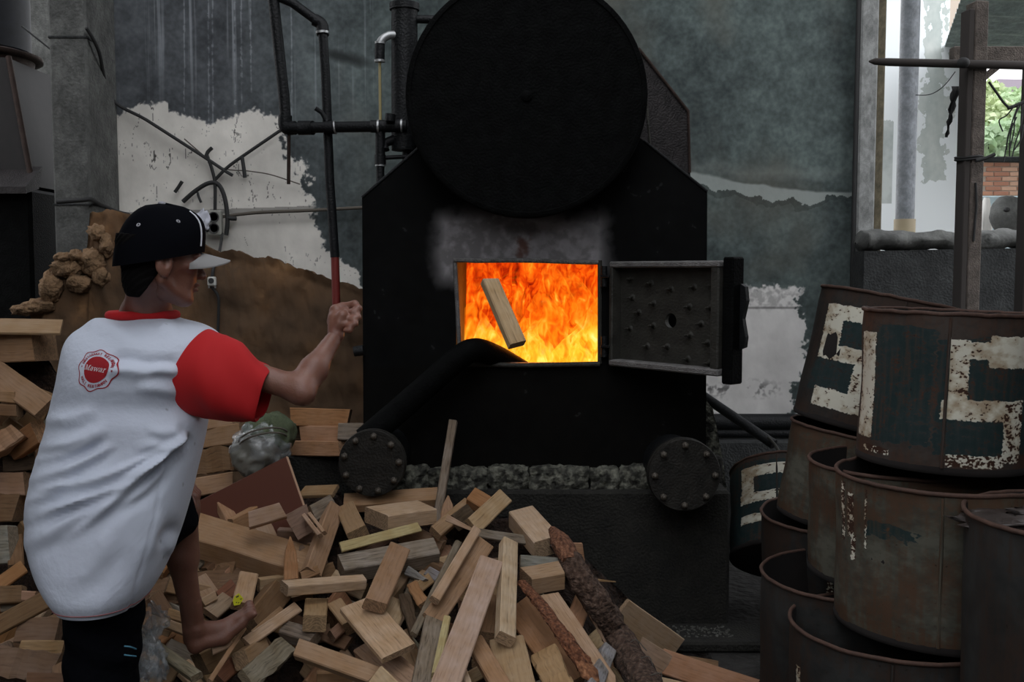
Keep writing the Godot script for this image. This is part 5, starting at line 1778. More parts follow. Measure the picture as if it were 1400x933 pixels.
	wood_corner(B, 724, 792, 0.22, Vector2(51, -9), Vector2(-11, -17), Vector2(0, 24), "tan", "cracked squared block below the blue-grey weathered strip")
	wood(S, 800, 792, 0.06, 842, 796, 0.06, 5, 4, 0, "tan", "thin splinter sticking out right of the bark log", "taper")
	wood(B, 752, 812, 0.16, 838, 940, 0.3, 34, 30, 42, "pale", "long squared beam slanting down right between the two bark pieces")
	wood(K, 706, 826, 0.1, 786, 930, 0.14, 46, 14, 5, "orange", "broad orange-brown board behind the red bark strip")
	wood(B, 742, 888, 0.26, 768, 950, 0.34, 40, 20, 0, "tan", "block with a torn pinkish top at the bottom, right of the broad ringed board", "rough")
	wood(K, 692, 872, 0.26, 712, 960, 0.34, 50, 14, 0, "tan", "broad ringed board at the bottom edge below the tall post")
	wood(B, 672, 812, 0.12, 662, 864, 0.2, 32, 26, 0, "tan", "block with a shaded end between the largest plank and tall post")
	wood(K, 648, 872, 0.3, 694, 950, 0.36, 27, 14, 20, "tan", "plank slanting down right at the bottom, from behind the largest plank")
	wood(S, 630, 906, 0.36, 650, 960, 0.4, 10, 8, 10, "pink", "narrow pinkish splinter at the bottom beside the largest plank")
	wood(K, 596, 846, 0.3, 574, 960, 0.36, 30, 12, 10, "grey", "weathered grey-brown plank standing left of the largest plank")
	wood(S, 612, 842, 0.33, 596, 920, 0.38, 11, 12, 0, "yellow", "narrow greenish-yellow strip between two planks at the bottom")
	wood(S, 628, 740, 0.18, 567, 866, 0.24, 10, 8, 10, "grey", "thin weathered lath slanting down left beside the pale strip")
	wood(S, 802, 828, 0.16, 828, 880, 0.2, 9, 8, 0, "tan", "narrow wedge between the long squared beam and the bark log", "taper")
	# ---- the heap's right foot ----
	wood(K, 848, 838, 0.08, 924, 892, 0.04, 44, 7, 0, "tan", "clean square-cut board lying flat right of the bark log")
	wood(B, 872, 886, 0.14, 912, 912, 0.1, 34, 16, 10, "brown", "brown block under the lower edge of the clean square-cut board")
	wood(K, 900, 902, 0.14, 1030, 946, 0.06, 36, 8, 14, "orange", "long orange-brown plank running off at the heap's right foot")
	wood(B, 934, 904, 0.02, 982, 912, 0.0, 18, 8, 20, "brown", "dull flat offcut behind the long orange-brown plank")
	wood(B, 836, 884, 0.3, 812, 945, 0.36, 22, 20, 20, "ash", "pale grey squared block at the bottom, left of the log's lower end")
	wood(B, 832, 918, 0.3, 850, 945, 0.34, 20, 14, 0, "dark", "dark block end at the bottom edge beside the pale grey block")
	wood(B, 888, 930, 0.2, 930, 940, 0.2, 16, 10, 10, "pale", "pale offcut at the bottom edge under the long orange-brown plank")
	# added black ledge: carries the stacked blocks, stands for a dark hollow
	tag(put("added_ledge", box_of(Vector3(P(390, 640, 4.4).x, 0, -4.95), Vector3(P(484, 640, 4.3).x, P(430, 624, 4.3).y, -4.27)), M.plinth_dark), "added black ledge under the stacked orange-brown blocks, filling a dark hollow", "ledge")
	build_odd_wood()
	# ---- half-buried offcuts that show between the upper pieces ----
	var zones := [[0, 120, 560, 930, "half-buried offcut low in the stack behind the man's back", "buried offcuts behind the man", 34],
		[200, 420, 740, 930, "half-buried offcut showing between pieces around the bare foot", "buried offcuts around the foot", 40],
		[420, 620, 740, 930, "half-buried offcut showing through gaps in the heap's left half", "buried offcuts in the heap's left half", 44],
		[600, 850, 720, 930, "half-buried offcut showing through gaps in the heap's right half", "buried offcuts in the heap's right half", 44],
		[262, 420, 690, 780, "half-buried offcut in the shadow under the long heavy beam", "buried offcuts under the long beam", 14]]
	for z in zones:
		for k in int(z[6]):
			var u := rng.randf_range(z[0], z[1])
			var v := rng.randf_range(z[2], z[3])
			if u > 740 and v < 720 + (u - 700) * 1.25:
				v = 930.0
			var an := rng.randf_range(-1.3, 1.3)
			var ln := rng.randf_range(28, 70)
			var tone: String = ["tan", "brown", "tan", "pale", "grey", "orange"][k % 6]
			var sink := rng.randf_range(-0.10, 0.01)
			wood(B, u - cos(an) * ln / 2, v - sin(an) * ln / 2, sink + rng.randf_range(-0.04, 0.08), u + cos(an) * ln / 2, v + sin(an) * ln / 2, sink, rng.randf_range(16, 30), rng.randf_range(9, 20), rng.randf_range(-25, 45), tone, buried_label(u, v, {"orange": "orange-brown"}.get(tone, tone)), "", z[5])

func build_heap_core() -> void:
	# added bed of chips below the pieces; its dark colour stands for gap shade
	var nn := noise(551, 0.05, 4)
	var st := ST()
	var pts := PackedVector3Array()
	var nu := 90
	var nv := 50
	for j in nv:
		for i in nu:
			var u := lerpf(-120, 990, i / (nu - 1.0))
			var crest := 700.0
			if u > 740:
				crest = 700 + (u - 740) * 0.95
			if u < 470 and u >= 260:
				crest = 665.0
			if u < 260:
				crest = lerpf(470, 700, clampf((u - 60) / 140.0, 0, 1))
			var v := lerpf(crest, maxf(crest + 20, 1050), j / (nv - 1.0))
			var d := heap_depth(u, v) + 0.13 + 0.05 * nn.get_noise_2d(u, v)
			var p := P(u, v, d)
			if j == 0:
				p = Vector3(p.x, 0, p.z - 0.35)
			if i == nu - 1 or p.y < 0:
				p.y = 0.0
			pts.append(p)
	grid(st, pts, nu, nv, false, true)
	var m := tri_mat("chips", rgb(70, 56, 44), 1.0, 0.0, M.bark.albedo_texture, 2.5, M.bark.heightmap_texture, 2.0)
	var o := put("wood_chips", st, m)
	tag(o, "added dark bed of chips under the heaped firewood, toned like shaded gaps", "wood chips")
	o.set_meta("kind", "stuff")

func ragged_tube(path: Array, radii: Array, flat: float, sd: int, sides := 18, rough := 0.3) -> SurfaceTool:
	var nn := noise(sd, 5.0, 4)
	var st := ST()
	var pts := PackedVector3Array()
	var n := path.size()
	var bx := Vector3.ZERO
	for i in n:
		var d: Vector3 = (path[mini(i + 1, n - 1)] - path[maxi(i - 1, 0)]).normalized()
		if i == 0:
			bx = along(d, (EYE - path[0]).normalized()).x
		bx = (bx - d * bx.dot(d)).normalized()
		var bz := bx.cross(d)
		for k in sides:
			var a := TAU * k / sides
			var dir := bx * cos(a) + bz * sin(a) * flat
			var r: float = radii[i] * (1.0 + rough * nn.get_noise_3d(cos(a) * 0.35, i * 0.06, sin(a) * 0.35) + rough * 0.5 * nn.get_noise_3d(cos(a) * 1.4, i * 0.1, sin(a) * 1.4))
			pts.append(path[i] + dir * r)
	grid(st, pts, sides, n, true, true)
	for e in [0, n - 1]:
		for k in sides:
			var p := pts[e * sides + k]
			var q := pts[e * sides + (k + 1) % sides]
			if e == 0:
				tri(st, path[e], p, q)
			else:
				tri(st, path[e], q, p)
	return st

func build_odd_wood() -> void:
	var hp := func(u: float, v: float, z: float) -> Vector3: return P(u, v, heap_depth(u, v) - z)
	# barked log with a torn end
	var o := thing("bark_log", "crooked dark barked log slanting down the heap's right side, its top end torn", "log", hp.call(830, 850, 0.2))
	var path := smooth([hp.call(764, 738, 0.16), hp.call(786, 778, 0.18), hp.call(818, 828, 0.22), hp.call(846, 874, 0.28), hp.call(892, 955, 0.36)], 8)
	var rr := []
	for k in path.size():
		path[k] -= o.position
		rr.append(lerpf(0.040, 0.058, k / float(path.size())) * (0.9 if k < 6 else 1.0))
	put("bark", ragged_tube(path, rr, 0.9, 561, 22, 0.35), M.bark, o)
	var st := ragged_tube([hp.call(754, 722, 0.17) - o.position, hp.call(764, 738, 0.18) - o.position, hp.call(772, 752, 0.19) - o.position, hp.call(780, 768, 0.19) - o.position], [0.012, 0.040, 0.044, 0.034], 0.7, 562, 10, 0.5)
	var te := put("torn_end", st, tri_mat("torn_wood", rgb(178, 138, 112), 0.95, 0.0, M.bark.albedo_texture, 4.0, M.bark.heightmap_texture, 1.5), o)
	te.set_meta("label", "torn reddish wood at the log's broken end")
	for k in 4:
		st = ST()
		var q: Vector3 = path[26 + k * 2] + Vector3(0.01, 0.045, 0.025)
		tube(st, smooth([q, q + Vector3(0.02 + 0.008 * k, 0.012, 0.01), q + Vector3(0.055 - 0.012 * k, -0.025, 0.012)], 4), [0.002], 5)
		put("bark_fibre", st, M.rope_grey, o)
	# red bark strip
	o = thing("bark_strip", "deeply furrowed red-brown bark strip slanting down right across the broad board", "bark", hp.call(765, 860, 0.25))
	path = smooth([hp.call(712, 796, 0.24), hp.call(740, 828, 0.25), hp.call(772, 872, 0.28), hp.call(800, 912, 0.32)], 10)
	rr = []
	for k in path.size():
		path[k] -= o.position
		rr.append(lerpf(0.018, 0.030, k / float(path.size())))
	put("bark", ragged_tube(path, rr, 0.5, 563, 36, 0.34), M.bark_rust, o)
	path = [hp.call(796, 905, 0.32) - o.position, hp.call(806, 922, 0.33) - o.position, hp.call(816, 934, 0.34) - o.position]
	put("bare_end", ragged_tube(path, [0.026, 0.034, 0.012], 0.4, 564, 12, 0.4), tri_mat("bare_wood", rgb(196, 152, 116), 0.95, 0.0, M.bark.albedo_texture, 4.0), o)
	# reddish laminate board leaning in front of the bundle
	var c := P(352, 672, 4.0)
	o = thing("board", "smooth reddish-brown board leaning in front of the plastic-wrapped bundle", "board", c)
	var e1 := (P(392, 625, 3.98) - P(268, 688, 4.02))
	var e2 := (P(432, 712, 3.86) - P(392, 625, 3.98))
	var x := e1.normalized()
	var y := (e2 - x * e2.dot(x)).normalized()
	var z := y.cross(x)
	if z.z < 0:
		z = -z
	var bs := Basis(x, y, x.cross(y))
	var ctr := (P(268, 688, 4.02) + P(392, 625, 3.98) + e2) / 2 + e2 * 0.0 - o.position
	ctr = P(392, 625, 3.98) - x * e1.length() / 2 + y * e2.length() / 2 - o.position
	st = ST()
	box(st, Vector3(e1.length(), e2.length(), 0.014), Transform3D(bs, ctr), 0.001)
	put("panel", st, M.laminate, o)
	st = ST()
	box(st, Vector3(0.004, e2.length(), 0.0142), Transform3D(bs, ctr + x * (e1.length() / 2 + 0.002)), 0.001)
	put("cut_edge", st, M.laminate_edge, o)
	# the block just thrown, still in the air before the fire
	wood_count += 1
	wood_at("wood_block", P(671, 381, 3.72), P(709, 468, 3.60), 0.062, 0.042, 24, "pale", "thrown wood block hanging in the air in front of the fire")

# ---------- figures from distance fields ----------
# a bone: tapered capsule from a to b
func cone_dist(p: Vector3, a: Vector3, ba: Vector3, l2: float, ra: float, rb: float) -> float:
	var h := clampf((p - a).dot(ba) / l2, 0.0, 1.0)
	return (p - a - ba * h).length() - lerpf(ra, rb, h)

func bones_field(bones: Array, k: float) -> Callable:
	var pre := []
	for b in bones:
		var ba: Vector3 = b[1] - b[0]
		pre.append([b[0], ba, maxf(ba.length_squared(), 1e-8), b[2], b[3]])
	return func(p: Vector3) -> float:
		var d := 1e3
		for b in pre:
			var e := cone_dist(p, b[0], b[1], b[2], b[3], b[4])
			var h := maxf(k - absf(d - e), 0.0) / k
			d = minf(d, e) - h * h * k * 0.25
		return d

# surface nets of a field inside a box; coarse blocks far from the surface are passed over
func nets(st: SurfaceTool, lo: Vector3, hi: Vector3, cell: float, f: Callable, col := Color.WHITE, paint_f = null) -> void:
	var B := 5
	var n := Vector3i(((hi - lo) / cell).ceil()) + Vector3i.ONE * 2
	n = Vector3i((n.x / B + 1) * B, (n.y / B + 1) * B, (n.z / B + 1) * B)
	var val := PackedFloat32Array()
	val.resize(n.x * n.y * n.z)
	val.fill(1.0)
	var sx := 1
	var sy := n.x
	var sz := n.x * n.y
	for bz in range(0, n.z, B):
		for by in range(0, n.y, B):
			for bx in range(0, n.x, B):
				var c := lo + Vector3(bx + B * 0.5, by + B * 0.5, bz + B * 0.5) * cell
				var dc: float = f.call(c)
				var far := absf(dc) > cell * B * 1.25
				for z in range(bz, bz + B):
					for y in range(by, by + B):
						var i := bx + y * sy + z * sz
						for x in B:
							val[i + x] = dc if far else f.call(lo + Vector3(bx + x, y, z) * cell)
	var at := {}
	var vs := PackedVector3Array()
	var ns := PackedVector3Array()
	var corner := [0, sx, sy, sx + sy, sz, sx + sz, sy + sz, sx + sy + sz]
	for z in n.z - 1:
		for y in n.y - 1:
			for x in n.x - 1:
				var i := x + y * sy + z * sz
				var v0 := val[i]
				var v1 := val[i + sx]
				var v2 := val[i + sy]
				var v3 := val[i + sx + sy]
				var v4 := val[i + sz]
				var v5 := val[i + sx + sz]
				var v6 := val[i + sy + sz]
				var v7 := val[i + sx + sy + sz]
				var neg := int(v0 < 0) + int(v1 < 0) + int(v2 < 0) + int(v3 < 0) + int(v4 < 0) + int(v5 < 0) + int(v6 < 0) + int(v7 < 0)
				if neg == 0 or neg == 8:
					continue
				var s := Vector3.ZERO
				var cnt := 0
				for e in [[v0, v1, 0, 0, 0, 0], [v2, v3, 0, 0, 1, 0], [v4, v5, 0, 0, 0, 1], [v6, v7, 0, 0, 1, 1], [v0, v2, 1, 0, 0, 0], [v1, v3, 1, 1, 0, 0], [v4, v6, 1, 0, 0, 1], [v5, v7, 1, 1, 0, 1], [v0, v4, 2, 0, 0, 0], [v1, v5, 2, 1, 0, 0], [v2, v6, 2, 0, 1, 0], [v3, v7, 2, 1, 1, 0]]:
					if (e[0] < 0) != (e[1] < 0):
						var q := Vector3(e[3], e[4], e[5])
						q[e[2]] += e[0] / (e[0] - e[1])
						s += q
						cnt += 1
				at[i] = vs.size()
				vs.append(lo + (Vector3(x, y, z) + s / cnt) * cell)
				ns.append(Vector3(v1 + v3 + v5 + v7 - v0 - v2 - v4 - v6, v2 + v3 + v6 + v7 - v0 - v1 - v4 - v5, v4 + v5 + v6 + v7 - v0 - v1 - v2 - v3).normalized())
	for z in range(1, n.z - 1):
		for y in range(1, n.y - 1):
			for x in range(1, n.x - 1):
				var i := x + y * sy + z * sz
				var a := val[i] < 0
				for ax in 3:
					var step: int = [sx, sy, sz][ax]
					if a == (val[i + step] < 0):
						continue
					var o1: int = [sy, sz, sx][ax]
					var o2: int = [sz, sx, sy][ax]
					var q := [at.get(i - o1 - o2, -1), at.get(i - o2, -1), at.get(i, -1), at.get(i - o1, -1)]
					if q.has(-1):
						continue
					for k in ([0, 2, 1, 0, 3, 2] if a else [0, 1, 2, 0, 2, 3]):
						var vi: int = q[k]
						vert(st, vs[vi], ns[vi], Vector2(vs[vi].x, vs[vi].y), col if paint_f == null else paint_f.call(vs[vi], ns[vi]))

func ell(p: Vector3, c: Vector3, r: Vector3) -> float:
	var q := (p - c) / r
	var k := q.length()
	return (k - 1.0) * minf(r.x, minf(r.y, r.z)) if k < 1e-4 else k * (k - 1.0) / (q / r).length()

func smin(a: float, b: float, k: float) -> float:
	var h := maxf(k - absf(a - b), 0.0) / k
	return minf(a, b) - h * h * k * 0.25

# ---------- the shirt: rings down the trunk, with folds ----------
var shirt_rings := [[432, 150, 238, 2.75, 0.062], [437, 132, 252, 2.75, 0.085], [444, 112, 278, 2.74, 0.108], [455, 92, 297, 2.73, 0.135], [470, 80, 305, 2.72, 0.155], [492, 74, 301, 2.71, 0.165], [520, 69, 290, 2.71, 0.165], [548, 62, 282, 2.72, 0.16], [574, 56, 285, 2.71, 0.165], [605, 47, 280, 2.71, 0.17], [645, 34, 271, 2.70, 0.175], [690, 26, 260, 2.69, 0.18], [735, 27, 246, 2.68, 0.18], [775, 40, 229, 2.67, 0.18], [803, 57, 213, 2.66, 0.172], [822, 74, 199, 2.66, 0.155]]
# folds: [u1, v1, u2, v2, height in mm, width in pixels]
var folds := [[256, 588, 150, 668, 6, 6], [256, 592, 120, 700, 5, 5], [256, 590, 138, 652, 4, 4], [255, 590, 105, 725, 4, 5], [250, 600, 90, 735, 5, 9], [254, 585, 190, 612, 5, 8], [248, 580, 205, 590, 4, 7], [180, 640, 60, 668, 6, 6], [165, 662, 45, 700, 6, 6], [150, 612, 50, 655, 5, 6], [170, 650, 52, 682, 4, 4], [135, 600, 56, 628, 4, 5], [120, 678, 36, 712, 4, 5], [140, 588, 62, 612, 5, 8], [128, 560, 66, 575, 4, 9], [115, 690, 40, 745, 5, 10], [200, 508, 275, 520, 5, 8], [150, 508, 205, 514, 6, 9], [190, 530, 262, 545, 4, 9], [225, 640, 165, 690, 4, 7], [120, 440, 180, 470, 4, 12], [215, 445, 262, 470, 4, 12], [232, 760, 258, 735, 6, 10], [150, 735, 90, 800, 3, 16], [215, 700, 190, 770, 3, 12], [100, 640, 40, 690, 4, 8], [262, 560, 292, 480, -6, 7]]

func shirt_point(a: float, t: float) -> Vector3:
	var x := t * (shirt_rings.size() - 1)
	var i := clampi(int(x), 0, shirt_rings.size() - 2)
	var f := x - i
	var r := []
	for k in 5:
		var p0: float = shirt_rings[maxi(i - 1, 0)][k]
		var p1: float = shirt_rings[i][k]
		var p2: float = shirt_rings[i + 1][k]
		var p3: float = shirt_rings[mini(i + 2, shirt_rings.size() - 1)][k]
		r.append(cubic_interpolate(p1, p2, p0, p3, f))
	# the outline is set by the nearer and farther bulge of the cloth
	r[1] += (700.0 - r[1]) * r[4] * 0.42 / r[3]
	r[2] -= (700.0 - r[2]) * r[4] * 0.15 / r[3]
	var c := P((r[1] + r[2]) / 2, r[0], r[3])
	var hx: float = (r[2] - r[1]) / 2 * r[3] / F
	var ca := cos(a)
	var sa := sin(a)
	return c + Vector3(signf(ca) * pow(absf(ca), 0.85) * hx, 0, signf(sa) * pow(absf(sa), 0.85) * r[4])

func pix(p: Vector3) -> Vector2:
	var s := sin(deg_to_rad(PITCH))
	var c := cos(deg_to_rad(PITCH))
	var q := p - EYE
	var y := q.y * c + q.z * s * 1.0
	var z := -q.y * s + q.z * c
	return Vector2(700.0 + F * q.x / -z, 466.5 - F * y / -z)

func shirt_fold(p: Vector3) -> float:
	var q := pix(p)
	var h := 0.0
	var near_sleeve := clampf((250.0 - q.x) / 18.0 + clampf((q.y - 585.0) / 15.0, 0, 2), 0, 1)
	for s in folds:
		var a := Vector2(s[0], s[1])
		var ab := Vector2(s[2], s[3]) - a
		var l := ab.length()
		var dir := ab / l
		var x := (q - a).dot(dir) / l
		if x < -0.1 or x > 1.15:
			continue
		var y: float = dir.cross(q - a) + 5.0 * sin(x * 3.0)
		var w: float = s[5]
		if absf(y) > 3.2 * w:
			continue
		var env := clampf((x + 0.1) / 0.25, 0, 1) * clampf((1.15 - x) / 0.45, 0, 1)
		h += 0.0026 * s[4] * env * (exp(-y * y / (w * w)) - 0.75 * exp(-(y + 1.7 * w) * (y + 1.7 * w) / (w * w)))
	h *= near_sleeve
	# seam down the flank
	var sv := clampf((q.y - 640.0) / 200.0, 0, 1)
	var su := lerpf(228.0, 176.0, sv)
	if q.y > 630:
		h -= 0.0035 * exp(-pow((q.x - su) / 2.4, 2.0))
	return h

func shirt_surface(a: float, t: float) -> Vector3:
	var p := shirt_point(a, t)
	if sin(a) < -0.25:
		return p
	var e := 0.01
	var du := shirt_point(a + e, t) - shirt_point(a - e, t)
	var dv := shirt_point(a, minf(t + e, 1)) - shirt_point(a, maxf(t - e, 0))
	var n := du.cross(dv).normalized()
	if n.dot(Vector3(cos(a), 0, sin(a))) < 0:
		n = -n
	return p + n * shirt_fold(p) * smoothstep(-0.25, 0.15, sin(a))

func build_person() -> void:
	var skin := mat("skin", Color.WHITE, 0.5)
	skin.vertex_color_use_as_albedo = true
	skin.subsurf_scatter_enabled = true
	skin.subsurf_scatter_strength = 0.08
	skin.heightmap_enabled = true
	skin.heightmap_texture = noise_tex(256, 256, 601, 0.06, 4)
	skin.heightmap_scale = 0.03
	skin.uv1_scale = Vector3(8, 8, 1)
	var o := thing("person", "man in a red-sleeved white shirt and black cap throwing wood into the fire", "person", Vector3(P(135, 900, 2.66).x, 0, -2.66))
	var off := -o.position
	# joints, in place coordinates
	var hc := P(219, 351, 2.655)
	var f := Vector3(0.866, -0.10, -0.5).normalized()
	var up := (Vector3(0, 1, 0) - f * f.y).normalized()
	var rt := f.cross(up)
	var nk := P(200, 436, 2.78)
	var RS := P(274, 490, 2.66)
	var RE := P(411, 533, 2.64)
	var RW := P(459, 459, 2.77)
	var LS := P(138, 476, 2.92)
	var LE := P(212, 600, 3.04)
	var LW := P(248, 660, 3.0)
	var CH := P(180, 540, 2.76)
	var PV := P(128, 775, 2.68)
	var LH := P(118, 790, 2.76)
	var LK := P(246, 694, 2.97)
	var LA := P(267, 862, 3.06)
	var RH := P(146, 800, 2.69)
	var RK := P(136, 985, 2.70)
	var RA := P(112, 1160, 2.74)
	RA.y = 0.08
	var tone := Color(0.150, 0.062, 0.040)
	var st := ST()
	var nn := noise(602, 9.0, 3)
	var flush := func(p: Vector3, n: Vector3) -> Color:
		var k: float = nn.get_noise_3dv(p)
		return tone.lerp(Color(0.22, 0.105, 0.075), clampf(0.35 + 0.8 * k, 0, 1))
	# trunk and limbs
	var el := P(416, 541, 2.62)
	var bones := [[PV, CH, 0.105, 0.115], [CH, nk, 0.11, 0.07], [nk, hc - up * 0.04 - f * 0.02, 0.062, 0.055], [nk, RS, 0.045, 0.036], [nk, LS, 0.045, 0.036],
		[RS, RE, 0.040, 0.034], [RE, RE.lerp(RW, 0.35), 0.034, 0.034], [RE.lerp(RW, 0.35), RW, 0.034, 0.0215], [el, RE, 0.021, 0.026],
		[LS, LE, 0.048, 0.036], [LE, LW, 0.036, 0.025], [LH, LK, 0.08, 0.054], [LK, LA.lerp(LK, 0.62) + Vector3(-0.005, 0, 0.0), 0.052, 0.044], [LA.lerp(LK, 0.62) + Vector3(-0.012, 0, 0.01), LA, 0.043, 0.027], [RH, RK, 0.075, 0.056], [RK, RA, 0.05, 0.032], [RA, RA + Vector3(0.12, -0.05, -0.12), 0.036, 0.026]]
	var bf := bones_field(bones, 0.03)
	nets(st, Vector3(-1.35, -0.01, -3.16), Vector3(RW.x + 0.03, 1.56, -2.5), 0.0115, bf, tone, flush)
	# tendons and veins on the forearm
	var vein := func(a: Vector3, b: Vector3, r: float): tube(st, smooth([a, a.lerp(b, 0.5) + Vector3(0.004, 0.003, 0.004), b], 4), [r], 6, true)
	# head
	var L := func(x: float, y: float, z: float) -> Vector3: return hc + f * x + up * y + rt * z
	var inv := Basis(f, up, rt).transposed()
	var head := func(p: Vector3) -> float:
		var q: Vector3 = inv * (p - hc)
		var m := Vector3(q.x, q.y, absf(q.z))
		var d := ell(q, Vector3(-0.004, 0.030, 0), Vector3(0.096, 0.090, 0.077))
		d = smin(d, ell(q, Vector3(0.035, -0.045, 0), Vector3(0.062, 0.075, 0.060)), 0.03)
		d = smin(d, ell(m, Vector3(0.066, -0.022, 0.040), Vector3(0.024, 0.018, 0.024)), 0.016)   # cheekbone
		d = smin(d, ell(q, Vector3(0.070, -0.108, 0), Vector3(0.024, 0.020, 0.030)), 0.022)        # chin
		d = smin(d, cone_dist(m, Vector3(0.0, -0.062, 0.058), Vector3(0.06, -0.038, -0.030), 0.0065, 0.014, 0.014), 0.022)  # jaw line
		d = smin(d, ell(q, Vector3(0.086, 0.010, 0), Vector3(0.016, 0.014, 0.052)), 0.016)          # brow
		d = smin(d, cone_dist(q, Vector3(0.094, -0.004, 0), Vector3(0.018, -0.036, 0), 0.00162, 0.007, 0.012), 0.010)       # nose
		d = smin(d, ell(m, Vector3(0.102, -0.042, 0.011), Vector3(0.011, 0.009, 0.009)), 0.006)
		d = -smin(-d, ell(m, Vector3(0.096, -0.010, 0.032), Vector3(0.016, 0.012, 0.017)), 0.012)   # eye socket
		d = smin(d, ell(m, Vector3(0.079, -0.010, 0.031), Vector3(0.012, 0.010, 0.012)), 0.004)
		d = smin(d, ell(q, Vector3(0.096, -0.066, 0), Vector3(0.012, 0.006, 0.024)), 0.006)          # lips
		d = smin(d, ell(q, Vector3(0.093, -0.079, 0), Vector3(0.012, 0.007, 0.021)), 0.006)
		d = -smin(-d, ell(q, Vector3(0.108, -0.0725, 0), Vector3(0.012, 0.0022, 0.024)), 0.003)
		d = -smin(-d, ell(m, Vector3(0.060, -0.062, 0.066), Vector3(0.026, 0.026, 0.014)), 0.02)     # hollow cheek
		# ear
		var e := ell(m, Vector3(-0.004, -0.018, 0.078), Vector3(0.022, 0.034, 0.010))
		e = -smin(-e, ell(m, Vector3(0.000, -0.012, 0.088), Vector3(0.010, 0.018, 0.008)), 0.006)
		e = smin(e, ell(m, Vector3(0.002, -0.045, 0.076), Vector3(0.010, 0.011, 0.007)), 0.006)
		return smin(d, e, 0.006)
	nets(st, hc - Vector3(0.15, 0.15, 0.15), hc + Vector3(0.15, 0.14, 0.15), 0.0042, head, tone, flush)
	# right hand: palm and curled fingers
	var H := func(u: float, v: float, d: float) -> Vector3: return P(u, v, d)
	var hand := [[RW, H.call(460, 436, 2.79), 0.023, 0.024], [H.call(455, 440, 2.80), H.call(459, 424, 2.80), 0.017, 0.016], [H.call(463, 446, 2.77), H.call(468, 432, 2.77), 0.018, 0.016],
		[H.call(458, 425, 2.81), H.call(468, 420, 2.81), 0.016, 0.0125], [H.call(468, 420, 2.81), H.call(485, 416, 2.80), 0.0115, 0.0105], [H.call(485, 416, 2.80), H.call(490, 422, 2.785), 0.0105, 0.0095], [H.call(490, 422, 2.785), H.call(482, 427, 2.775), 0.0095, 0.0085],
		[H.call(462, 430, 2.79), H.call(471, 427, 2.79), 0.015, 0.012], [H.call(471, 427, 2.79), H.call(486, 427, 2.78), 0.011, 0.010], [H.call(486, 427, 2.78), H.call(489, 434, 2.77), 0.010, 0.009], [H.call(489, 434, 2.77), H.call(480, 438, 2.765), 0.009, 0.0085],
		[H.call(464, 436, 2.775), H.call(472, 435, 2.775), 0.014, 0.0115], [H.call(472, 435, 2.775), H.call(484, 437, 2.765), 0.0105, 0.0095], [H.call(484, 437, 2.765), H.call(485, 443, 2.755), 0.0095, 0.0085], [H.call(485, 443, 2.755), H.call(477, 446, 2.755), 0.0085, 0.008],
		[H.call(465, 443, 2.765), H.call(471, 443, 2.765), 0.0125, 0.010], [H.call(471, 443, 2.765), H.call(480, 447, 2.755), 0.009, 0.008], [H.call(480, 447, 2.755), H.call(478, 452, 2.75), 0.008, 0.0075], [H.call(478, 452, 2.75), H.call(472, 452, 2.75), 0.0075, 0.007],
		[H.call(456, 448, 2.82), H.call(464, 434, 2.845), 0.016, 0.013], [H.call(464, 434, 2.845), H.call(477, 428, 2.84), 0.0115, 0.010], [H.call(477, 428, 2.84), H.call(484, 431, 2.825), 0.010, 0.0085]]
	nets(st, H.call(470, 440, 2.79) - Vector3(0.075, 0.085, 0.09), H.call(470, 440, 2.79) + Vector3(0.075, 0.085, 0.09), 0.0034, bones_field(hand, 0.006), tone, flush)
	# left hand resting on the knee: fingertips show past the shirt
	var lh := [[LW, H.call(255, 672, 2.98), 0.024, 0.022]]
	for k in 4:
		var a: Vector3 = H.call(256 + k * 2.0, 671 - k * 2.5, 2.97 + k * 0.016)
		var b: Vector3 = H.call(266 + k * 1.5, 680 - k * 2.0, 2.965 + k * 0.016)
		var c: Vector3 = H.call(267 + k * 1.0, 694 - k * 3.0, 2.955 + k * 0.016)
		lh.append([a, b, 0.0105, 0.0095])
		lh.append([b, c, 0.0095, 0.008])
	lh.append([H.call(250, 672, 2.96), H.call(257, 690, 2.93), 0.012, 0.009])
	nets(st, H.call(258, 676, 2.97) - Vector3(0.06, 0.075, 0.09), H.call(258, 676, 2.97) + Vector3(0.06, 0.06, 0.09), 0.0038, bones_field(lh, 0.006), tone, flush)
	# left foot, toes lifted on a block
	var ft := [[LA, LA.lerp(LK, 0.24) + Vector3(-0.003, 0, 0.002), 0.0285, 0.034], [LA + Vector3(0.012, 0.008, 0.018), LA + Vector3(0.012, 0.0, 0.018), 0.019, 0.017], [LA.lerp(LK, 0.2) + Vector3(-0.026, 0, 0), LA + Vector3(-0.022, -0.03, 0), 0.011, 0.016], [LA, H.call(268, 876, 3.06), 0.028, 0.027], [H.call(268, 876, 3.06), H.call(267, 884, 3.05), 0.028, 0.024], [LA, H.call(300, 862, 3.10), 0.030, 0.028], [H.call(270, 880, 3.05), H.call(305, 872, 3.09), 0.024, 0.022], [H.call(300, 862, 3.10), H.call(328, 846, 3.14), 0.027, 0.020], [H.call(305, 872, 3.09), H.call(330, 852, 3.12), 0.022, 0.020], [H.call(300, 860, 3.14), H.call(328, 842, 3.18), 0.022, 0.017]]
	for k in 5:
		var a: Vector3 = H.call(329 + k * 1.0, 849 - k * 2.8, 3.12 + k * 0.017)
		var b: Vector3 = H.call(342 - k * 0.6, 842 - k * 4.0, 3.125 + k * 0.018)
		var c: Vector3 = H.call(348 - k * 1.2, 840 - k * 4.0, 3.12 + k * 0.018)
		ft.append([a, b, 0.014 - k * 0.0009, 0.0115 - k * 0.0008])
		ft.append([b, c, 0.0122 - k * 0.0009, 0.0098 - k * 0.0007])
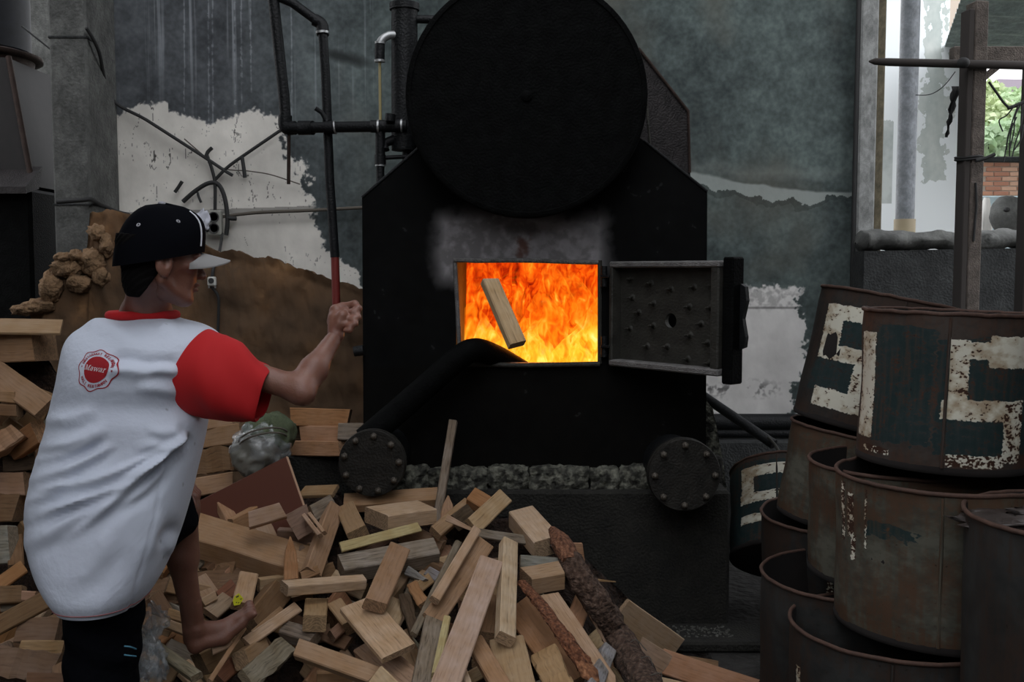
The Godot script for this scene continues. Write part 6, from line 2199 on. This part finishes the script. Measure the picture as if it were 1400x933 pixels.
	nets(st, H.call(300, 862, 3.1) - Vector3(0.13, 0.10, 0.13), H.call(300, 862, 3.1) + Vector3(0.14, 0.14, 0.13), 0.0048, bones_field(ft, 0.012), tone, flush)
	shift_put("body", st, skin, o, off)
	# hair under the cap
	st = ST()
	var hair := func(p: Vector3) -> float:
		var q: Vector3 = inv * (p - hc)
		var d := ell(q, Vector3(-0.010, 0.03, 0), Vector3(0.104, 0.098, 0.083))
		d = smin(d, ell(q, Vector3(-0.034, -0.052, 0), Vector3(0.058, 0.082, 0.060)), 0.02)
		d += 0.0016 * sin(q.y * 900.0 + q.z * 300.0)
		d = maxf(d, q.x - 0.012 + maxf(0.0, -q.y - 0.0) * 0.55)
		d = maxf(d, -(q.y + 0.112))
		return maxf(d, q.y - 0.05)
	nets(st, hc - Vector3(0.14, 0.13, 0.14), hc + Vector3(0.12, 0.07, 0.12), 0.005, hair)
	shift_put("hair", st, mat("hair", rgb(11, 10, 10), 0.85), o, off)
	M.hair.metallic_specular = 0.2
	build_cap(o, off, hc, f, up, rt)
	M.cap_black.metallic_specular = 0.12
	# shorts
	var black := mat("black_cloth", rgb(12, 13, 17), 0.9)
	black.metallic_specular = 0.15
	black.heightmap_enabled = true
	black.heightmap_texture = noise_tex(256, 256, 603, 0.03, 4)
	black.heightmap_scale = 0.8
	black.uv1_triplanar = true
	black.uv1_scale = Vector3.ONE * 2.0
	st = ST()
	var sh := bones_field([[PV + Vector3(0, 0.05, -0.02), PV + Vector3(0, 0, -0.02), 0.11, 0.115], [RH, RK + Vector3(0, 0.03, 0), 0.104, 0.096], [LH, LK.lerp(LH, 0.12), 0.105, 0.085]], 0.05)
	nets(st, Vector3(-1.4, 0.25, -3.15), Vector3(-0.70, 1.0, -2.42), 0.014, func(p): return maxf(sh.call(p) + 0.004 * sin(p.y * 60 + p.x * 25), 0.34 - p.y))
	shift_put("shorts", st, black, o, off)
	st = ST()
	for k in 2:
		var y := 884 + k * 12
		tube(st, smooth([P(170, y, 2.535), P(178, y + 1, 2.535), P(186, y + 4 - k * 2, 2.55)], 4), [0.0022], 6)
	shift_put("printed_mark", st, mat("teal_print", rgb(60, 110, 130), 0.7), o, off)
	build_shirt(o, off, RS)

func shift_put(called: String, st: SurfaceTool, m: Material, o: Node3D, off: Vector3) -> MeshInstance3D:
	var out := ST()
	out.append_from(st.commit(), 0, Transform3D(Basis(), off))
	return put(called, out, m, o)

func build_shirt(o: Node3D, off: Vector3, rs: Vector3) -> void:
	var nu := 190
	var nv := 150
	var pts := PackedVector3Array()
	var cols := PackedColorArray()
	var nn := noise(611, 0.012, 4)
	for j in nv:
		for i in nu:
			var a := TAU * i / nu
			# hem row turned in at the last rows
			var t := 1.0 - j / (nv - 1.0)
			var p := shirt_surface(a, t)
			var q := pix(p)
			var k: float = nn.get_noise_2d(q.x, q.y)
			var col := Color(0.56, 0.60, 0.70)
			var damp := clampf(1.0 - Vector2((q.x - 118) / 80.0, (q.y - 760) / 70.0).length() + 0.7 * k, 0, 1) + 0.6 * clampf(1.0 - Vector2((q.x - 150) / 50.0, (q.y - 600) / 50.0).length() + 0.5 * k, 0, 1)  # wet patches and natural shade, both painted into the shirt colour
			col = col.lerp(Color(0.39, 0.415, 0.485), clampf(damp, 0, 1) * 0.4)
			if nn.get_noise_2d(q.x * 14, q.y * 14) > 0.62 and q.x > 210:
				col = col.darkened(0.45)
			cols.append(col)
			pts.append(p + off)
	var st := ST()
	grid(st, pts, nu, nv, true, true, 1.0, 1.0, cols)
	# inner side, so that the hem has thickness
	var inn := PackedVector3Array()
	for j in 12:
		for i in nu:
			var p := pts[j * nu + i]
			var c := P(130, 820, 2.66) + off
			inn.append(p.lerp(Vector3(c.x, p.y, c.z), 0.02))
	grid(st, inn, nu, 12, true, false)
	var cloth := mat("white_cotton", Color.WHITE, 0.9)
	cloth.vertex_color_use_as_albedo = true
	cloth.rim_enabled = true
	cloth.rim = 0.2
	cloth.heightmap_enabled = true
	cloth.heightmap_texture = noise_tex(256, 256, 612, 0.02, 4)
	cloth.heightmap_scale = 0.12
	cloth.uv1_scale = Vector3(6, 5, 1)
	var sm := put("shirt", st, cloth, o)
	# hem stitching
	st = ST()
	var path := []
	for i in 70:
		var a := lerpf(-0.35, PI + 0.25, i / 69.0)
		var p := shirt_surface(a, 0.972)
		path.append(p + (p - P(130, 820, 2.66)).normalized() * 0.0015 + off)
	tube(st, path, [0.0016], 5)
	put("hem_stitching", st, mat("red_thread", rgb(150, 96, 96), 0.9), sm)
	# collar
	var red := mat("red_cotton", rgb(172, 10, 16), 0.85)
	red.rim_enabled = true
	red.rim = 0.15
	st = ST()
	path = []
	for i in 61:
		var a := TAU * i / 60
		path.append(shirt_point(a, 0.016) + Vector3(0, 0.004, 0) + off)
	tube(st, path, [0.0125], 10, false)
	put("collar", st, red, sm)
	# right sleeve, raglan cut, with folds of its own
	var sp := smooth([P(262, 500, 2.665), P(285, 512, 2.655), P(312, 523, 2.65), P(340, 534, 2.645), P(363, 541, 2.642)], 8)
	var rad := [0.104, 0.110, 0.104, 0.088, 0.070]
	pts = PackedVector3Array()
	var ns := sp.size()
	var sides := 64
	var n2 := noise(613, 7.0, 3)
	for i in ns:
		var d: Vector3 = (sp[mini(i + 1, ns - 1)] - sp[maxi(i - 1, 0)]).normalized()
		var bx := along(d, Vector3(0, 0, 1)).x
		bx = (bx - d * bx.dot(d)).normalized()
		var bz := bx.cross(d)
		var fx := i / (ns - 1.0) * 4.0
		var r := lerpf(rad[int(minf(fx, 3))], rad[int(minf(fx, 3)) + 1], fx - int(minf(fx, 3)))
		for k in sides:
			var a := TAU * k / sides
			var dv := bx * cos(a) + bz * sin(a) * 0.82
			var fold := 0.006 * sin(a * 4.0 + i * 0.16) * smoothstep(0.0, 12.0, i) + 0.005 * pow(absf(sin(i * 0.22 + 1.4 * a)), 3.0)
			# cut the seam edge aslant, so that it runs from collar to armpit
			pts.append(sp[i] + dv * (r + fold) * 1.0 + off)
	st = ST()
	grid(st, pts, sides, ns, true, true)
	inn = PackedVector3Array()
	for i in [ns - 1, ns - 3, ns - 6]:
		for k in sides:
			inn.append(pts[i * sides + k].lerp(sp[i] + off, 0.035))
	grid(st, inn, sides, 3, true, true)
	put("sleeve", st, red, sm)
	# left sleeve, mostly hidden beyond the trunk
	st = ST()
	tube(st, smooth([P(120, 474, 2.88) + off, P(160, 520, 2.95) + off, P(190, 565, 3.0) + off], 6), [0.085], 24)
	put("sleeve", st, red, sm)
	build_emblem(sm, off)

func glyphs(text: String, font: Font, size: int) -> Array:
	# front faces of the lettering as flat triangles, in units of the letter height, and the width
	var tm := TextMesh.new()
	tm.text = text
	tm.font = font
	tm.font_size = size
	tm.pixel_size = 1.0 / size
	tm.depth = 0.05
	tm.curve_step = 1.0
	var ar := tm.get_mesh_arrays()
	var v: PackedVector3Array = ar[Mesh.ARRAY_VERTEX]
	var n: PackedVector3Array = ar[Mesh.ARRAY_NORMAL]
	var ix: PackedInt32Array = ar[Mesh.ARRAY_INDEX] if ar[Mesh.ARRAY_INDEX] != null else PackedInt32Array(range(v.size()))
	var out := PackedVector2Array()
	for k in range(0, ix.size(), 3):
		if n[ix[k]].z > 0.5:
			for e in 3:
				out.append(Vector2(v[ix[k + e]].x, v[ix[k + e]].y))
	return [out, tm.get_aabb().size.x]

func build_emblem(sm: Node3D, off: Vector3) -> void:
	# find where the seal sits on the shirt's back
	var best := 1e9
	var a0 := 0.0
	var t0 := 0.0
	for i in 160:
		for j in 80:
			var a := PI * i / 160.0
			var t := 0.15 + 0.3 * j / 80.0
			var q := pix(shirt_point(a, t)).distance_to(Vector2(130, 505))
			if q < best:
				best = q
				a0 = a
				t0 = t
	var e := 0.004
	# the seal is printed askew and pulled by the cloth: its two axes on the cloth, from how they look
	var ja := (pix(shirt_point(a0 + e, t0)) - pix(shirt_point(a0 - e, t0))) / (2 * e)
	var jt := (pix(shirt_point(a0, t0 + e)) - pix(shirt_point(a0, t0 - e))) / (2 * e)
	var det := ja.x * jt.y - ja.y * jt.x
	var to_cloth := func(v: Vector2) -> Vector2: return Vector2(v.x * jt.y - v.y * jt.x, ja.x * v.y - ja.y * v.x) / det
	var ax: Vector2 = to_cloth.call(Vector2(24.5, 4.0))
	var ay: Vector2 = to_cloth.call(Vector2(8.0, -27.5))
	var R := 0.058
	var on := func(p: Vector2, lift: float) -> Vector3:    # emblem metres (x right, y up) to the cloth
		var at := ax * p.x / R + ay * p.y / R
		var a := a0 + at.x
		var t := t0 + at.y
		var s := shirt_surface(a, t)
		var n := (shirt_surface(a + e, t) - s).cross(shirt_surface(a, t + e) - s).normalized()
		if n.z < 0:
			n = -n
		return s + n * lift + off
	var patch := func(st: SurfaceTool, tri2: PackedVector2Array, lift: float):
		for k in range(0, tri2.size(), 3):
			var p := [on.call(tri2[k], lift), on.call(tri2[k + 1], lift), on.call(tri2[k + 2], lift)]
			var n: Vector3 = (p[1] - p[0]).cross(p[2] - p[0]).normalized()
			var flip := n.z < 0
			if flip:
				n = -n
			for x in ([0, 1, 2] if flip else [0, 2, 1]):
				vert(st, p[x], n, Vector2.ZERO)
	var ringed := func(r0: Callable, r1: Callable, steps: int, bands: int) -> PackedVector2Array:
		var out := PackedVector2Array()
		for k in steps:
			for b in bands:
				var g0 := TAU * k / steps
				var g1 := TAU * (k + 1) / steps
				var i0: float = lerpf(r0.call(g0), r1.call(g0), b / float(bands))
				var j0: float = lerpf(r0.call(g0), r1.call(g0), (b + 1) / float(bands))
				var i1: float = lerpf(r0.call(g1), r1.call(g1), b / float(bands))
				var j1: float = lerpf(r0.call(g1), r1.call(g1), (b + 1) / float(bands))
				var A := Vector2.from_angle(g0)
				var B := Vector2.from_angle(g1)
				out.append_array([A * i0, A * j0, B * j1, A * i0, B * j1, B * i1])
		return out
	var red := mat("print_red", rgb(150, 20, 30), 0.85)
	var st := ST()
	patch.call(st, ringed.call(func(_g): return 0.0, func(_g): return R * 0.66, 36, 4), 0.0012)
	put("printed_seal", st, red, sm)
	st = ST()
	patch.call(st, ringed.call(func(g): return R * (0.985 + 0.055 * cos(8 * g)), func(g): return R * (1.035 + 0.055 * cos(8 * g)), 80, 1), 0.0012)
	put("seal_outline", st, red, sm)
	var sans := SystemFont.new()
	sans.font_names = PackedStringArray(["Droid Sans"])
	sans.font_weight = 700
	var serif := SystemFont.new()
	serif.font_names = PackedStringArray(["Droid Serif"])
	st = ST()
	var letters := func(word: String, mid: float, top: bool):
		var n := word.length()
		for k in n:
			if word[k] == " ":
				continue
			var g: Array = glyphs(word[k], sans, 24)
			var ang: float = mid + (1 if top else -1) * ((n - 1) / 2.0 - k) * 0.152
			var tri2 := PackedVector2Array()
			for p in g[0]:
				var q: Vector2 = Vector2(p.x, p.y) * R * 0.205
				q = q.rotated(ang - PI / 2 if top else ang + PI / 2)
				tri2.append(q + Vector2.from_angle(ang) * R * 0.815)
			patch.call(st, tri2, 0.0013)
	letters.call("MASYARAKAT RELAWAN", PI / 2, true)
	letters.call("KALI KERTAMAN", -PI / 2, false)
	letters.call("*", 0.02, true)
	letters.call("*", PI, true)
	put("seal_lettering", st, red, sm)
	st = ST()
	var w: Array = glyphs("Mawar", serif, 32)
	var tri3 := PackedVector2Array()
	for p in w[0]:
		tri3.append(Vector2(p.x + 0.25 * p.y, p.y) * R * 0.34 - Vector2(R * 0.03, 0))
	patch.call(st, tri3, 0.002)
	put("seal_word", st, mat("print_white", rgb(214, 210, 214), 0.85), sm)

func build_cap(o: Node3D, off: Vector3, hc: Vector3, f: Vector3, up: Vector3, rt: Vector3) -> void:
	var black := mat("cap_black", rgb(10, 11, 15), 0.88)
	var pt := func(x: float, y: float, z: float) -> Vector3: return hc + f * x + up * y + rt * z + off
	# crown: rings from the lower edge to the button; flat, high front panel
	var pts := PackedVector3Array()
	var nu := 64
	var nv := 18
	for j in nv:
		var t := j / (nv - 1.0)
		for i in nu:
			var a := TAU * i / nu
			var ca := cos(a)
			var sa := sin(a)
			var front := smoothstep(0.35, 0.95, ca)
			var r := pow(maxf(1.0 - pow(t, 2.5 + 1.6 * front), 0.0), 0.5)
			var x := (0.110 + 0.008 * front) * ca * r - 0.006
			var z := 0.092 * sa * r
			var y := lerpf(-0.008 + 0.030 * clampf(ca, -1, 1), 0.140, t) + 0.006 * front * (1.0 - absf(t - 0.6))
			# panel seams
			var seam := 0.0014 * exp(-pow(fposmod(a + PI / 6, PI / 3) - PI / 6, 2.0) * 900.0)
			pts.append(pt.call(x * (1.0 - seam * 8), y, z * (1.0 - seam * 8)))
	var st := ST()
	grid(st, pts, nu, nv, true, true)
	var crown := put("cap", st, black, o)
	var b: Vector3 = pt.call(-0.006, 0.139, 0)
	st = ST()
	ball(st, b, Vector3(0.011, 0.006, 0.011), 12, 7, Basis(f, up, rt))
	put("button", st, mat("grey_felt", rgb(150, 150, 156), 0.9), crown)
	# pale piping along the front panel
	st = ST()
	var path := []
	for k in 9:
		var t := lerpf(0.10, 0.86, k / 8.0)
		var a := 0.62
		var front := smoothstep(0.35, 0.95, cos(a))
		var r := pow(maxf(1.0 - pow(t, 2.5 + 1.6 * front), 0.0), 0.5)
		path.append(pt.call(((0.110 + 0.008 * front) * cos(a) * r - 0.006) * 1.012, lerpf(0.022, 0.138, t) + 0.006 * front * (1.0 - absf(t - 0.6)), 0.092 * sin(a) * r * 1.012))
	tube(st, path, [0.0022], 6)
	put("piping", st, mat("white_trim", rgb(206, 208, 214), 0.8), crown)
	# eyelets
	for e in [[PI * 0.5 - 0.35, 0.66], [PI * 0.5 + 0.75, 0.6], [PI * 0.5 - 1.05, 0.84], [-PI * 0.5, 0.62]]:
		var t: float = e[1]
		var a: float = e[0]
		var front := smoothstep(0.35, 0.95, cos(a))
		var r := pow(maxf(1.0 - pow(t, 2.5 + 1.6 * front), 0.0), 0.5)
		var c: Vector3 = pt.call(((0.110 + 0.008 * front) * cos(a) * r - 0.006) * 1.004, lerpf(-0.008 + 0.030 * cos(a), 0.140, t), 0.092 * sin(a) * r * 1.004)
		var n: Vector3 = (c - (hc + off) - up * 0.02).normalized()
		st = ST()
		var bs := along(n, up)
		var ring := []
		for k in 13:
			ring.append(c + bs.x * cos(TAU * k / 12) * 0.0042 + bs.z * sin(TAU * k / 12) * 0.0042)
		tube(st, ring, [0.0018], 6, false)
		put("eyelet", st, M.grey_felt, crown)
	# brim: a curved plate
	pts = PackedVector3Array()
	var cu := 25
	var cv := 10
	for side in 2:
		for j in cv:
			for i in cu:
				var s := lerpf(-1.0, 1.0, i / (cu - 1.0))
				var t := j / (cv - 1.0)
				var z := 0.078 * s
				var x0 := 0.104 * sqrt(maxf(0.0, 1.0 - pow(s * 0.82, 2.0)))
				var reach := 0.078 * pow(maxf(1.0 - pow(absf(s), 2.6), 0.0), 0.6)
				var y := 0.022 - 0.034 * s * s - 0.012 * t + (0.0 if side == 0 else -0.0035)
				pts.append(pt.call(x0 + reach * t, y, z))
	st = ST()
	grid(st, pts.slice(0, cu * cv), cu, cv, false, false)
	grid(st, pts.slice(cu * cv), cu, cv, false, true)
	var edge := PackedVector3Array()
	for side in 2:
		for i in cu:
			edge.append(pts[side * cu * cv + (cv - 1) * cu + i])
	grid(st, edge, cu, 2, false, false)
	put("brim", st, mat("brim_grey", rgb(130, 129, 128), 0.9), crown)

func wire(called: String, label: String, pts: Array, d: float, r: float, m: Material, category := "wire") -> MeshInstance3D:
	var path := []
	for p in pts:
		path.append(P(p[0], p[1], d + (p[2] if p.size() > 2 else 0.0)))
	var st := ST()
	tube(st, smooth(path, 6), [r], 7)
	var o := put(called, st, m)
	tag(o, label, category)
	return o

func build_small() -> void:
	var d := 6.34
	var dark: Material = M.wire_black
	# cables on the whitewashed wall
	wire("cable", "long sagging cable from the concrete column down across the whitewash", [[118, 38, -0.42], [135, 70, -0.3], [152, 134], [200, 164], [250, 196], [284, 218], [308, 234], [318, 240]], d, 0.0105, dark, "cable")
	wire("cable", "straight cable rising right to the steam pipe's elbow", [[294, 246], [312, 228], [340, 208], [384, 178]], d, 0.0105, dark, "cable")
	wire("cable", "cable dropping straight to the socket box", [[283, 212], [290, 232], [294, 252], [294, 290]], d, 0.0105, dark, "cable")
	wire("cable", "thick cable looped over and down the right of the socket box", [[250, 276], [266, 262], [284, 251], [298, 252], [307, 270], [311, 300], [309, 322]], d, 0.014, dark, "cable")
	wire("cable_stub", "short cut cable end sticking up at the cables' crossing", [[281, 216], [284, 208], [290, 202]], d, 0.012, dark, "cable")
	wire("cable_stub", "short cable end hanging below the rising cable", [[331, 214], [333, 228], [335, 243]], d, 0.012, dark, "cable")
	wire("cable_stub", "forked cable stub on the whitewash above the cap", [[239, 263], [244, 256], [249, 248]], d, 0.011, dark, "cable")
	wire("cable_stub", "little cable tail below the looped cable", [[270, 263], [272, 270], [275, 277]], d, 0.008, dark, "cable")
	wire("cable_stub", "blunt cable end beside the socket box's right edge", [[311, 298], [317, 299], [323, 299]], d, 0.014, dark, "cable")
	wire("thin_wire", "thin loose wire running right along the whitewash above the level conduit", [[252, 190], [300, 228], [340, 234], [370, 239], [410, 252]], d + 0.02, 0.004, M.rope_grey)
	wire("conduit", "thin grey conduit running level along the whitewash toward the boiler", [[300, 297], [350, 291], [420, 288], [497, 284]], d + 0.02, 0.011, M.rope_grey, "conduit")
	wire("cable", "slack dark cable at the foot of the concrete column", [[78, 276, -0.5], [110, 274, -0.5], [125, 273, -0.45], [142, 282, -0.2], [160, 290, -0.1], [176, 294]], d, 0.014, dark, "cable")
	wire("cable", "thin black cable hanging in front of the mud wall below the plug", [[289, 392, -0.95], [298, 405, -0.95], [299, 425, -0.95], [297, 470, -0.95]], d, 0.008, dark, "cable")
	wire("cable", "thin black cable hanging from the socket box to the plug", [[304, 320], [300, 345, -0.6], [293, 362, -0.9], [290, 380, -0.95]], d, 0.009, dark, "cable")
	# socket box with two round sockets
	var p := P(294, 305, 6.33)
	var o := thing("socket_box", "grey double socket box with two round dark sockets on the whitewashed wall", "socket", p)
	var q := 6.33 / F
	var st := ST()
	box(st, Vector3(19 * q, 34 * q, 0.05), Transform3D(), 0.006)
	put("housing", st, mat("socket_grey", rgb(150, 150, 142), 0.6), o)
	for k in 2:
		st = ST()
		var c := Vector3(0, (7.5 - 15 * k) * q, 0.026)
		lathe(st, [Vector2(7.2 * q, -0.004), Vector2(7.2 * q, 0.004), Vector2(7.2 * q, 0.004), Vector2(5.6 * q, 0.005), Vector2(5.2 * q, -0.001), Vector2(0, -0.001)], Transform3D(Basis(Vector3(1, 0, 0), PI / 2), c), 20)
		put("socket", st, mat("socket_dark", rgb(52, 52, 52), 0.5), o)
	# white rag stuffed behind it
	st = ST()
	lump(st, P(277, 304, 6.3), Vector3(0.046, 0.068, 0.03), 701, 26, 18, 0.7)
	tag(put("rag", st, mat("rag_white", rgb(200, 202, 212), 0.95)), "white rag hung beside the socket box", "rag")
	# plug
	o = thing("plug", "small white plug hanging on a black cable before the mud wall", "plug", P(290, 385, 5.38))
	st = ST()
	box(st, Vector3(0.045, 0.05, 0.03), Transform3D(), 0.007)
	put("body", st, mat("plug_white", rgb(206, 206, 200), 0.5), o)
	st = ST()
	lathe(st, [Vector2(0.015, 0), Vector2(0.015, 0.004), Vector2(0.015, 0.004), Vector2(0, 0.004)], Transform3D(Basis(Vector3(1, 0, 0), PI / 2), Vector3(0, 0.004, 0.015)), 14)
	put("face", st, M.socket_dark, o)
	for sx in [-1, 1]:
		st = ST()
		span_box(st, Vector3(sx * 0.017 - 0.004, -0.036, -0.004), Vector3(sx * 0.017 + 0.004, -0.022, 0.004), 0.001)
		put("prong", st, M.bare_metal, o)
	# bundle in a green sack wrapped in clear plastic
	var bc := P(366, 600, 4.15)
	o = thing("wrapped_bundle", "green cloth bundle wrapped in clear plastic lying between the wood stacks", "bundle", bc)
	st = ST()
	lump(st, Vector3(0.01, 0.02, 0), Vector3(0.108, 0.095, 0.10), 702, 34, 22, 0.18)
	put("sack", st, tri_mat("sack_green", rgb(112, 124, 92), 0.85, 0.0, M.concrete.albedo_texture, 4.0, M.concrete.heightmap_texture, 0.8), o)
	var film := mat("clear_film", Color(0.80, 0.83, 0.85, 0.16), 0.22)
	film.transparency = BaseMaterial3D.TRANSPARENCY_ALPHA
	film.cull_mode = BaseMaterial3D.CULL_DISABLED
	film.metallic_specular = 0.9
	var cloudy := mat("cloudy_plastic", rgb(112, 111, 104), 0.3)
	st = ST()
	lump(st, Vector3(-0.035, -0.055, 0.055), Vector3(0.10, 0.10, 0.085), 703, 44, 30, 0.28)
	put("plastic_wrap", st, cloudy, o)
	st = ST()
	lump(st, Vector3(-0.02, -0.02, 0.05), Vector3(0.115, 0.095, 0.09), 704, 44, 30, 0.35)
	put("plastic_film", st, film, o)
	for k in 2:
		st = ST()
		var ring := []
		for i in 41:
			var a := TAU * i / 40
			ring.append(Vector3(cos(a) * 0.098 - 0.005, 0.012 - 0.02 * k + 0.055 * sin(a + 0.5), sin(a) * 0.095 + 0.055))
		tube(st, ring, [0.004], 6, false)
		put("string", st, M.rope_grey, o)
	# crumpled clear bag between the man's legs
	o = thing("plastic_bag", "crumpled clear plastic bag on the wood between the man's legs", "plastic bag", P(207, 880, 3.0))
	for k in 5:
		st = ST()
		lump(st, P([212, 204, 198, 212, 200][k], [848, 872, 900, 905, 925][k], 2.98 - 0.02 * k) - o.position, Vector3([0.034, 0.032, 0.034, 0.036, 0.04][k], [0.04, 0.05, 0.06, 0.05, 0.04][k], 0.03), 710 + k, 30, 20, 0.9)
		put("crumple", st, film, o)
	# yellow sticker with dark marks
	o = thing("yellow_tag", "bright yellow scrap of label with black marks by the bare toes", "label", P(325, 820, heap_depth(325, 820) - 0.19))
	var tq := 3.35 / F
	var bs := Basis(Vector3(1, 0, 0), -0.35)
	st = ST()
	prism(st, PackedVector2Array([Vector2(-6.5, -2) * tq, Vector2(-4.5, -8.5) * tq, Vector2(3.5, -7) * tq, Vector2(8, 1) * tq, Vector2(1, 8.5) * tq, Vector2(-5, 4) * tq]), -0.001, 0.001, Transform3D(bs))
	put("paper", st, mat("sticker_yellow", rgb(214, 210, 30), 0.6), o)
	st = ST()
	for m in [[-1, 3.5, 3.2, 1.6], [0.6, 4.6, 1.4, 1.6], [4.6, 0.5, 2.8, 1.0], [-1.2, -4.2, 2.0, 1.0], [1.8, -4.6, 1.6, 1.2]]:
		box(st, Vector3(m[2] * tq, m[3] * tq, 0.0012), Transform3D(bs) * Transform3D(Basis(Vector3(0, 0, 1), 0.4), Vector3(m[0] * tq, m[1] * tq, 0.0012)), 0.0)
	put("printed_marks", st, dark, o)
	# rags, twigs and wires on the timber frame at the right
	st = ST()
	var pts := PackedVector3Array()
	for j in 14:
		var f := j / 13.0
		for i in 5:
			var w := (i - 2) * 3.0 * (1.0 - 0.75 * f)
			pts.append(P(lerpf(1307, 1294, f) + w + 1.5 * sin(j * 1.9 + i), lerpf(118, 188, f), 4.84 + 0.012 * sin(i * 2.0 + j)))
	grid(st, pts, 5, 14, false, true)
	for i in 5:
		pts[i] = pts[i] + Vector3(0, 0, -0.002)
	grid(st, pts, 5, 14, false, false)
	tag(put("rag_strip", st, dark), "torn dark strip of rag hanging left of the timber post", "rag")
	wire("thin_wire", "thin wire drooping left from the lashing on the cross pole", [[1306, 98], [1290, 118], [1272, 129], [1252, 130]], 4.84, 0.0022, dark)
	wire("twig", "dark twig stuck in the timber post's binding", [[1334, 220], [1346, 217], [1360, 211]], 4.86, 0.009, dark, "twig")
	wire("thin_wire", "wire hanging down the right side of the timber post", [[1334, 250], [1335, 280], [1333, 305], [1331, 330]], 4.9, 0.006, dark)
	wire("thin_wire", "slanting wire from the bracket to the dry branch", [[1352, 112], [1362, 126], [1372, 140], [1380, 148]], 4.95, 0.006, dark)
	o = thing("dry_branch", "dry dark branch with hanging strands at the right edge", "branch", P(1390, 150, 4.95))
	pipe_part(o, "branch", [P(1378, 148, 4.95), P(1390, 144, 4.95), P(1415, 132, 4.95)], 0.009, dark, 8, true)
	var strands := [[[1396, 142], [1388, 158], [1386, 180], [1380, 205]], [[1392, 144], [1384, 166], [1378, 190], [1372, 222]], [[1386, 146], [1376, 158], [1366, 165], [1371, 180]], [[1398, 142], [1396, 170], [1388, 196], [1384, 214]], [[1384, 168], [1378, 186], [1376, 205]], [[1399, 170], [1396, 190], [1386, 206]], [[1390, 160], [1382, 180], [1380, 214]]]
	for s in strands:
		pipe_part(o, "strand", [P(s[0][0], s[0][1], 4.94), P(s[1][0], s[1][1], 4.94), P(s[2][0], s[2][1], 4.95)] + ([P(s[3][0], s[3][1], 4.95)] if s.size() > 3 else []), 0.0035, dark, 5, true)
